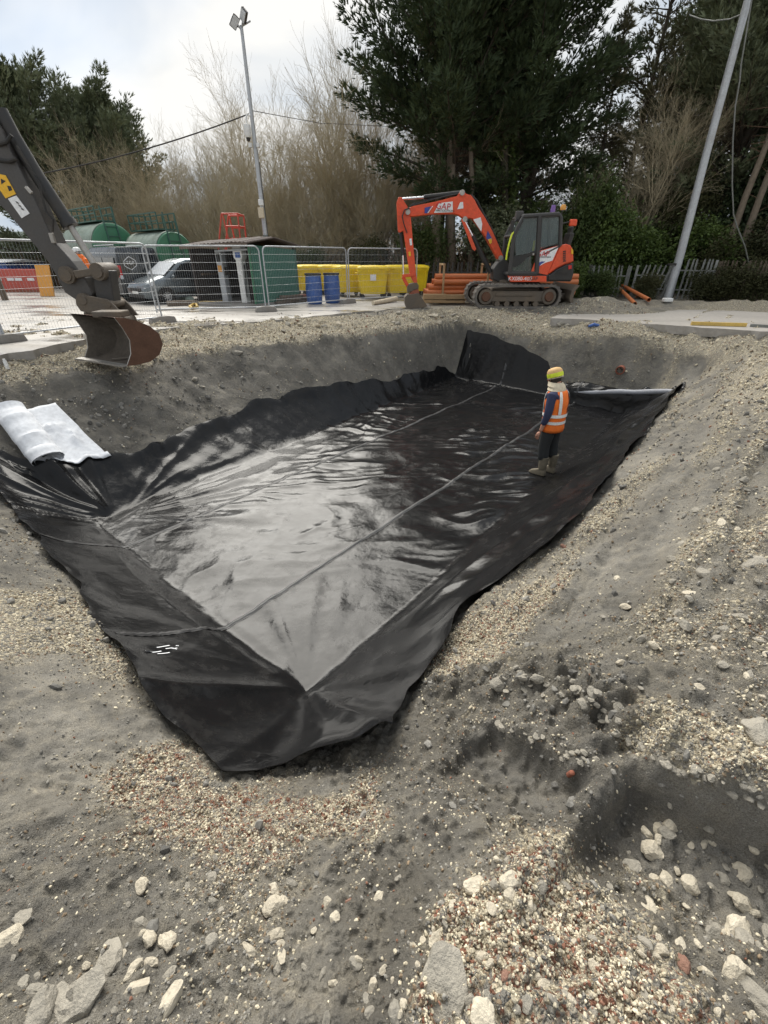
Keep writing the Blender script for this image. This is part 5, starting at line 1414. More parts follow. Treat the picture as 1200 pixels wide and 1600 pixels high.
# ------------------------------------------------------------------ floodlight mast, cable, pole on the right
def make_mast():
    Y0 = 22.0; b = PY(428.5, 470, Y0); top = PY(380.5, 40, Y0)
    t = thing('lamp_post', 'tall thin floodlight mast with twin lamps and a security camera behind the shed', 'lamp post', (b[0], Y0, YARD_Z), 0, world=True)
    H_ = top[2]; x = b[0] - .05
    m = MB(); m.tube([(x, Y0, YARD_Z), (x, Y0, 3.4), (x, Y0, 5.6), (x, Y0, H_)], [.10, .095, .075, .055], 12); m.build('pole', 'galv', t)
    m = MB(); m.tube([(x - .32, Y0 - .1, H_ - .05), (x, Y0, H_ - .02), (x + .32, Y0 + .1, H_ + .15)], .03, 8); m.build('cross_arm', 'galv', t)
    for (u, v_, rz, rx) in ((366.5, 34, .6, .5), (381, 24, -.3, .8)):
        c_ = Vector(PY(u, v_, Y0 - .15))
        R = Matrix.Rotation(rz, 3, 'Z') @ Matrix.Rotation(rx, 3, 'Y') @ Matrix.Rotation(.5, 3, 'X')
        m = MB(); m.box(c_, (.25, .10, .36), R); fl = m.build('floodlight', 'arm_grey', t, bevel=.02)
        m = MB(); m.box(c_ + R @ Vector((0, -.06, 0)), (.21, .02, .31), R); m.build('lens', 'lamp_clear', fl)
        m = MB(); m.bar(c_, (x, Y0, H_ - .1), .05); m.build('bracket', 'galv', fl)
    cz = PY(393, 200, Y0)[2]
    m = MB(); m.tube([(x, Y0, cz + .35), (x - .18, Y0 - .1, cz + .35), (x - .2, Y0 - .12, cz + .1)], .035, 8); m.box((x - .2, Y0 - .12, cz), (.22, .2, .16)); co = m.build('camera_bracket', 'helmet', t, bevel=.02)
    m = MB(); m.lathe([(0, -.32), (.10, -.28), (.13, -.16), (.13, 0), (0, 0)], (x - .2, Y0 - .12, cz - .02), (0, 0, 1), 14); m.build('security_camera', 'helmet', co)
    m = MB(); m.lathe([(0, -.42), (.07, -.38), (.085, -.30)], (x - .2, Y0 - .12, cz - .02), (0, 0, 1), 12); m.build('camera_dome', 'rubber', co)
    z2 = PY(401, 228, Y0)[2]
    for dx in (-.16, .14):
        m = MB(); m.box((x + dx, Y0 - .1, z2), (.12, .14, .14)); m.build('sensor_box', 'helmet', t, bevel=.01)
    m = MB(); m.box((x + .0, Y0 - .13, PY(411, 317, Y0)[2]), (.20, .14, .20)); m.build('junction_box', 'helmet', t, bevel=.01)
    m = MB(); m.box((x - .04, Y0 - .13, PY(411, 333, Y0)[2]), (.22, .16, .36)); m.build('junction_box', 'cream_cloth', t, bevel=.01)
    m = MB(); m.box((x, Y0 - .1, PY(416, 372, Y0)[2]), (.18, .1, .22)); m.build('clamp', 'galv_dull', t)
    m = MB(); m.tube([(x + .1, Y0 - .02, z2 - .5), (x + .105, Y0 - .04, 3.6), (x + .12, Y0, 1.2)], .012, 5); m.build('conduit', 'rubber', t)
    # overhead cable
    a = Vector((x - .1, Y0, PY(388, 178, Y0)[2])); e = Vector(PY(-60, 290, 19.5))
    m = MB(); pts = []
    for k in range(17):
        f_ = k / 16; q = a.lerp(e, f_); q.z -= 1.0 * f_ * (1 - f_) * 1.1; pts.append(q)
    m.tube(pts, .022, 6); tag(m.build('overhead_cable', 'rubber'), 'black overhead cable running left from the floodlight mast', 'cable')
    # the second pole that carries the cable, outside the picture
    m = MB(); m.tube([(e.x - .05, e.y, 0), (e.x - .05, e.y, e.z + .3)], [.12, .08], 8); tag(m.build('cable_pole', 'old_timber'), 'wooden pole at the far end of the overhead cable', 'pole')
    m = MB(); pts = [a + Vector((.1, 0, .1)), a + Vector((2.2, 4, .55)), a + Vector((6, 9, 1.4))]; m.tube(pts, .012, 5); tag(m.build('overhead_cable', 'rubber'), 'thin wire leaving the floodlight mast towards the trees', 'cable')
make_mast()
def make_pole():
    Y0 = 20.5; b = PY(1043, 466, Y0); t0 = PY(1176, -30, Y0)
    g0 = gz(b[0], Y0)
    t = thing('utility_pole', 'tall smooth pale grey pole standing at the palisade fence on the right', 'pole', (b[0], Y0, g0), 0, world=True)
    zt = t0[2] + .6
    m = MB(); m.tube([(b[0], Y0, g0 - .1), (b[0], Y0, 1.75), (t0[0] * .5 + b[0] * .5, Y0, zt * .5), (t0[0], Y0, zt)], [.165, .155, .13, .11], 16); m.build('shaft', 'galv', t)
    m = MB(); q = PY(1050, 413, Y0); m.lathe([(.160, -.04), (.166, 0), (.160, .04)], (q[0], Y0, q[2]), (0, 0, 1), 16, cap=False); m.build('strap', 'rubber', t)
    pts = [Vector(PY(u, v, Y0 - .25)) for u, v in ((1176, -10), (1168, 40), (1158, 100), (1156, 125), (1149, 165), (1145, 220), (1144, 290), (1146, 335), (1152, 355), (1164, 385), (1172, 420), (1174, 436))]
    m = MB(); m.tube(pts, .024, 6); tag(m.build('loose_rope', 'galv_dull'), 'pale rope hanging loosely beside the grey pole', 'rope')
    pts = [Vector(PY(u, v, Y0 + d)) for u, v, d in ((1165, 20, 0), (1140, 30, .3), (1115, 33, .8), (1095, 30, 1.5), (1078, 24, 2.2))]
    m = MB(); m.tube(pts, .02, 6); tag(m.build('wire', 'galv_dull'), 'pale wire swinging left from the top of the grey pole', 'wire')
make_pole()

# ------------------------------------------------------------------ yellow bins, blue barrels
def make_bin():
    t = thing('wheelie_bin', 'yellow four wheeled bin', 'bin', (0, 0, 0), 0)
    W, D, H_ = 1.20, .98, 1.08
    m = MB(); z0 = .18
    rg = []
    for z, f_ in ((z0, .84), (z0 + .04, .86), (.62, .93), (.98, .985), (1.0, 1.02), (H_, 1.02)):
        r_ = rounded(0, 0, W / 2 * f_, D / 2 * f_, .10, 3); rg.append([(a, b, z) for a, b in r_])
    m.rings(rg, cap=True); m.build('tub', 'yellow', t)
    m = MB(); r2 = []
    for z, f_ in ((H_ + .004, 1.045), (H_ + .05, 1.045), (H_ + .09, .99), (H_ + .13, .70), (H_ + .14, .1)):
        r2.append([(a, b, z) for a, b in rounded(0, 0, W / 2 * f_, D / 2 * f_, .10 * f_, 3)])
    m.rings(r2, cap=True); lid = m.build('lid', 'yellow', t)
    for x in (-.35, .35):
        m = MB(); m.box((x, -D / 2 - .045, H_ + .02), (.22, .05, .05)); m.build('lid_handle', 'yellow', lid, bevel=.01)
    for x in (-.42, 0, .42):
        m = MB(); m.bar((x, -D * .435, .24), (x, -D * .492, .95), .05, .03, up=(0, 1, 0)); m.build('rib', 'yellow', t)
    for s in (-1, 1):
        m = MB(); m.bar((s * W * .455, 0, .3), (s * W * .495, 0, .95), .20, .03, up=(s, 0, 0)); m.build('side_rib', 'yellow', t)
        m = MB(); m.lathe([(0, 0), (.04, 0), (.04, .10), (0, .10)], (s * W * .51, 0, .92), (s, 0, 0), 10); m.build('trunnion', 'yellow', t)
    for x in (-.45, .45):
        for y in (-.34, .34):
            m = MB(); m.lathe([(0, -.03), (.085, -.03), (.085, .03), (0, .03)], (x, y, .09), (0, 1, 0), 14); m.box((x, y, .16), (.07, .09, .06)); m.build('castor', 'rubber', t)
    return t
B0 = make_bin(); first = True
for (u, v_, rz, label) in ((484, 461, .55, 'yellow wheeled bin behind the blue barrels, next to the green shed'), (516, 461, .50, 'second yellow bin from the shed, half hidden by a blue barrel'), (545, 464, .42, 'yellow bin just right of the blue barrels behind the fence post'), (582, 467, .12, 'nearest yellow bin, with a white notice on its front'), (620, 465, .30, 'yellow bin between the white notice bin and the orange arm'), (645, 462, .25, 'yellow bin behind the orange digger bucket, last of the row')):
    b = B0 if first else copy_tree(B0); first = False
    p = PZ(u, v_, YARD_Z); b.location = (p[0], p[1] + .45, YARD_Z); b.rotation_euler = (0, 0, rz)
    tag(b, label, 'bin', 'yellow wheeled bins in a row')
    if 'notice' in label and 'nearest' in label:
        m = MB(); m.box((-.02, -.495, .78), (.24, .012, .22)); m.build('notice', 'sticker', b)
def make_barrel(p, label):
    t = thing('barrel', label, 'barrel', p, random.uniform(0, 3), 'blue plastic barrels')
    m = MB(); m.lathe([(0, .0), (.24, 0), (.275, .05), (.285, .25), (.295, .3), (.288, .36), (.30, .5), (.288, .64), (.295, .70), (.285, .76), (.275, .90), (.255, .94), (.255, .96)], (0, 0, 0), (0, 0, 1), 28, cap=False); m.build('drum', 'blue', t)
    m = MB(); m.lathe([(.29, .93), (.30, .95), (.30, 1.0), (.27, 1.0), (.25, .975), (0, .975)], (0, 0, 0), (0, 0, 1), 28, cap=False); m.build('lid_ring', 'black', t)
for u, v_, l_ in ((491, 475.5, 'blue plastic barrel, the left of two beside the yellow bins'), (519, 474, 'blue plastic barrel, the right of two, touching the yellow bins')):
    p = PZ(u, v_, YARD_Z); make_barrel((p[0], p[1] + .2, YARD_Z), l_)
for k in range(7):
    p = PZ(448 + 4.2 * k, 475 - .3 * k, YARD_Z)
    m = MB(); z = YARD_Z + .06 + .085 * (k % 3); a = .5 + .25 * random.uniform(-1, 1)
    m.bar((-.45, 0, 0), (.45, 0, 0), .12, .08)
    o = m.build('timber_offcut', random.choice(['old_timber', 'terracotta', 'old_timber']), bevel=.008); o.location = (p[0] - .05, p[1] + .25, z); o.rotation_euler = (0, random.uniform(-.05, .05), a)
    tag(o, 'dark reddish timber offcut in the low heap left of the blue barrels', 'timber', 'timber offcuts heaped by the blue barrels')
m = MB(); a = PZ(583, 477, YARD_Z); b = PZ(619, 471.5, YARD_Z); m.tube([(a[0], a[1], .27), ((a[0] + b[0]) / 2, (a[1] + b[1]) / 2 + .05, .28), (b[0], b[1], .31)], [.07, .085, .09], 10)
tag(m.build('white_pipe', 'cream_cloth'), 'short cream pipe lying on the ground before the yellow bins', 'pipe')

# ------------------------------------------------------------------ orange pipes
def pipe(a, b, r, label, group=None):
    a = Vector(a); b = Vector(b); d = (b - a).normalized(); L_ = (b - a).length
    o = d.orthogonal().normalized()
    m = MB(); m.lathe([(r * .86, 0), (r, 0), (r, L_), (r * .86, L_), (r * .86, 0)], a, d, 14, cap=False)
    e = m.build('clay_pipe', 'pipe_orange'); c = MB(); return tag(e, label, 'pipe', group)
Y0 = 18.6; xl = PY(664, 460, Y0)[0]; xr = PY(893, 445, Y0)[0]; r = .095; k = 0
zt0 = YARD_Z + .36
for row in range(4):
    for j in range(5 - row if row > 1 else 5):
        off = random.uniform(-.05, .05) + row * .12
        y = Y0 - .4 + j * (2 * r + .006) + (r if row % 2 else 0)
        z = zt0 + row * (2 * r * .90)
        pipe((xl + off, y, z), (xr + off * .2, y, z), r, 'long orange pipe stacked on timbers behind the orange digger', 'orange pipes in the stack')
for x in (xl + .5, (xl + xr) / 2 - .3, xr - .6):
    m = MB(); m.box((x, Y0 + .1, YARD_Z + .21), (.12, 1.5, .10)); tag(m.build('bearer', 'timber', bevel=.008), 'short timber bearer under the orange pipe stack', 'timber', 'bearers under the pipes')
def pal(x, lab):
    t = thing('pipe_crate_frame', lab, 'timber frame', (x, Y0, YARD_Z), 0, world=True)
    for y in (Y0 - .56, Y0 + .75):
        m = MB(); m.box((x, y, YARD_Z + .66), (.07, .06, 1.2)); m.build('upright', 'timber', t)
    m = MB(); m.box((x, Y0 + .1, YARD_Z + 1.27), (.07, 1.42, .06)); m.build('top_rail', 'timber', t)
    m = MB(); m.box((x, Y0 + .1, YARD_Z + .11), (.08, 1.4, .08)); m.build('bottom_rail', 'timber', t)
pal(PY(690, 440, Y0)[0], 'timber frame clasping the orange pipes at their left end')
pal(PY(757, 440, Y0)[0], 'timber frame clasping the orange pipes behind the digger track')
for k, (u0, u1, v_) in enumerate(((661, 697, 464), (696, 728, 465), (662, 726, 470))):
    a = PY(u0, v_, Y0 - .75); b = PY(u1, v_, Y0 - .75)
    m = MB(); m.bar((a[0], a[1], a[2]), (b[0], b[1], a[2]), .16, .20 if k < 2 else .14); tag(m.build('timber_baulk', 'timber', bevel=.012), ['squared timber block under the left end of the orange pipes', 'squared timber block beside the digger track below the pipes', 'longer timber lying under the two squared blocks by the pipes'][k], 'timber')
a, b = cast(968, 460), cast(1003, 478)
pipe((a.x + .0, a.y + .2, a.z + .26), (b.x - .25, b.y, b.z + .06), .062, 'orange pipe end leaning on the gravel heap, left of two by the palisade')
pipe((a.x + .2, a.y + .5, a.z + .38), (b.x + .45, b.y + .5, b.z + .14), .062, 'orange pipe end leaning on the gravel heap, right of two by the palisade')
a = cast(1000, 466); m = MB(); m.tube([(a.x, a.y + .3, a.z - .1), (a.x + .02, a.y + .3, a.z + .55)], .06, 10); tag(m.build('marker_post', 'pipe_orange'), 'short orange marker post between the two leaning pipes', 'post')
a = PZ(1079, 508.5, YARD_Z); b = PZ(1165, 511, YARD_Z); c_ = PZ(1215, 513, YARD_Z)
m = MB(); m.bar((a[0], a[1], YARD_Z + .05), (b[0], b[1], YARD_Z + .05), .06, .08); tag(m.build('batten', 'hose_yellow'), 'long yellow batten lying along the concrete path edge', 'batten')
m = MB(); m.bar((b[0] + .1, b[1], YARD_Z + .04), (c_[0], c_[1], YARD_Z + .04), .05, .06); tag(m.build('batten', 'galv_dull'), 'grey batten continuing the line of the yellow one at right', 'batten')
# cut end of a drain in the far bank
a = cast(970, 578); m = MB(); dv = Vector((AX[0], AX[1], .05)); st_ = Vector(a) - dv * .10
m.lathe([(.085, 0), (.105, 0), (.105, .6), (.085, .6), (.085, .02)], st_, dv, 18, cap=False); m.lathe([(.085, .35), (0, .35)], st_, dv, 18, cap=False)
tag(m.build('drain_pipe', 'terracotta'), 'broken terracotta drain pipe end poking out of the far bank', 'drain pipe')

# ------------------------------------------------------------------ palisade fence
M['pale_steel'] = paint('weathered_pale_steel', (.27, .275, .265), .6, .2, dirt=.6, dcol=(.13, .14, .10))
def palisade(a, b, n, label, h=1.65, lean=0.0, mat='galv_dull', seed=1):
    rnd = random.Random(seed)
    a = Vector((a[0], a[1], gz(a[0], a[1]))); b = Vector((b[0], b[1], gz(b[0], b[1])))
    L_ = (b - a).length
    t = thing('palisade_fence', label, 'fence', a, math.atan2(b.y - a.y, b.x - a.x), 'steel palisade fence along the trees')
    for z in (.35, h - .38):
        m = MB(); m.box((L_ / 2, .04, z), (L_, .05, .05)); m.build('rail', mat, t)
    m = MB(); hh = h
    m.add([(-.035, 0, 0), (0, .02, 0), (.035, 0, 0), (-.035, 0, hh - .12), (0, .02, hh - .12), (.035, 0, hh - .12), (-.03, -.01, hh), (0, .01, hh + .05), (.03, -.01, hh)], [(0, 1, 4, 3), (1, 2, 5, 4), (3, 4, 7, 6), (4, 5, 8, 7)])
    proto = m.build('pale', mat, t); sl = proto.modifiers.new('thickness', 'SOLIDIFY'); sl.thickness = .004
    for i in range(n):
        o = proto if i == 0 else proto.copy()
        if i: COL.objects.link(o); o.parent = t
        o.location = (L_ * (i + .5) / n, rnd.uniform(-.02, .02), 0); o.rotation_euler = (rnd.uniform(-.03, .03), lean + rnd.uniform(-.05, .05), 0)
    for x in (0, L_):
        m = MB(); m.box((x, .12, h / 2), (.09, .09, h)); m.build('post', mat, t)
Yp = 21.5
def px_(u, Y=Yp): q = PY(u, 465, Y); return (q[0], q[1])
palisade(px_(1046, 20.9), px_(1102, 20.2), 7, 'bright palisade section right of the pale pole', 1.45, 0, 'pale_steel', 2)
palisade(px_(985, 21.6), px_(1035, 21.2), 7, 'palisade section left of the pale pole with tilted pales', 1.25, .18, 'pale_steel', 3)
palisade(px_(918, 22.0), px_(975, 21.7), 8, 'dull palisade section behind the digger blade', 1.2, -.05, 'galv_dull', 4)
palisade(px_(800, 22.6), px_(915, 22.1), 16, 'dull palisade section hidden behind the digger cab', 1.2, 0, 'dark_grey', 5)
palisade(px_(664, 22.8), px_(795, 22.6), 18, 'dark palisade section behind the orange pipe stack', 1.25, 0, 'dark_grey', 6)
palisade(px_(1106, 20.2), px_(1230, 18.2), 18, 'weathered palisade section at the right end under the leaning trunks', 1.4, 0, 'old_timber', 7)

# ------------------------------------------------------------------ barriers and huts at the far left
def barrier(x0, Y, ln, label):
    t = thing('safety_barrier', label, 'barrier', (x0, Y, YARD_Z), random.uniform(-.05, .05), 'red and white safety barriers')
    m = MB(); m.prism([(0, .0), (ln, .0), (ln, .12), (ln - .05, 1.0), (.05, 1.0), (0, .12)], .30, (0, 0, 0)); m.build('barrier_body', 'red_plastic', t, bevel=.03)
    for k in range(2):
        m = MB(); m.box((ln * (.28 + .44 * k), -.16, .56), (ln * .24, .03, .12)); m.build('reflective_band', 'sticker', t)
    m = MB(); m.box((ln / 2, 0, .05), (ln * .98, .44, .10)); m.build('barrier_foot', 'terracotta', t)
Yb = 24.5
for k, (u, lab) in enumerate(((-40, 'red water filled barrier at the left picture edge'), (-8, 'red water filled barrier in the middle of the far left row'), (24, 'red water filled barrier next to the leaning orange board'))):
    barrier(PY(u, 445, Yb)[0], Yb, 1.42, lab)
m = MB(); a = PY(76, 463, 21.5); m.box((0, 0, .62), (.62, .05, 1.24), Matrix.Rotation(-.25, 3, 'X')); o = m.build('site_board', 'ply', bevel=.01); o.location = (a[0], 21.6, YARD_Z - .02); tag(o, 'orange board leaning upright on the wet yard at far left', 'board')
def hut(u0, u1, vt, vb, Y, label, mat, roofm, rise, cat):
    a = PY(u0, vb, Y); b = PY(u1, vt, Y)
    t = thing('site_hut', label, cat, (a[0], Y, YARD_Z), 0, world=True)
    m = MB(); W = b[0] - a[0]; m.box(((a[0] + b[0]) / 2, Y + 1.5, (YARD_Z + b[2]) / 2), (W, 3, b[2] - YARD_Z)); m.build('wall', mat, t)
    m = MB(); m.prism([(-1.7, 0), (1.7, 0), (0, rise)], W + .3, ((a[0] + b[0]) / 2, Y + 1.5, b[2]), (0, 1, 0), (0, 0, 1)); m.build('roof', roofm, t)
    m = MB(); m.box((a[0] + W * .6, Y - .02, (YARD_Z + b[2]) / 2 + .25), (W * .25, .06, .6)); m.build('window', 'lamp_clear', t)
hut(-30, 37, 404, 440, 34, 'low hut with a wide grey roof at the far left', 'cream_cloth', 'tank_grey', 1.6, 'hut')
hut(-40, 8, 410, 438, 27, 'small blue cabin at the left edge behind the red barriers', 'blue', 'white', .15, 'cabin')
m = MB(); a = PY(8, 412, 30); b = PY(40, 412, 30); m.box(((a[0] + b[0]) / 2, 30, a[2] * .5 + YARD_Z * .5 + .3), (b[0] - a[0], 1.6, a[2] - YARD_Z - .6)); tag(m.build('skip', 'red_plastic', bevel=.05), 'red metal skip standing behind the barriers at far left', 'skip')
m = MB(); a = PY(16, 424, 26.5); m.box((a[0] + .5, 26.5, a[2] - .35), (1.1, .8, .8)); tag(m.build('water_tank', 'lamp_clear', bevel=.05), 'pale translucent tank on the ground behind the red barriers', 'tank')
# small litter
p = cast(13, 578); m = MB(); m.lathe([(0, 0), (.03, 0), (.03, .13), (.02, .15), (.02, .17), (0, .17)], p, (0, 0, 1), 12); tag(m.build('spray_can', 'helmet'), 'white spray can standing on the gravel at the left edge', 'spray can')
p = cast(928, 512); m = MB(); m.tube([p + Vector((-.15, 0, .03)), p + Vector((.0, .05, .06)), p + Vector((.15, 0, .04))], [.03, .05, .03], 8); tag(m.build('rag', 'blue'), 'crumpled blue rag on the edge of the path', 'rag')
p = cast(890, 1213); m = MB(); m.box(p + Vector((0, 0, .0)), (.025, .022, .06), Matrix.Rotation(.3, 3, 'X')); tag(m.build('brick_fragment', 'terracotta', bevel=.008), 'broken red brick piece stuck in the dark cut clay', 'brick')
p = cast(1042, 472); m = MB(); m.box(p + Vector((0, 0, .06)), (.3, .2, .12)); tag(m.build('white_lump', 'white', bevel=.03), 'white scrap lying at the foot of the pale pole', 'scrap')
# white fleece, part rolled, on the left bank
def make_fleece():
    a0, a1 = cast(30, 648), cast(88, 634); b0, b1 = cast(94, 736), cast(180, 729)
    V = []; nu, nv = 30, 24
    for i in range(nu):
        f_ = i / (nu - 1)
        for j in range(nv):
            g_ = j / (nv - 1)
            q = a0.lerp(b0, f_).lerp(a1.lerp(b1, f_), g_)
            q = q + Vector((.012 * perlin(f_ * 3, g_ * 3), .012 * perlin(f_ * 3 + 5, g_ * 3), 0))
            q.z = max(float(base_h(*to_sw(np.array([q.x]), np.array([q.y])))[0]) + .02, gz(q.x, q.y) - .01, liner_z(*to_sw(q.x, q.y)) if f_ > .9 else -9) + .045 + .012 * float(perlin(f_ * 3, g_ * 2 + 9))
            V.append(q)
    F = [(i * nv + j, (i + 1) * nv + j, (i + 1) * nv + j + 1, i * nv + j + 1) for i in range(nu - 1) for j in range(nv - 1)]
    t = thing('fleece_sheet', 'white geotextile sheet with one side rolled up, lying on the left bank', 'fleece', (0, 0, 0))
    m = MB(); m.add(V, F, 0, True); o = m.build('flat_sheet', 'fleece', t); s_ = o.modifiers.new('thickness', 'SOLIDIFY'); s_.thickness = .008
    c0, c1 = cast(16, 652), cast(82, 735)
    m = MB(); rg = []
    for i in range(26):
        f_ = i / 25; q = c0.lerp(c1, f_); q.z = gz(q.x, q.y) + .14
        ax = (c1 - c0).normalized(); sd_ = ax.cross(Vector((0, 0, 1))).normalized(); up_ = sd_.cross(ax)
        ring = []
        for k in range(36):
            th = -.9 - k * (4.2 * math.pi / 35); r_ = .21 - .07 * k / 35 + .012 * float(perlin(f_ * 4, k * .15))
            if k < 5: r_ += .02 * (5 - k)
            ring.append(q + (sd_ * math.cos(th) * 1.15 + up_ * math.sin(th) * .75) * r_)
        rg.append(ring)
    m.rings(rg, cap=False, closed=False); m.build('rolled_side', 'fleece', t)
make_fleece()

# ------------------------------------------------------------------ trees
def frames(D):
    D = D / (np.linalg.norm(D, axis=1, keepdims=True) + 1e-9)
    ref = np.where(np.abs(D[:, 2:3]) > .9, np.array([[1., 0, 0]]), np.array([[0, 0, 1.]]))
    A = np.cross(D, ref); A /= np.linalg.norm(A, axis=1, keepdims=True) + 1e-9
    return D, A, np.cross(D, A)
def sprays(Pp, D, size, rng, n=5, spread=.75, width=.16, droop=.15, tri=False):
    """flat fans of narrow leaf blades: each fan sits at Pp and points along D"""
    D, A, B = frames(D)
    m = len(Pp); roll = rng.uniform(0, 2 * np.pi, m)[:, None]
    U = A * np.cos(roll) + B * np.sin(roll)
    V = []; 
    for k in range(n):
        an = (k / (n - 1) - .5) * 2 * spread if n > 1 else 0
        an = an + rng.uniform(-.2, .2, (m, 1))
        d = D * np.cos(an) + U * np.sin(an)
        L_ = size[:, None] * rng.uniform(.55, 1.1, (m, 1)) * (1 - .25 * abs(k / max(1, n - 1) - .5))
        o = Pp + D * size[:, None] * rng.uniform(0, .25, (m, 1))
        tip = o + d * L_; tip[:, 2] -= droop * L_[:, 0]
        s_ = np.cross(d, np.cross(D, U) * 1.0 + .6 * rng.normal(size=(m, 3))); s_ /= np.linalg.norm(s_, axis=1, keepdims=True) + 1e-9
        if tri: V.append(np.stack([o - s_ * L_ * width, o + s_ * L_ * width, tip], 1))
        else:
            mid = o + (tip - o) * .45
            V.append(np.stack([o, mid + s_ * L_ * width, tip, mid - s_ * L_ * width], 1))
    V = np.concatenate(V, 0).reshape(-1, 3)
    F = np.arange(len(V)).reshape(-1, 3 if tri else 4)
    return V, F
def tubes_np(segs, n=3):
    """segs: array of (x0,y0,z0,x1,y1,z1,r0,r1) -> prisms"""
    S_ = np.asarray(segs, float); p = S_[:, :3]; q = S_[:, 3:6]
    D, A, B = frames(q - p)
    ring0 = []; ring1 = []
    for k in range(n):
        t = 2 * np.pi * k / n
        w_ = A * math.cos(t) + B * math.sin(t)
        ring0.append(p + w_ * S_[:, 6:7]); ring1.append(q + w_ * S_[:, 7:8])
    V = np.stack(ring0 + ring1, 1).reshape(-1, 3)
    b = (np.arange(len(S_)) * 2 * n)[:, None]
    F = np.concatenate([b + np.array([[k, (k + 1) % n, n + (k + 1) % n, n + k]]) for k in range(n)], 0)
    return V, F
def conifer(name, H, R, label, seed, nb=150, den=1.0, mat='cypress', base=.12, shape='cypress', up=.35, trunk_r=.22, stems=1, dead=True, top_sparse=False, size=.55):
    """multi-stem conifer: trunk(s), limbs, dead inner twigs and foliage sprays on the outer limbs"""
    rng = np.random.default_rng(seed)
    t = thing(name, label, 'tree')
    segs = []; Pp = []; Dd = []; Sz = []; dead_s = []
    roots = [np.array([0., 0, 0])] + [np.array([rng.uniform(-.9, .9), rng.uniform(-.6, .6), 0]) for _ in range(stems - 1)]
    for si, r0 in enumerate(roots):
        hh = H * (1 if si == 0 else rng.uniform(.72, .95)); lean = rng.normal(0, .03, 2)
        m = MB(); pts = [(r0[0] + lean[0] * z * .6, r0[1] + lean[1] * z * .6, z) for z in np.linspace(-.3, hh * .96, 9)]
        m.tube(pts, list(np.linspace(trunk_r * (1 if si == 0 else .75), .03, 9)), 9); m.build('trunk', 'bark_dark', t)
        for b in range(nb // stems):
            f_ = base + (1 - base) * rng.uniform(0, 1) ** 1.05
            z = hh * f_
            if shape == 'cypress':
                env = (1 - ((f_ - .38) / .66) ** 2) if f_ > .38 else .80 + .2 * (f_ / .38)
                env = max(env, .0) ** .75 + .07
            else:
                env = (1 - f_) ** .85 + .05
            L_ = R * env * rng.uniform(.60, 1.12)
            az = rng.uniform(0, 2 * np.pi); el = up + .55 * f_ + rng.normal(0, .13) - (.25 if f_ < .25 else 0)
            d = np.array([math.cos(az) * math.cos(el), math.sin(az) * math.cos(el), math.sin(el)])
            p0 = np.array([r0[0] + lean[0] * z * .6, r0[1] + lean[1] * z * .6, z])
            k = 7; P = [p0]; sag = rng.uniform(-.10, .16)
            for j in range(k):
                d2 = d + np.array([0, 0, sag * (j / k) * 1.5]) + rng.normal(0, .07, 3); d2 /= np.linalg.norm(d2)
                P.append(P[-1] + d2 * L_ / k)
            P = np.array(P); rr = np.linspace(.022 + .010 * L_, .006, k + 1)
            for j in range(k): segs.append([*P[j], *P[j + 1], rr[j], rr[j + 1]])
            ns = int(den * L_ * 30 * (0.8 if f_ < .8 else 1.3))
            for _ in range(ns):
                g_ = rng.uniform(.30, 1.0) ** .8; x = g_ * k; j = min(k - 1, int(x)); q = P[j] + (P[j + 1] - P[j]) * (x - j)
                off = rng.normal(0, 1, 3); off[2] *= .55; off *= .10 * L_ ** .6 * (1.15 - .5 * g_) + .04
                ax = P[j + 1] - P[j]; ax = ax / np.linalg.norm(ax)
                dd_ = ax * .9 + off / (np.linalg.norm(off) + 1e-6) * .8 + np.array([0, 0, .22])
                Pp.append(q + off); Dd.append(dd_); Sz.append(size * rng.uniform(.6, 1.25))
            if dead and f_ < .55:
                for _ in range(int(L_ * 5)):
                    g_ = rng.uniform(.1, .7); x = g_ * k; j = min(k - 1, int(x)); q = P[j] + (P[j + 1] - P[j]) * (x - j)
                    v_ = rng.normal(0, 1, 3); v_ /= np.linalg.norm(v_); v_[2] -= .25; l2 = rng.uniform(.25, .75)
                    dead_s.append([*q, *(q + v_ * l2), .007, .003])
    V, F = tubes_np(segs, 4); struct(np_mesh('limbs', V, F, 'bark_dark', t), 'stuff')
    V, F = sprays(np.array(Pp), np.array(Dd), np.array(Sz), rng, n=6, width=.11, spread=.55, droop=.02, tri=True)
    struct(np_mesh('crown', V, F, mat, t), 'stuff')
    if dead_s:
        V, F = tubes_np(dead_s, 3); struct(np_mesh('dead_twigs', V, F, 'twig_dead', t), 'stuff')
    return t
def place(t, u, Y, rz=0.0, sc=1.0, label=None, cat='tree', group=None, dz=0.0):
    q = PY(u, 430, Y)
    t.location = (q[0], Y, gz(q[0], Y) - .05 + dz); t.rotation_euler = (0, 0, rz); t.scale = (sc, sc, sc)
    if label: tag(t, label, cat, group)
    return t
C1 = conifer('cypress_tree', 17.5, 5.3, 'huge dark cypress whose crown towers over the orange digger arm', 21, nb=230, den=2.0, stems=3, base=.20, trunk_r=.30, size=.30)
place(C1, 682, 26.5)
C2 = conifer('cypress_tree', 17.0, 4.6, 'huge dark cypress right of the tallest crown, above the digger cab', 22, nb=200, den=2.0, stems=3, base=.22, trunk_r=.28, size=.30)
place(C2, 806, 27.5)
C3 = conifer('cypress_tree', 14.5, 4.7, 'tall olive green cypress on the left edge of the right hand wood', 23, nb=200, den=1.8, stems=2, base=.10, mat='cypress_l', trunk_r=.24, size=.30)
place(C3, 1092, 26.0, label='broad green cypress standing behind the pale grey pole')
C4 = copy_tree(C1); place(C4, 1235, 25.0, 2.0, .92, 'dark cypress filling the right picture edge behind leaning trunks')
C5 = copy_tree(C2); place(C5, 1420, 24.0, 1.0, .95, 'dark cypress beyond the right edge of the wood')
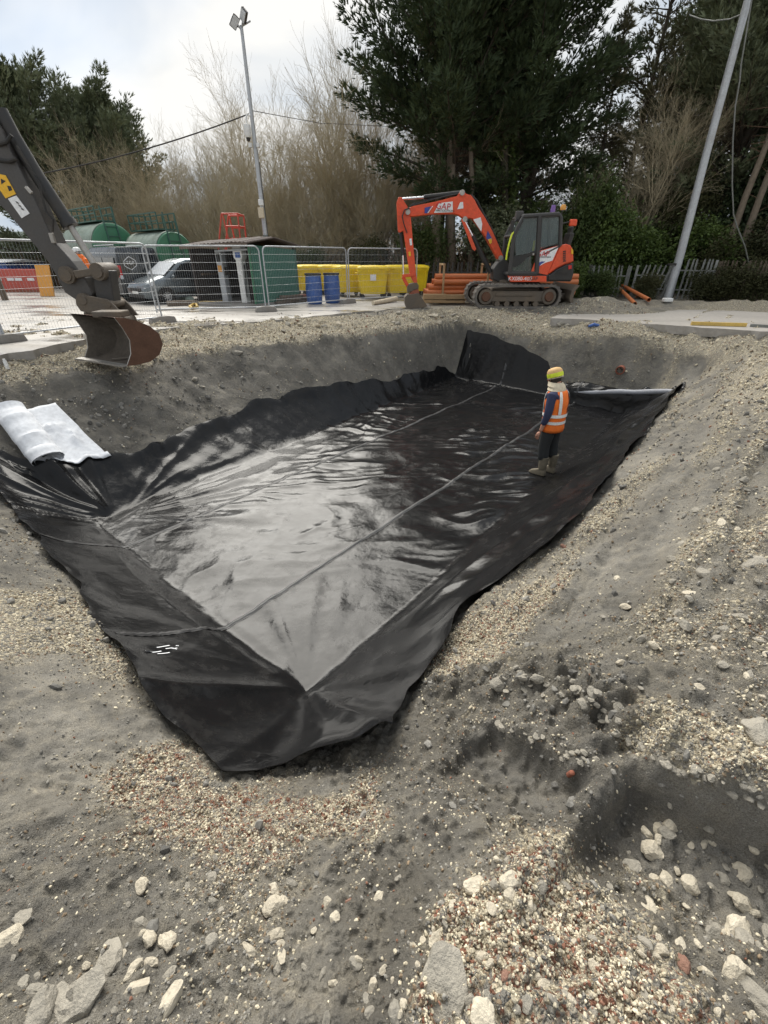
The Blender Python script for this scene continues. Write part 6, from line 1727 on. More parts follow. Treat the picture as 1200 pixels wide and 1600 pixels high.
C6 = conifer('spruce_tree', 14.2, 3.1, 'thin olive spruce with a sparse pointed top between the dark cypresses', 24, nb=150, den=1.2, mat='spruce', base=.06, shape='spruce', up=.05, trunk_r=.17, size=.26)
place(C6, 945, 28.0)
C7 = copy_tree(C6); place(C7, 905, 27.0, 1.7, .72, 'shorter olive spruce tucked behind the digger cab')
C7b = copy_tree(C6); place(C7b, 1000, 29.0, 2.9, .70, 'short olive spruce seen just left of the pale grey pole')
C8 = conifer('cypress_tree', 10.6, 5.6, 'rounded grey green cypress on the far left behind the fuel tanks', 25, nb=190, den=1.5, stems=4, base=.04, mat='cypress_l', trunk_r=.2, size=.32, dead=False, up=.5)
place(C8, 112, 33.5, 0, .93)
C9 = copy_tree(C8); place(C9, 200, 36.0, 2.2, .86, 'rounded grey green cypress behind the two green tanks, right of its twin')
C10 = copy_tree(C2); place(C10, 560 + 170, 34.0, 2.5, 1.0, 'dark cypress standing behind the two tallest crowns')
C11 = copy_tree(C3); place(C11, 1040, 31.0, .8, .95, 'green cypress far back between spruce and pale pole')

# bare trunks rising in front of the wood
def trunk_tree(u, Y, vtop, r, label, lean=(0, 0), ivy=0, mat='bark', u1=None):
    b = PY(u, 430, Y); g = gz(b[0], Y)
    t = thing('tree_trunk', label, 'tree', (b[0], Y, g), 0)
    top = PY(u if u1 is None else u1, vtop, Y + lean[1]); d = Vector((top[0] - b[0], lean[1], top[2] - g))
    m = MB(); n = 9; rnd = random.Random(int(u)); pts = []; rs = []
    for k in range(n):
        f_ = k / (n - 1); q = d * f_; pts.append((q.x + rnd.uniform(-.05, .05), q.y, q.z - .2 * (k == 0))); rs.append(r * (1.15 - .45 * f_) * rnd.uniform(.95, 1.05))
    m.tube(pts, rs, 10); m.build('trunk', mat, t)
    segs = []
    for k in range(14):
        f_ = rnd.uniform(.25, .98); q = d * f_; a = rnd.uniform(0, 6.28); l_ = rnd.uniform(.3, 1.2)
        segs.append([q.x, q.y, q.z, q.x + math.cos(a) * l_, q.y + math.sin(a) * l_, q.z + rnd.uniform(-.3, .4), .02, .006])
    V, F = tubes_np(segs, 3); struct(np_mesh('dead_stubs', V, F, 'twig_dead', t), 'stuff')
    if ivy:
        rng = np.random.default_rng(int(u)); N_ = int(ivy)
        f_ = rng.uniform(0, 1, N_); a = rng.uniform(0, 2 * np.pi, N_); rr = r * 1.1 + np.abs(rng.normal(0, .22, N_)) * (1.1 - .5 * f_)
        Pp = np.stack([d.x * f_ + rr * np.cos(a), d.y * f_ + rr * np.sin(a), d.z * f_], 1)
        Dd = np.stack([np.cos(a), np.sin(a), rng.uniform(-.6, .5, N_)], 1)
        V, F = sprays(Pp, Dd, rng.uniform(.10, .22, N_), rng, n=2, width=.42, spread=.5); struct(np_mesh('ivy', V, F, 'ivy', t), 'stuff')
    return t
trunk_tree(683, 25.0, 200, .20, 'straight bare grey trunk below the big cypress, left of a pair')
trunk_tree(706, 25.3, 180, .22, 'thicker bare grey trunk of the pair framed by the digger boom')
trunk_tree(737, 25.2, 230, .15, 'slim bare trunk just behind the digger boom ram')
trunk_tree(790, 25.0, 180, .20, 'ivy clad trunk climbing beside the digger cab', ivy=1700, mat='bark_dark')
trunk_tree(1120, 22.3, 120, .13, 'leaning brown trunk right of the pole, first of three', u1=1235)
trunk_tree(1143, 22.0, 110, .135, 'leaning brown trunk right of the pole, second of three', u1=1262)
trunk_tree(1172, 21.7, 120, .125, 'leaning brown trunk at the right edge, third of three', u1=1290)

# bare deciduous thicket
def bare_tree(label, H, spread, seed, stems=5, depth=4, mat='twig', r0=.07, name='bare_tree', curve=.13, upness=.32):
    rng = np.random.default_rng(seed)
    t = thing(name, label, 'tree')
    segs = []; main = []
    def grow(p, d, L_, r, lev):
        k = 4 if lev < depth else 3
        P = p; dd = d
        for j in range(k):
            dd = dd + rng.normal(0, curve, 3) + np.array([0, 0, .06 * upness]); dd /= np.linalg.norm(dd)
            Q = P + dd * L_ / k; r1 = r * (1 - .5 * (j + 1) / k) if lev > 0 else r * (1 - .6 * (j + 1) / k)
            (main if lev == 0 else segs).append([*P, *Q, max(r * (1 - .5 * j / k), .004), max(r1, .0035)])
            if lev < depth:
                nc = (2 if lev else 2) if j > 0 or lev else 1
                for _ in range(nc + (rng.random() < .5)):
                    an = rng.uniform(.3, .75); az = rng.uniform(0, 2 * np.pi)
                    D, A, B = frames(dd[None]); dn = dd * math.cos(an) + (A[0] * math.cos(az) + B[0] * math.sin(az)) * math.sin(an)
                    dn = dn + np.array([0, 0, .25 * upness]); dn /= np.linalg.norm(dn)
                    grow(Q, dn, L_ * rng.uniform(.38, .60), max(r1 * .62, .004), lev + 1)
            P = Q
    for s_ in range(stems):
        az = rng.uniform(0, 2 * np.pi); an = rng.uniform(.02, spread)
        d = np.array([math.cos(az) * math.sin(an), math.sin(az) * math.sin(an), math.cos(an)])
        grow(np.array([rng.normal(0, .25), rng.normal(0, .25), -.1]), d, H * rng.uniform(.55, .8), r0 * rng.uniform(.6, 1.1), 0)
    V, F = tubes_np(main, 5); np_mesh('trunk', V, F, mat, t, smooth=True)['kind'] = 'stuff'
    V, F = tubes_np(segs, 3); struct(np_mesh('twigs', V, F, mat, t), 'stuff')
    return t
BT = [bare_tree('bare multi stemmed tree', 8.5, .42, 31, 6, 3), bare_tree('bare multi stemmed tree', 9.0, .35, 32, 5, 3, 'twig_pale'), bare_tree('bare multi stemmed tree', 7.5, .55, 33, 7, 3, 'twig')]
_spots = [(262, 34, 0, .95, 'bare shrubby tree beside the right side of the left cypress'), (300, 32, 1, .9, 'bare tree behind the small green tank'), (338, 35, 2, 1.15, 'bare tree behind the red access steps, on the left'),
          (372, 31, 0, .95, 'bare tree directly behind the red access steps'), (405, 36, 1, 1.15, 'bare tree behind the floodlight mast'), (430, 31, 2, 1.0, 'bare tree just right of the floodlight mast'),
          (468, 33, 1, 1.12, 'bare pale tree above the right end of the green shed'), (500, 30, 0, 1.0, 'bare tree above the first yellow bin'), (528, 33, 1, 1.25, 'tall bare pale tree left of the big cypress'),
          (560, 30, 2, 1.0, 'bare tree behind the fence post and yellow bins'), (592, 32, 1, 1.1, 'bare tree under the left side of the big cypress'), (620, 29, 0, .85, 'bare tree behind the orange digger stick'),
          (240, 31, 2, .80, 'bare tree fanning out before the left cypresses'), (165, 31, 1, .86, 'bare pale tree spreading in front of the far left cypress'), (390, 29, 2, .75, 'low bare tree between shed roof and mast'), (545, 28, 2, .72, 'low bare thicket tree behind the bins'),
          (985, 25.5, 1, .85, 'bare tangled tree left of the pale pole under the spruce'), (1010, 27, 0, .95, 'bare tangled tree right behind the pale pole'), (650, 30, 1, .95, 'bare tree left of the two bare grey trunks'), (880, 25.5, 2, .6, 'low bare tree behind the digger engine cover')]
_used = set()
for k, (u, Y, i, sc, lab) in enumerate(_spots):
    t = BT[i] if i not in _used else copy_tree(BT[i]); _used.add(i)
    place(t, u, Y, k * 1.3, sc * (.82 if u < 660 else .86), lab, 'tree', 'bare trees behind the yard')
for k, (u, Y) in enumerate([(275, 29), (315, 29.5), (350, 28.5), (412, 28), (445, 29), (485, 28), (515, 28.5), (555, 29.5), (600, 28), (630, 29.5), (220, 30), (190, 30)]):
    place(copy_tree(BT[(k * 2 + 1) % 3]), u, Y, k * 2.1, .50 + .05 * (k % 3), 'low bare bush in the thicket behind the fence and shed', 'tree', 'low bare bushes behind the yard')
birch = bare_tree('slender pale bare tree rising above the thicket left of the big cypress', 11.0, .06, 35, 1, 3, 'twig_pale', .10, curve=.05, upness=.3)
place(birch, 538, 29.0)
b2 = copy_tree(birch); place(b2, 402, 38.0, 1.2, 1.08, 'slender bare tree standing behind the floodlight mast top')
b3 = copy_tree(birch); place(b3, 575, 31, 2.2, .85, 'slender bare tree close to the left flank of the big cypress')

# evergreen bushes and bramble under the trees
_bush = {}
def bush(u, Y, rx, rz_, n, label, mat='laurel', seed=1):
    if mat not in _bush: _bush[mat] = (make_bush(u, Y, 1.7, 2.0, 5000, label, mat, seed), True)
    else: _bush[mat] = (_bush[mat][0], False)
    t = _bush[mat][0] if _bush[mat][1] else copy_tree(_bush[mat][0])
    b = PY(u, 430, Y); t.location = (b[0], Y, gz(b[0], Y)); t.scale = (rx / 1.7, rx / 1.7, rz_ / 2.0); t.rotation_euler = (0, 0, seed * 1.9)
    return tag(t, label, 'bush')
def make_bush(u, Y, rx, rz_, n, label, mat='laurel', seed=1, size=(.075, .17), zc=.9):
    rng = np.random.default_rng(seed); b = PY(u, 430, Y)
    t = thing('evergreen_bush', label, 'bush', (b[0], Y, gz(b[0], Y)), 0)
    n = int(n * 2.4); nb = 34; C_ = rng.normal(0, 1, (nb, 3)); C_ /= np.linalg.norm(C_, axis=1, keepdims=True); C_ *= rng.uniform(.3, .95, (nb, 1)) * np.array([[rx, rx * .7, rz_]]); C_[:, 2] += rz_ * zc
    idx = rng.integers(0, nb, n); off = rng.normal(0, 1, (n, 3)) * np.array([[rx, rx * .8, rz_]]) * .17
    Pp = C_[idx] + off; Pp[:, 2] = np.abs(Pp[:, 2])
    Dd = off / (np.linalg.norm(off, axis=1, keepdims=True) + 1e-6) + np.array([[0, -.2, .1]]) + rng.normal(0, .4, (n, 3))
    V, F = sprays(Pp, Dd, rng.uniform(*size, n), rng, n=3, width=.28, spread=.7); struct(np_mesh('leaves', V, F, mat, t), 'stuff')
    segs = [[0, 0, 0, *c, .03, .008] for c in C_]; V, F = tubes_np(segs, 4); struct(np_mesh('stems', V, F, 'bark_dark', t), 'stuff')
    return t
bush(938, 23.5, 1.7, 2.0, 5200, 'bright leafy laurel bush to the right of the digger cab', seed=41)
bush(905, 24.2, 1.6, 2.6, 4600, 'leafy evergreen bush directly behind the digger cab', seed=42, mat='ivy')
bush(990, 23.5, 1.7, 1.5, 3800, 'leafy bush behind the tilted palisade pales', 'laurel', 43)
bush(1075, 23.0, 1.8, 1.7, 4200, 'green leafy bush right of the pale grey pole', 'laurel', 44)
bush(1120, 22.0, 1.5, 1.3, 3000, 'dark bush at the foot of the leaning trunks', 'bramble', 45)
bush(845, 24.8, 1.9, 1.9, 4200, 'dark green bush seen through the digger cab glass', 'ivy', 46)
bush(760, 25.6, 2.0, 1.8, 4200, 'dark green bush under the digger boom', 'cypress_l', 47)
bush(482, 27.0, 1.2, 1.1, 2600, 'small green bush above the right end of the shed wall', 'ivy', 48)
bush(575, 26.0, 1.4, 1.2, 2600, 'dark bush behind the yellow bins', 'bramble', 49)
bush(1215, 21.0, 1.9, 1.8, 3800, 'dark bush at the far right edge', 'bramble', 50)
bush(660, 25.5, 1.5, 1.4, 3000, 'dark ivy bush behind the left end of the pipe stack', 'ivy', 51)
bush(1035, 24.8, 1.8, 2.6, 4600, 'tall dark leafy bush behind the pale pole', 'bramble', 52)
bush(1150, 23.8, 2.2, 3.0, 5000, 'tall dark undergrowth bush behind the leaning trunks', 'cypress', 53)
bush(940, 21.2, .8, .6, 0, 'low green bush in front of the tilted palisade pales', 'ivy', 54)
bush(1015, 20.9, .7, .55, 0, 'low bramble bush hiding the palisade left of the pale pole', 'bramble', 55)
bush(1120, 19.9, 1.0, .7, 0, 'low bramble bush at the palisade right of the pale pole', 'bramble', 56)
bush(1190, 19.2, 1.1, .8, 0, 'brown green bush over the fence at the right edge', 'bramble', 57)
bush(895, 21.5, .8, .8, 0, 'small bush behind the digger blade', 'laurel', 58)
def undergrowth():
    rng = np.random.default_rng(61); N_ = 30000
    u = rng.uniform(-4, 1, N_); x = np.where(rng.random(N_) < .35, rng.uniform(-22, 0, N_), rng.uniform(-3, 22, N_)); y = rng.uniform(23.6, 33, N_) + np.where(x < 0, 3.0, 0)
    z0 = ground(x, y); h = np.abs(rng.normal(0, 1, N_)) * (.55 + .35 * perlin(x * .4, y * .4)); h = np.clip(h, 0, 2.6)
    Pp = np.stack([x, y, z0 + h], 1); Dd = rng.normal(0, 1, (N_, 3)); Dd[:, 2] = np.abs(Dd[:, 2]) * .5
    V, F = sprays(Pp, Dd, rng.uniform(.08, .24, N_), rng, n=2, width=.24, spread=.9, tri=True)
    struct(np_mesh('undergrowth', V, F, 'bramble'), 'stuff')
    n2 = 9000; x = np.where(rng.random(n2) < .4, rng.uniform(-22, 0, n2), rng.uniform(-3, 22, n2)); y = rng.uniform(23.2, 31, n2) + np.where(x < 0, 3.0, 0); z0 = ground(x, y)
    d = rng.normal(0, .55, (n2, 3)); d[:, 2] = np.abs(rng.normal(.9, .5, n2)); L_ = rng.uniform(.4, 2.2, (n2, 1)); d = d / np.linalg.norm(d, axis=1, keepdims=True) * L_
    segs = np.concatenate([np.stack([x, y, z0], 1), np.stack([x, y, z0], 1) + d, np.full((n2, 1), .011), np.full((n2, 1), .004)], 1)
    V, F = tubes_np(segs, 3); struct(np_mesh('bramble_stems', V, F, 'twig_dead'), 'stuff')
undergrowth()
# wood that closes the view further back: a low far line of bare scrub
def far_scrub():
    rng = np.random.default_rng(62); N_ = 14000
    x = rng.uniform(-75, 60, N_); y = rng.uniform(40, 62, N_); z0 = ground(x, y)
    hmax = 4.2 + 1.8 * perlin(x * .12, y * .12) + np.where(x < -28, -1.6, 0)
    segs = np.concatenate([np.stack([x, y, z0 + rng.uniform(0, .6, N_) * hmax], 1), np.zeros((N_, 3)), np.full((N_, 1), .020), np.full((N_, 1), .008)], 1)
    d = rng.normal(0, .5, (N_, 3)); d[:, 2] = np.abs(rng.normal(1, .4, N_)); d = d / np.linalg.norm(d, axis=1, keepdims=True) * rng.uniform(.5, 2.0, (N_, 1))
    segs[:, 3:6] = segs[:, :3] + d
    V, F = tubes_np(segs, 3); struct(np_mesh('scrub_woods', V, F, 'twig_pale'), 'stuff')
far_scrub()

# ------------------------------------------------------------------ people
def skin_mesh(name, pts, edges, radii, mat, parent, root=0, sub=2):
    me = bpy.data.meshes.new(name); me.from_pydata(pts, edges, []); me.update()
    me.materials.append(M[mat])
    o = bpy.data.objects.new(name, me); COL.objects.link(o); o.parent = parent
    sk = o.modifiers.new('skin', 'SKIN'); sk.use_smooth_shade = True
    lay = me.skin_vertices[0] if len(me.skin_vertices) else None
    if lay is None:
        lay = me.attributes.new('x', 'FLOAT', 'POINT')
    for i, r in enumerate(radii):
        lay.data[i].radius = (r, r) if not isinstance(r, tuple) else r
        lay.data[i].use_root = (i == root)
    s_ = o.modifiers.new('smooth', 'SUBSURF'); s_.levels = sub; s_.render_levels = sub
    return o
def ell(cx, cy, rx, ry, z, n=20, a0=0, a1=2 * math.pi, tilt=0.0):
    return [(cx + rx * math.cos(a0 + (a1 - a0) * k / n), cy + ry * math.sin(a0 + (a1 - a0) * k / n), z + tilt * math.sin(a0 + (a1 - a0) * k / n)) for k in range(n if a1 - a0 > 6.2 else n + 1)]
def person(label, loc, rz, sleeve, vest, trousers, head_down=.35, helmet='hat', boots='boot'):
    """faces +y (local), x to the right; standing with arms down"""
    t = thing('person', label, 'person', loc, rz)
    # body: one continuous figure
    J = [(0, .0, .95), (0, .005, 1.10), (0, .02, 1.28), (0, .02, 1.42), (0, .05, 1.50), (0, .09, 1.585), (0, .13, 1.66),
         (-.19, .02, 1.40), (-.235, .0, 1.13), (-.235, .06, .89), (-.235, .085, .80),
         (.19, .02, 1.40), (.235, -.0, 1.13), (.235, .06, .89), (.235, .085, .80),
         (-.095, .0, .88), (-.11, .03, .50), (-.12, -.02, .10), (-.12, .0, .07),
         (.095, .0, .88), (.11, -.01, .50), (.12, -.08, .10), (.12, -.06, .07)]
    E_ = [(0, 1), (1, 2), (2, 3), (3, 4), (4, 5), (5, 6), (3, 7), (7, 8), (8, 9), (9, 10), (3, 11), (11, 12), (12, 13), (13, 14), (0, 15), (15, 16), (16, 17), (17, 18), (0, 19), (19, 20), (20, 21), (21, 22)]
    R_ = [.135, .125, .15, .13, .058, .085, .09, .065, .048, .036, .030, .065, .048, .036, .030, .085, .062, .04, .03, .085, .062, .04, .03]
    body = skin_mesh('body', J, E_, R_, 'skin', t)
    # hands: palm, four fingers and a thumb each
    for s, w_ in ((-1, Vector((-.235, .085, .80))), (1, Vector((.235, .085, .80)))):
        P = [w_, w_ + Vector((0, .02, -.045)), w_ + Vector((0, .035, -.085))]; Ed = [(0, 1), (1, 2)]; Rr = [.027, (.034), (.030)]
        for k in range(4):
            b = w_ + Vector((s * .004, .008 + .018 * k, -.085)); ln = (.062, .072, .068, .052)[k]
            i = len(P); P += [b, b + Vector((-s * .006, .006, -ln * .55)), b + Vector((-s * .02, .010, -ln))]; Ed += [(2, i), (i, i + 1), (i + 1, i + 2)]; Rr += [.0105, .0095, .008]
        i = len(P); P += [w_ + Vector((-s * .012, .055, -.05)), w_ + Vector((-s * .022, .075, -.085))]; Ed += [(1, i), (i, i + 1)]; Rr += [.012, .009]
        skin_mesh('hand', P, Ed, Rr, 'skin', body, sub=1)
    # face
    hd = Vector((0, .135, 1.645))
    m = MB(); m.lathe([(.0, .0), (.016, .005), (.012, .03), (0, .045)], hd + Vector((0, .085, -.03)), (0, .5, 1), 8); m.build('nose', 'skin', body)
    for s in (-1, 1):
        m = MB(); m.lathe([(0, -.012), (.011, -.006), (.013, 0), (.011, .006), (0, .012)], hd + Vector((s * .034, .082, .015)), (0, 1, 0), 8); m.build('eye', 'hair', body)
        m = MB(); m.lathe([(0, -.008), (.022, -.006), (.028, 0), (.02, .008), (0, .008)], hd + Vector((s * .092, -.005, -.005)), (1, 0, 0), 8); m.build('ear', 'skin', body)
    m = MB(); m.box(hd + Vector((0, .088, -.062)), (.045, .012, .012)); m.build('mouth', 'terracotta', body)
    # trousers and jacket as garments over it
    tr_ = [(0, 0, .97), (-.095, .0, .87), (-.112, .03, .52), (-.12, -.01, .25), (.095, 0, .87), (.112, -.01, .52), (.12, -.06, .25), (0, 0, 1.04)]
    skin_mesh('trousers', tr_, [(0, 1), (1, 2), (2, 3), (0, 4), (4, 5), (5, 6), (0, 7)], [.165, .128, .100, .096, .128, .100, .096, .155], trousers, t)
    ja = [(0, .005, 1.06), (0, .02, 1.28), (0, .02, 1.42), (0, .05, 1.49), (-.19, .02, 1.40), (-.245, .0, 1.13), (-.236, .06, .91), (.19, .02, 1.40), (.245, 0, 1.13), (.236, .06, .91)]
    skin_mesh('jacket', ja, [(0, 1), (1, 2), (2, 3), (2, 4), (4, 5), (5, 6), (2, 7), (7, 8), (8, 9)], [.145, .165, .145, .085, .085, .070, .052, .085, .070, .052], sleeve, t)
    # boots
    for s, ft in ((-1, Vector((-.12, -.02, .0))), (1, Vector((.12, -.08, .0)))):
        toe = Vector((s * .02, .17, 0))
        m = MB(); rg = []
        for f_, z, rx, ry in ((0, .34, .078, .085), (.0, .22, .068, .078), (.0, .12, .060, .070)):
            rg.append(ell(ft.x, ft.y + .0, rx, ry, z, 14))
        m.rings(rg); 
        rg = []
        for y, hw, h in ((-.075, .030, .07), (-.06, .042, .11), (.0, .050, .13), (.07, .052, .10), (.14, .055, .075), (.19, .045, .055), (.215, .02, .03)):
            rg.append([(ft.x + s * .02 * y / .2 + hw * a, ft.y + y, h * b) for a, b in ((-1, 0), (-1, .5), (-.6, 1), (.6, 1), (1, .5), (1, 0))])
        m.rings(rg); m.build('boot', boots, t, bevel=.006)
    # vest
    TOR = [(.80, .205, .165, .0), (.95, .20, .160, .0), (1.10, .20, .158, .005), (1.24, .208, .162, .015), (1.36, .215, .155, .02), (1.43, .20, .132, .025), (1.495, .115, .09, .035)]
    def ring_at(z, off, a0=0, a1=2 * math.pi, n=28):
        zz = [q[0] for q in TOR]; rx = np.interp(z, zz, [q[1] for q in TOR]) + off; ry = np.interp(z, zz, [q[2] for q in TOR]) + off; cy = np.interp(z, zz, [q[3] for q in TOR])
        return ell(0, cy, rx, ry, z, n, a0, a1)
    m = MB(); m.rings([ring_at(z, .012 + .006 * math.sin(z * 31)) for z in np.linspace(.80, 1.495, 14)], cap=False); v = m.build('hi_vis_vest', vest, t)
    sl = v.modifiers.new('thickness', 'SOLIDIFY'); sl.thickness = .006
    for za, zb_ in ((.945, .995), (1.06, 1.11)):
        m = MB(); m.rings([ring_at(z, .026 + .004 * math.sin(z * 31)) for z in (za, (za + zb_) / 2, zb_)], cap=False); m.build('reflective_band', 'reflective', v)
    for a in (math.pi * .30, math.pi * .70, math.pi * 1.30, math.pi * 1.70):
        m = MB(); da = .13
        m.rings([ring_at(z, .024, a - da, a + da, 4) for z in np.linspace(1.115, 1.47, 9)], cap=False, closed=False); m.build('brace_band', 'reflective', v)
    m = MB(); m.rings([ell(0, .04, .165, .125, 1.445, 22), ell(0, .05, .178, .14, 1.472, 22), ell(0, .055, .150, .13, 1.505, 22), ell(0, .07, .155, .135, 1.53, 22), ell(0, .085, .128, .122, 1.562, 22), ell(0, .10, .108, .11, 1.59, 22)], cap=False)
    m.build('scarf', 'cream_cloth' if helmet == 'hat' else vest, t)
    m = MB(); m.rings([ell(0, .125, .094, .10, 1.575, 18, math.pi * .98, math.pi * 2.02), ell(0, .13, .102, .112, 1.62, 18, math.pi * .98, math.pi * 2.02), ell(0, .13, .104, .118, 1.68, 18, math.pi * .98, math.pi * 2.02)], cap=False, closed=False); m.build('hair', 'hair', t)
    hc = hd + Vector((0, -.015, .03))
    tl = Matrix.Translation(hc) @ Matrix.Rotation(-head_down, 4, 'X')
    if helmet == 'hat':
        m = MB(tl); m.rings([ell(0, 0, .110, .128, -.015, 20), ell(0, 0, .114, .132, .02, 20), ell(0, 0, .110, .128, .05, 20)], cap=False); m.build('hat_band', 'hi_yellow', t)
        m = MB(tl); m.rings([ell(0, 0, .109, .127, .045, 20), ell(0, 0, .102, .118, .085, 20), ell(0, 0, .075, .09, .118, 20), ell(0, 0, .03, .04, .132, 20)]); h = m.build('hat_crown', 'hat_tan', t)
        m = MB(tl); m.rings([ell(0, 0, .106, .124, -.035, 20), ell(0, 0, .115, .134, -.02, 20)], cap=False); m.build('hat_lining', 'cream_cloth', h)
    else:
        m = MB(tl); m.rings([ell(0, .0, .118, .138, 0, 20), ell(0, 0, .116, .134, .04, 20), ell(0, 0, .098, .115, .09, 20), ell(0, 0, .06, .07, .122, 20), ell(0, 0, .02, .02, .13, 20)]); h = m.build('hard_hat', 'helmet', t)
        m = MB(tl); m.prism([(-.10, .09), (.10, .09), (.08, .19), (-.08, .19)], .008, (0, 0, 0), (1, 0, 0), (0, 1, 0)); m.build('hat_peak', 'helmet', h)
    return t
fp = PZ(848, 741, FLOOR + .03)
fs_, fw_ = to_sw(fp[0], fp[1])
person('worker in orange hi-vis vest and yellow banded hat standing on the black membrane', (fp[0], fp[1], liner_z(fs_, fw_) + .005), math.radians(44), 'navy', 'hi_orange', 'trouser')
q = PZ(150, 474, YARD_Z)
person('worker in white hard hat and orange vest walking behind the dark digger arm', (q[0], q[1], YARD_Z), math.radians(150), 'hi_orange', 'hi_orange', 'trouser', .1, 'helmet')

# ------------------------------------------------------------------ stones
def rock_mesh(seed, sub=3, sharp=.35):
    import bmesh
    rng = np.random.default_rng(seed)
    bm = bmesh.new(); bmesh.ops.create_icosphere(bm, subdivisions=sub, radius=1)
    V = np.array([v.co[:] for v in bm.verts])
    for _ in range(9):                       # chip flat faces
        n_ = rng.normal(0, 1, 3); n_ /= np.linalg.norm(n_); d = rng.uniform(.55, .9)
        s_ = V @ n_; V -= np.outer(np.clip(s_ - d, 0, None), n_) * .92
    V *= 1 + .03 * rng.normal(size=(len(V), 1)) + (.07 * perlin(V[:, 0] * 3 + seed, V[:, 1] * 3 + V[:, 2] * 2.3) + .05 * perlin(V[:, 1] * 6, V[:, 2] * 6 + V[:, 0] * 5))[:, None]
    V *= np.array([1, rng.uniform(.62, .9), rng.uniform(.5, .75)])
    for v, c in zip(bm.verts, V): v.co = c
    me = bpy.data.meshes.new('stone'); bm.to_mesh(me); bm.free()
    return me
def stone_mat(name, ca, cb):
    m, nt, p = new_mat(name); L = nt.links.new
    tcn = N(nt, 'ShaderNodeTexCoord'); a = N(nt, 'ShaderNodeTexNoise', Scale=1.6, Detail=6, Roughness=.7); L(tcn.outputs['Object'], a.inputs['Vector'])
    oi = N(nt, 'ShaderNodeObjectInfo')
    f = math_(nt, 'ADD', mrange(nt, a.outputs[0], .3, .7, 0, .7), math_(nt, 'MULTIPLY', oi.outputs['Random'], .35))
    L(mixc(nt, f, ca, cb), p.inputs['Base Color']); p.inputs['Roughness'].default_value = .9; p.inputs['Specular IOR Level'].default_value = .2
    b = N(nt, 'ShaderNodeBump', Strength=.5, Distance=.15); L(a.outputs[0], b.inputs['Height']); L(b.outputs[0], p.inputs['Normal'])
    return m
M['stone_pale'] = stone_mat('pale_limestone', (.38, .335, .26), (.70, .63, .50))
M['stone_grey'] = stone_mat('grey_stone', (.22, .205, .175), (.42, .385, .32))
M['stone_brick'] = stone_mat('brick_stone', (.20, .11, .08), (.34, .20, .15))
ROCKS = {k: [] for k in ('stone_pale', 'stone_grey', 'stone_brick')}
for k in ROCKS:
    for i in range(5):
        me = rock_mesh(100 + i + 10 * len(k)); me.materials.append(M[k]); ROCKS[k].append(me)
def stone(u, v, px, kind, label, group=None, rnd=random):
    p = cast(u, v); d = (p - Vector((0, 0, CAMZ))).length
    r = px / 2 / FPX * d * .95
    o = bpy.data.objects.new('stone', rnd.choice(ROCKS[kind])); COL.objects.link(o)
    o.location = p + Vector((0, 0, r * (.06 if kind != 'stone_grey' or px < 24 else -.12))); o.scale = (r * rnd.uniform(.9, 1.15), r * rnd.uniform(.85, 1.1), r * rnd.uniform(.8, 1.0)); o.rotation_euler = (rnd.uniform(-.4, .4), rnd.uniform(-.4, .4), rnd.uniform(0, 6.28))
    return tag(o, label, 'stone', group)
P_, G_, B_ = 'stone_pale', 'stone_grey', 'stone_brick'
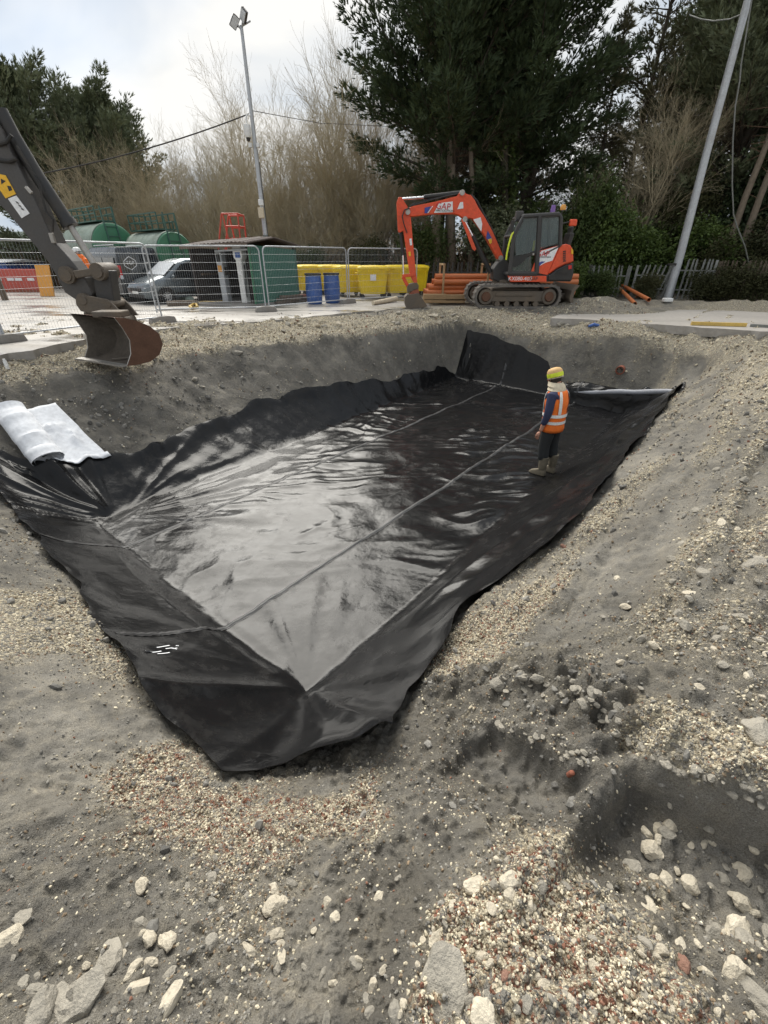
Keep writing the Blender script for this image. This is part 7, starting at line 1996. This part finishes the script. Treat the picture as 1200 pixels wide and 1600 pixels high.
for a in [(222, 1385, 22, P_, 'pale stone above the cluster of three cream lumps at lower left'), (233, 1467, 24, P_, 'cream stone in the middle of the lower left cluster'), (262, 1472, 28, P_, 'flat cream stone at the right of the lower left cluster'), (224, 1447, 24, G_, 'greyish stone topping the lower left cluster'),
          (216, 1545, 28, P_, 'bright cream stone alone near the bottom left edge'), (268, 1562, 30, P_, 'buff stone half sunk near the bottom edge'), (430, 1462, 22, P_, 'oval cream stone below a small pile at the bottom middle'), (427, 1416, 24, P_, 'pale rounded stone at the top of the bottom middle pile'), (440, 1412, 18, P_, 'small pale stone touching the bottom middle pile'),
          (742, 1385, 28, P_, 'upright cream stone left of the pebble fan'), (797, 1378, 30, P_, 'angular cream stone at the head of the pebble fan'), (826, 1414, 22, P_, 'cream stone just below the angular one in the pebble fan'), (1048, 1289, 26, P_, 'round cream stone below the dark cut slot'), (1032, 1302, 22, P_, 'smaller cream stone touching the round one below the slot'), (1018, 1330, 26, P_, 'cream stone alone on dark soil below the slot'),
          (1012, 1413, 24, P_, 'cream stone resting on dark clay at lower right'), (1155, 1457, 34, P_, 'large pale stone at the right edge near the bottom'), (1122, 1462, 26, G_, 'wedge shaped grey stone next to the large pale one'), (1143, 1518, 26, P_, 'pale lump near the lower right corner'), (1178, 1562, 46, G_, 'broad grey boulder at the bottom right corner'),
          (1022, 1010, 18, P_, 'pale stone among grey fragments on the right bank'), (1002, 1000, 20, G_, 'dark flat fragment beside the pale one on the right bank'), (1090, 1073, 14, P_, 'small white stone on the right bank'), (1103, 898, 24, G_, 'grey slab fragment high on the right bank'), (1175, 880, 40, G_, 'large flat grey slab at the right picture edge'), (1192, 1145, 50, G_, 'rounded grey boulder at the right edge above the slot'),
          (305, 593, 12, G_, 'single grey stone on the left bank above the membrane'), (316, 606, 9, G_, 'smaller grey stone below another on the left bank'), (370, 552, 18, G_, 'flat grey slab at the crest of the left bank'), (130, 1555, 52, G_, 'large dirty boulder at the bottom left'), (100, 1570, 40, G_, 'dirty boulder left of the largest at the bottom'), (170, 1500, 40, G_, 'grey block standing above the bottom left boulders'), (60, 1585, 44, G_, 'grey boulder in the bottom left corner'), (12, 1470, 30, P_, 'buff stone at the left edge near the bottom'), (38, 1432, 30, G_, 'brown lump at the left edge above a buff stone'), (690, 1545, 84, G_, 'big rounded clay boulder at the bottom centre'), (620, 1590, 30, G_, 'grey stone left of the big clay boulder'), (755, 1585, 34, P_, 'buff stone right of the big clay boulder'),
          (880, 855, 14, B_, 'red brick chip on the right bank by the membrane edge'), (545, 1408, 9, B_, 'red brick chip at the bottom middle'), (790, 1525, 14, B_, 'bright red chip in the pebble fan')]:
    stone(*a)
_rz = random.Random(5)
def scatter_stones(n, poly, smin, smax, kinds, label, group):
    P = np.array(poly, float); x0, y0 = P.min(0); x1, y1 = P.max(0); c = 0; g_ = 0
    while c < n and g_ < n * 30:
        g_ += 1; u, v = _rz.uniform(x0, x1), _rz.uniform(y0, y1)
        if in_poly(np.array([u]), np.array([v]), P, .5)[0] < .5: continue
        k = _rz.choice(kinds); stone(u, v, smin + (smax - smin) * _rz.random() ** 2.2, k, label, group, _rz); c += 1
scatter_stones(28, [(10, 1420), (330, 1300), (420, 1450), (330, 1600), (10, 1600)], 7, 20, [P_, G_, G_], 'small stone loose in the rubble at the lower left', 'stones in the lower left rubble')
scatter_stones(28, [(410, 1380), (640, 1330), (660, 1600), (420, 1600)], 9, 22, [P_, G_], 'small stone in the rough soil at the bottom middle', 'stones in the bottom middle soil')
scatter_stones(60, [(730, 1340), (860, 1320), (1040, 1440), (1190, 1590), (700, 1590), (660, 1470)], 9, 20, [P_, P_, G_, P_, P_, G_, B_], 'small stone in the red and cream pebble fan', 'stones in the pebble fan')
scatter_stones(40, [(990, 1230), (1200, 1340), (1200, 1540), (1090, 1480), (960, 1330)], 9, 24, [P_, G_, P_], 'small stone on the dark slope below the cut slot', 'stones below the cut slot')
scatter_stones(50, [(960, 820), (1200, 640), (1200, 1130), (1000, 1090), (920, 980)], 8, 18, [P_, G_, G_], 'small fragment lying on the long right bank', 'fragments on the right bank')
scatter_stones(34, [(690, 1085), (800, 1040), (900, 1050), (985, 1120), (960, 1150), (880, 1090), (780, 1080)], 9, 26, [G_], 'crumbled clay lump along the broken edge above the cut slot', 'clay lumps above the cut slot')
scatter_stones(26, [(420, 500), (640, 485), (900, 505), (1000, 520), (640, 505), (420, 525)], 7, 14, [P_, G_, G_], 'lump of broken stone along the edge of the concrete', 'broken lumps along the concrete edge')

scatter_stones(26, [(975, 1148), (1080, 1196), (1200, 1240), (1200, 1266), (1080, 1222), (985, 1172)], 7, 17, [G_], 'clay crumb along the top edge of the dark cut slot', 'crumbs along the slot edge')
scatter_stones(22, [(760, 1108), (870, 1160), (950, 1188), (940, 1206), (860, 1182), (770, 1132)], 7, 15, [G_], 'clay crumb along the smaller cut left of the slot', 'crumbs along the smaller cut')
# loose gravel and crumbs: instanced pebbles on points
def gravel_nodes(name, mat, seed):
    ng = bpy.data.node_groups.new(name, 'GeometryNodeTree')
    ng.interface.new_socket('Geometry', in_out='INPUT', socket_type='NodeSocketGeometry'); ng.interface.new_socket('Geometry', in_out='OUTPUT', socket_type='NodeSocketGeometry')
    nd = ng.nodes; L = ng.links.new
    gi = nd.new('NodeGroupInput'); go = nd.new('NodeGroupOutput'); j = nd.new('GeometryNodeJoinGeometry') if False else nd.new('GeometryNodeGeometryToInstance')
    for k in range(4):
        ic = nd.new('GeometryNodeMeshIcoSphere'); ic.inputs['Subdivisions'].default_value = 2 if k < 2 else 1; ic.inputs['Radius'].default_value = 1
        sp = nd.new('GeometryNodeSetPosition'); no = nd.new('ShaderNodeTexNoise'); no.noise_dimensions = '4D'; no.inputs['W'].default_value = seed + k * 3.7; no.inputs['Scale'].default_value = .9
        sb = nd.new('ShaderNodeVectorMath'); sb.operation = 'SUBTRACT'; sb.inputs[1].default_value = (.5, .5, .5)
        sc = nd.new('ShaderNodeVectorMath'); sc.operation = 'SCALE'; sc.inputs['Scale'].default_value = 1.5
        L(no.outputs['Color'], sb.inputs[0]); L(sb.outputs[0], sc.inputs[0]); L(ic.outputs[0], sp.inputs['Geometry']); L(sc.outputs[0], sp.inputs['Offset'])
        tf = nd.new('GeometryNodeTransform'); tf.inputs['Scale'].default_value = ((1, .8, .65), (1, .65, .55), (1, .9, .7), (1, .6, .45))[k]
        L(sp.outputs[0], tf.inputs['Geometry']); L(tf.outputs[0], j.inputs[0])
    iop = nd.new('GeometryNodeInstanceOnPoints'); iop.inputs['Pick Instance'].default_value = True
    rot = nd.new('GeometryNodeInputNamedAttribute'); rot.data_type = 'FLOAT_VECTOR'; rot.inputs['Name'].default_value = 'rot'
    e2r = nd.new('FunctionNodeEulerToRotation')
    siz = nd.new('GeometryNodeInputNamedAttribute'); siz.data_type = 'FLOAT'; siz.inputs['Name'].default_value = 'siz'
    L(rot.outputs[0], e2r.inputs[0])
    L(gi.outputs[0], iop.inputs['Points']); L(j.outputs[0], iop.inputs['Instance']); L(e2r.outputs[0], iop.inputs['Rotation']); L(siz.outputs[0], iop.inputs['Scale'])
    sm = nd.new('GeometryNodeSetMaterial'); sm.inputs['Material'].default_value = mat
    L(iop.outputs[0], sm.inputs[0]); L(sm.outputs[0], go.inputs[0])
    return ng
def gravel_mat():
    m, nt, p = new_mat('gravel'); L = nt.links.new
    a = N(nt, 'ShaderNodeAttribute'); a.attribute_type = 'INSTANCER'; a.attribute_name = 'col'
    g = N(nt, 'ShaderNodeNewGeometry'); n = N(nt, 'ShaderNodeTexNoise', Scale=160, Detail=3); L(g.outputs['Position'], n.inputs['Vector'])
    dk = N(nt, 'ShaderNodeMix', data_type='RGBA', blend_type='MULTIPLY'); dk.inputs[0].default_value = 1
    L(a.outputs['Color'], dk.inputs[6]); L(mixc(nt, mrange(nt, n.outputs[0], .3, .7), (.72, .72, .72), (1.1, 1.1, 1.1)), dk.inputs[7])
    L(dk.outputs[2], p.inputs['Base Color']); p.inputs['Roughness'].default_value = .92; p.inputs['Specular IOR Level'].default_value = .18
    return m
GM = gravel_mat()
def gravel(name, X, Y, size, rng, col):
    s, w_ = to_sw(X, Y)
    L_ = polyf(L_LEFT); 
    outline = np.array(L_NEAR + L_RIGHT[1:] + L_FAR[::-1][1:] + L_LEFT[::-1][1:-1])
    keep = in_poly(s, w_, outline, .02) < .3
    fl_ = np.array([(p.x, p.y) for p in (cast(-10, 660), cast(85, 632), cast(185, 728), cast(60, 738))])
    keep &= in_poly(X, Y, fl_, .02) < .5
    X, Y, size, col = X[keep], Y[keep], size[keep], col[keep]
    Z = ground(X, Y)
    n = len(X)
    me = bpy.data.meshes.new(name); me.vertices.add(n)
    me.vertices.foreach_set('co', np.stack([X, Y, Z + size * .15], 1).astype(np.float32).ravel())
    for nm, ty, d in (('rot', 'FLOAT_VECTOR', rng.uniform(0, 6.28, (n, 3))), ('siz', 'FLOAT', size)):
        at = me.attributes.new(nm, ty, 'POINT'); at.data.foreach_set('vector' if ty != 'FLOAT' else 'value', np.asarray(d, np.float32).ravel())
    at = me.attributes.new('col', 'FLOAT_COLOR', 'POINT'); at.data.foreach_set('color', np.concatenate([col, np.ones((n, 1))], 1).astype(np.float32).ravel())
    me.update()
    o = bpy.data.objects.new(name, me); COL.objects.link(o); me.materials.append(GM)
    md = o.modifiers.new('scatter', 'NODES'); md.node_group = gravel_nodes(name + '_scatter', GM, 3.0)
    struct(o, 'stuff'); return o
def scatter_gravel():
    rng = np.random.default_rng(77)
    Xs, Ys, Ss, Cs = [], [], [], []
    for (r0, r1, dens, smin, smax) in ((.2, 1.7, 24000, .0018, .0088), (1.7, 3.2, 12000, .0026, .0115), (3.2, 6, 3000, .0042, .016), (6, 11, 800, .008, .024), (11, 17, 260, .012, .034)):
        area = (r1 ** 2 - r0 ** 2) * 1.6 if r0 > 1 else (r1 ** 2 - r0 ** 2) * 1.5
        n = int(area * dens)
        r = np.sqrt(rng.uniform(r0 ** 2, r1 ** 2, n)); a = rng.uniform(-1.45, 1.45, n) if r0 < 1.8 else rng.uniform(-.85, .85, n)
        X = r * np.sin(a); Y = r * np.cos(a)
        tan, red, smo, drk = zone_masks(X, Y)
        pr = np.clip(.12 + 1.15 * tan, 0, 1) * (1 - .62 * smo) * (1 - .45 * drk)
        clump = np.clip(.55 + .9 * fbm(X * 2.6, Y * 2.6, 3), .05, 1.2)
        k = rng.random(n) < pr * clump
        k &= ~((Y > 12.5) & (np.abs(X) < 40) & (Y > 15.5))
        X, Y, tan, red, drk = X[k], Y[k], tan[k], red[k], drk[k]; n = len(X)
        sz = smin + (smax - smin) * rng.random(n) ** 2.5
        t = rng.random((n, 1))
        cream = np.array([.38, .335, .25]) * (1 - t) + np.array([.76, .68, .51]) * t
        grey = np.array([.14, .134, .122]) * (1 - t) + np.array([.34, .32, .28]) * t
        brown = np.array([.17, .13, .09]) * (1 - t) + np.array([.28, .21, .14]) * t
        brick = np.array([.17, .08, .055]) * (1 - t) + np.array([.36, .19, .13]) * t
        q = rng.random(n)
        pc = .16 + .62 * tan; pb = np.where(red > .25, .20 * red, .015); pn = .18
        c = np.where((q < pc)[:, None], cream, np.where((q < pc + pb)[:, None], brick, np.where((q < pc + pb + pn)[:, None], brown, grey)))
        Xs.append(X); Ys.append(Y); Ss.append(sz); Cs.append(c)
    print('gravel', sum(map(len, Xs)))
    gravel('gravel', np.concatenate(Xs), np.concatenate(Ys), np.concatenate(Ss), rng, np.concatenate(Cs))
    # clods of dug clay
    n = 20000; r = np.sqrt(rng.uniform(.3, 10.5 ** 2, n)); a = rng.uniform(-.95, .95, n); X = r * np.sin(a); Y = r * np.cos(a)
    tan, red, smo, drk = zone_masks(X, Y)
    d4, _ = seg_dist(X, Y, RIDGE)
    k = rng.random(n) < np.clip(.10 + .9 * np.exp(-(d4 / .3) ** 2) + .35 * drk + .3 * np.clip(fbm(X * 1.3, Y * 1.3, 3), 0, 1), 0, 1) * (1 - .85 * smo)
    X, Y = X[k], Y[k]; n = len(X); sz = .008 + .034 * rng.random(n) ** 3 * np.clip(.5 + r[k] / 5, .5, 1.5)
    t = rng.random((n, 1)); c = np.array([.13, .125, .115]) * (1 - t) + np.array([.29, .275, .245]) * t
    gravel('soil_crumbs', X, Y, sz, rng, c)
scatter_gravel()
for o in bpy.data.objects:
    if o.get('_world') is not None: del o['_world']
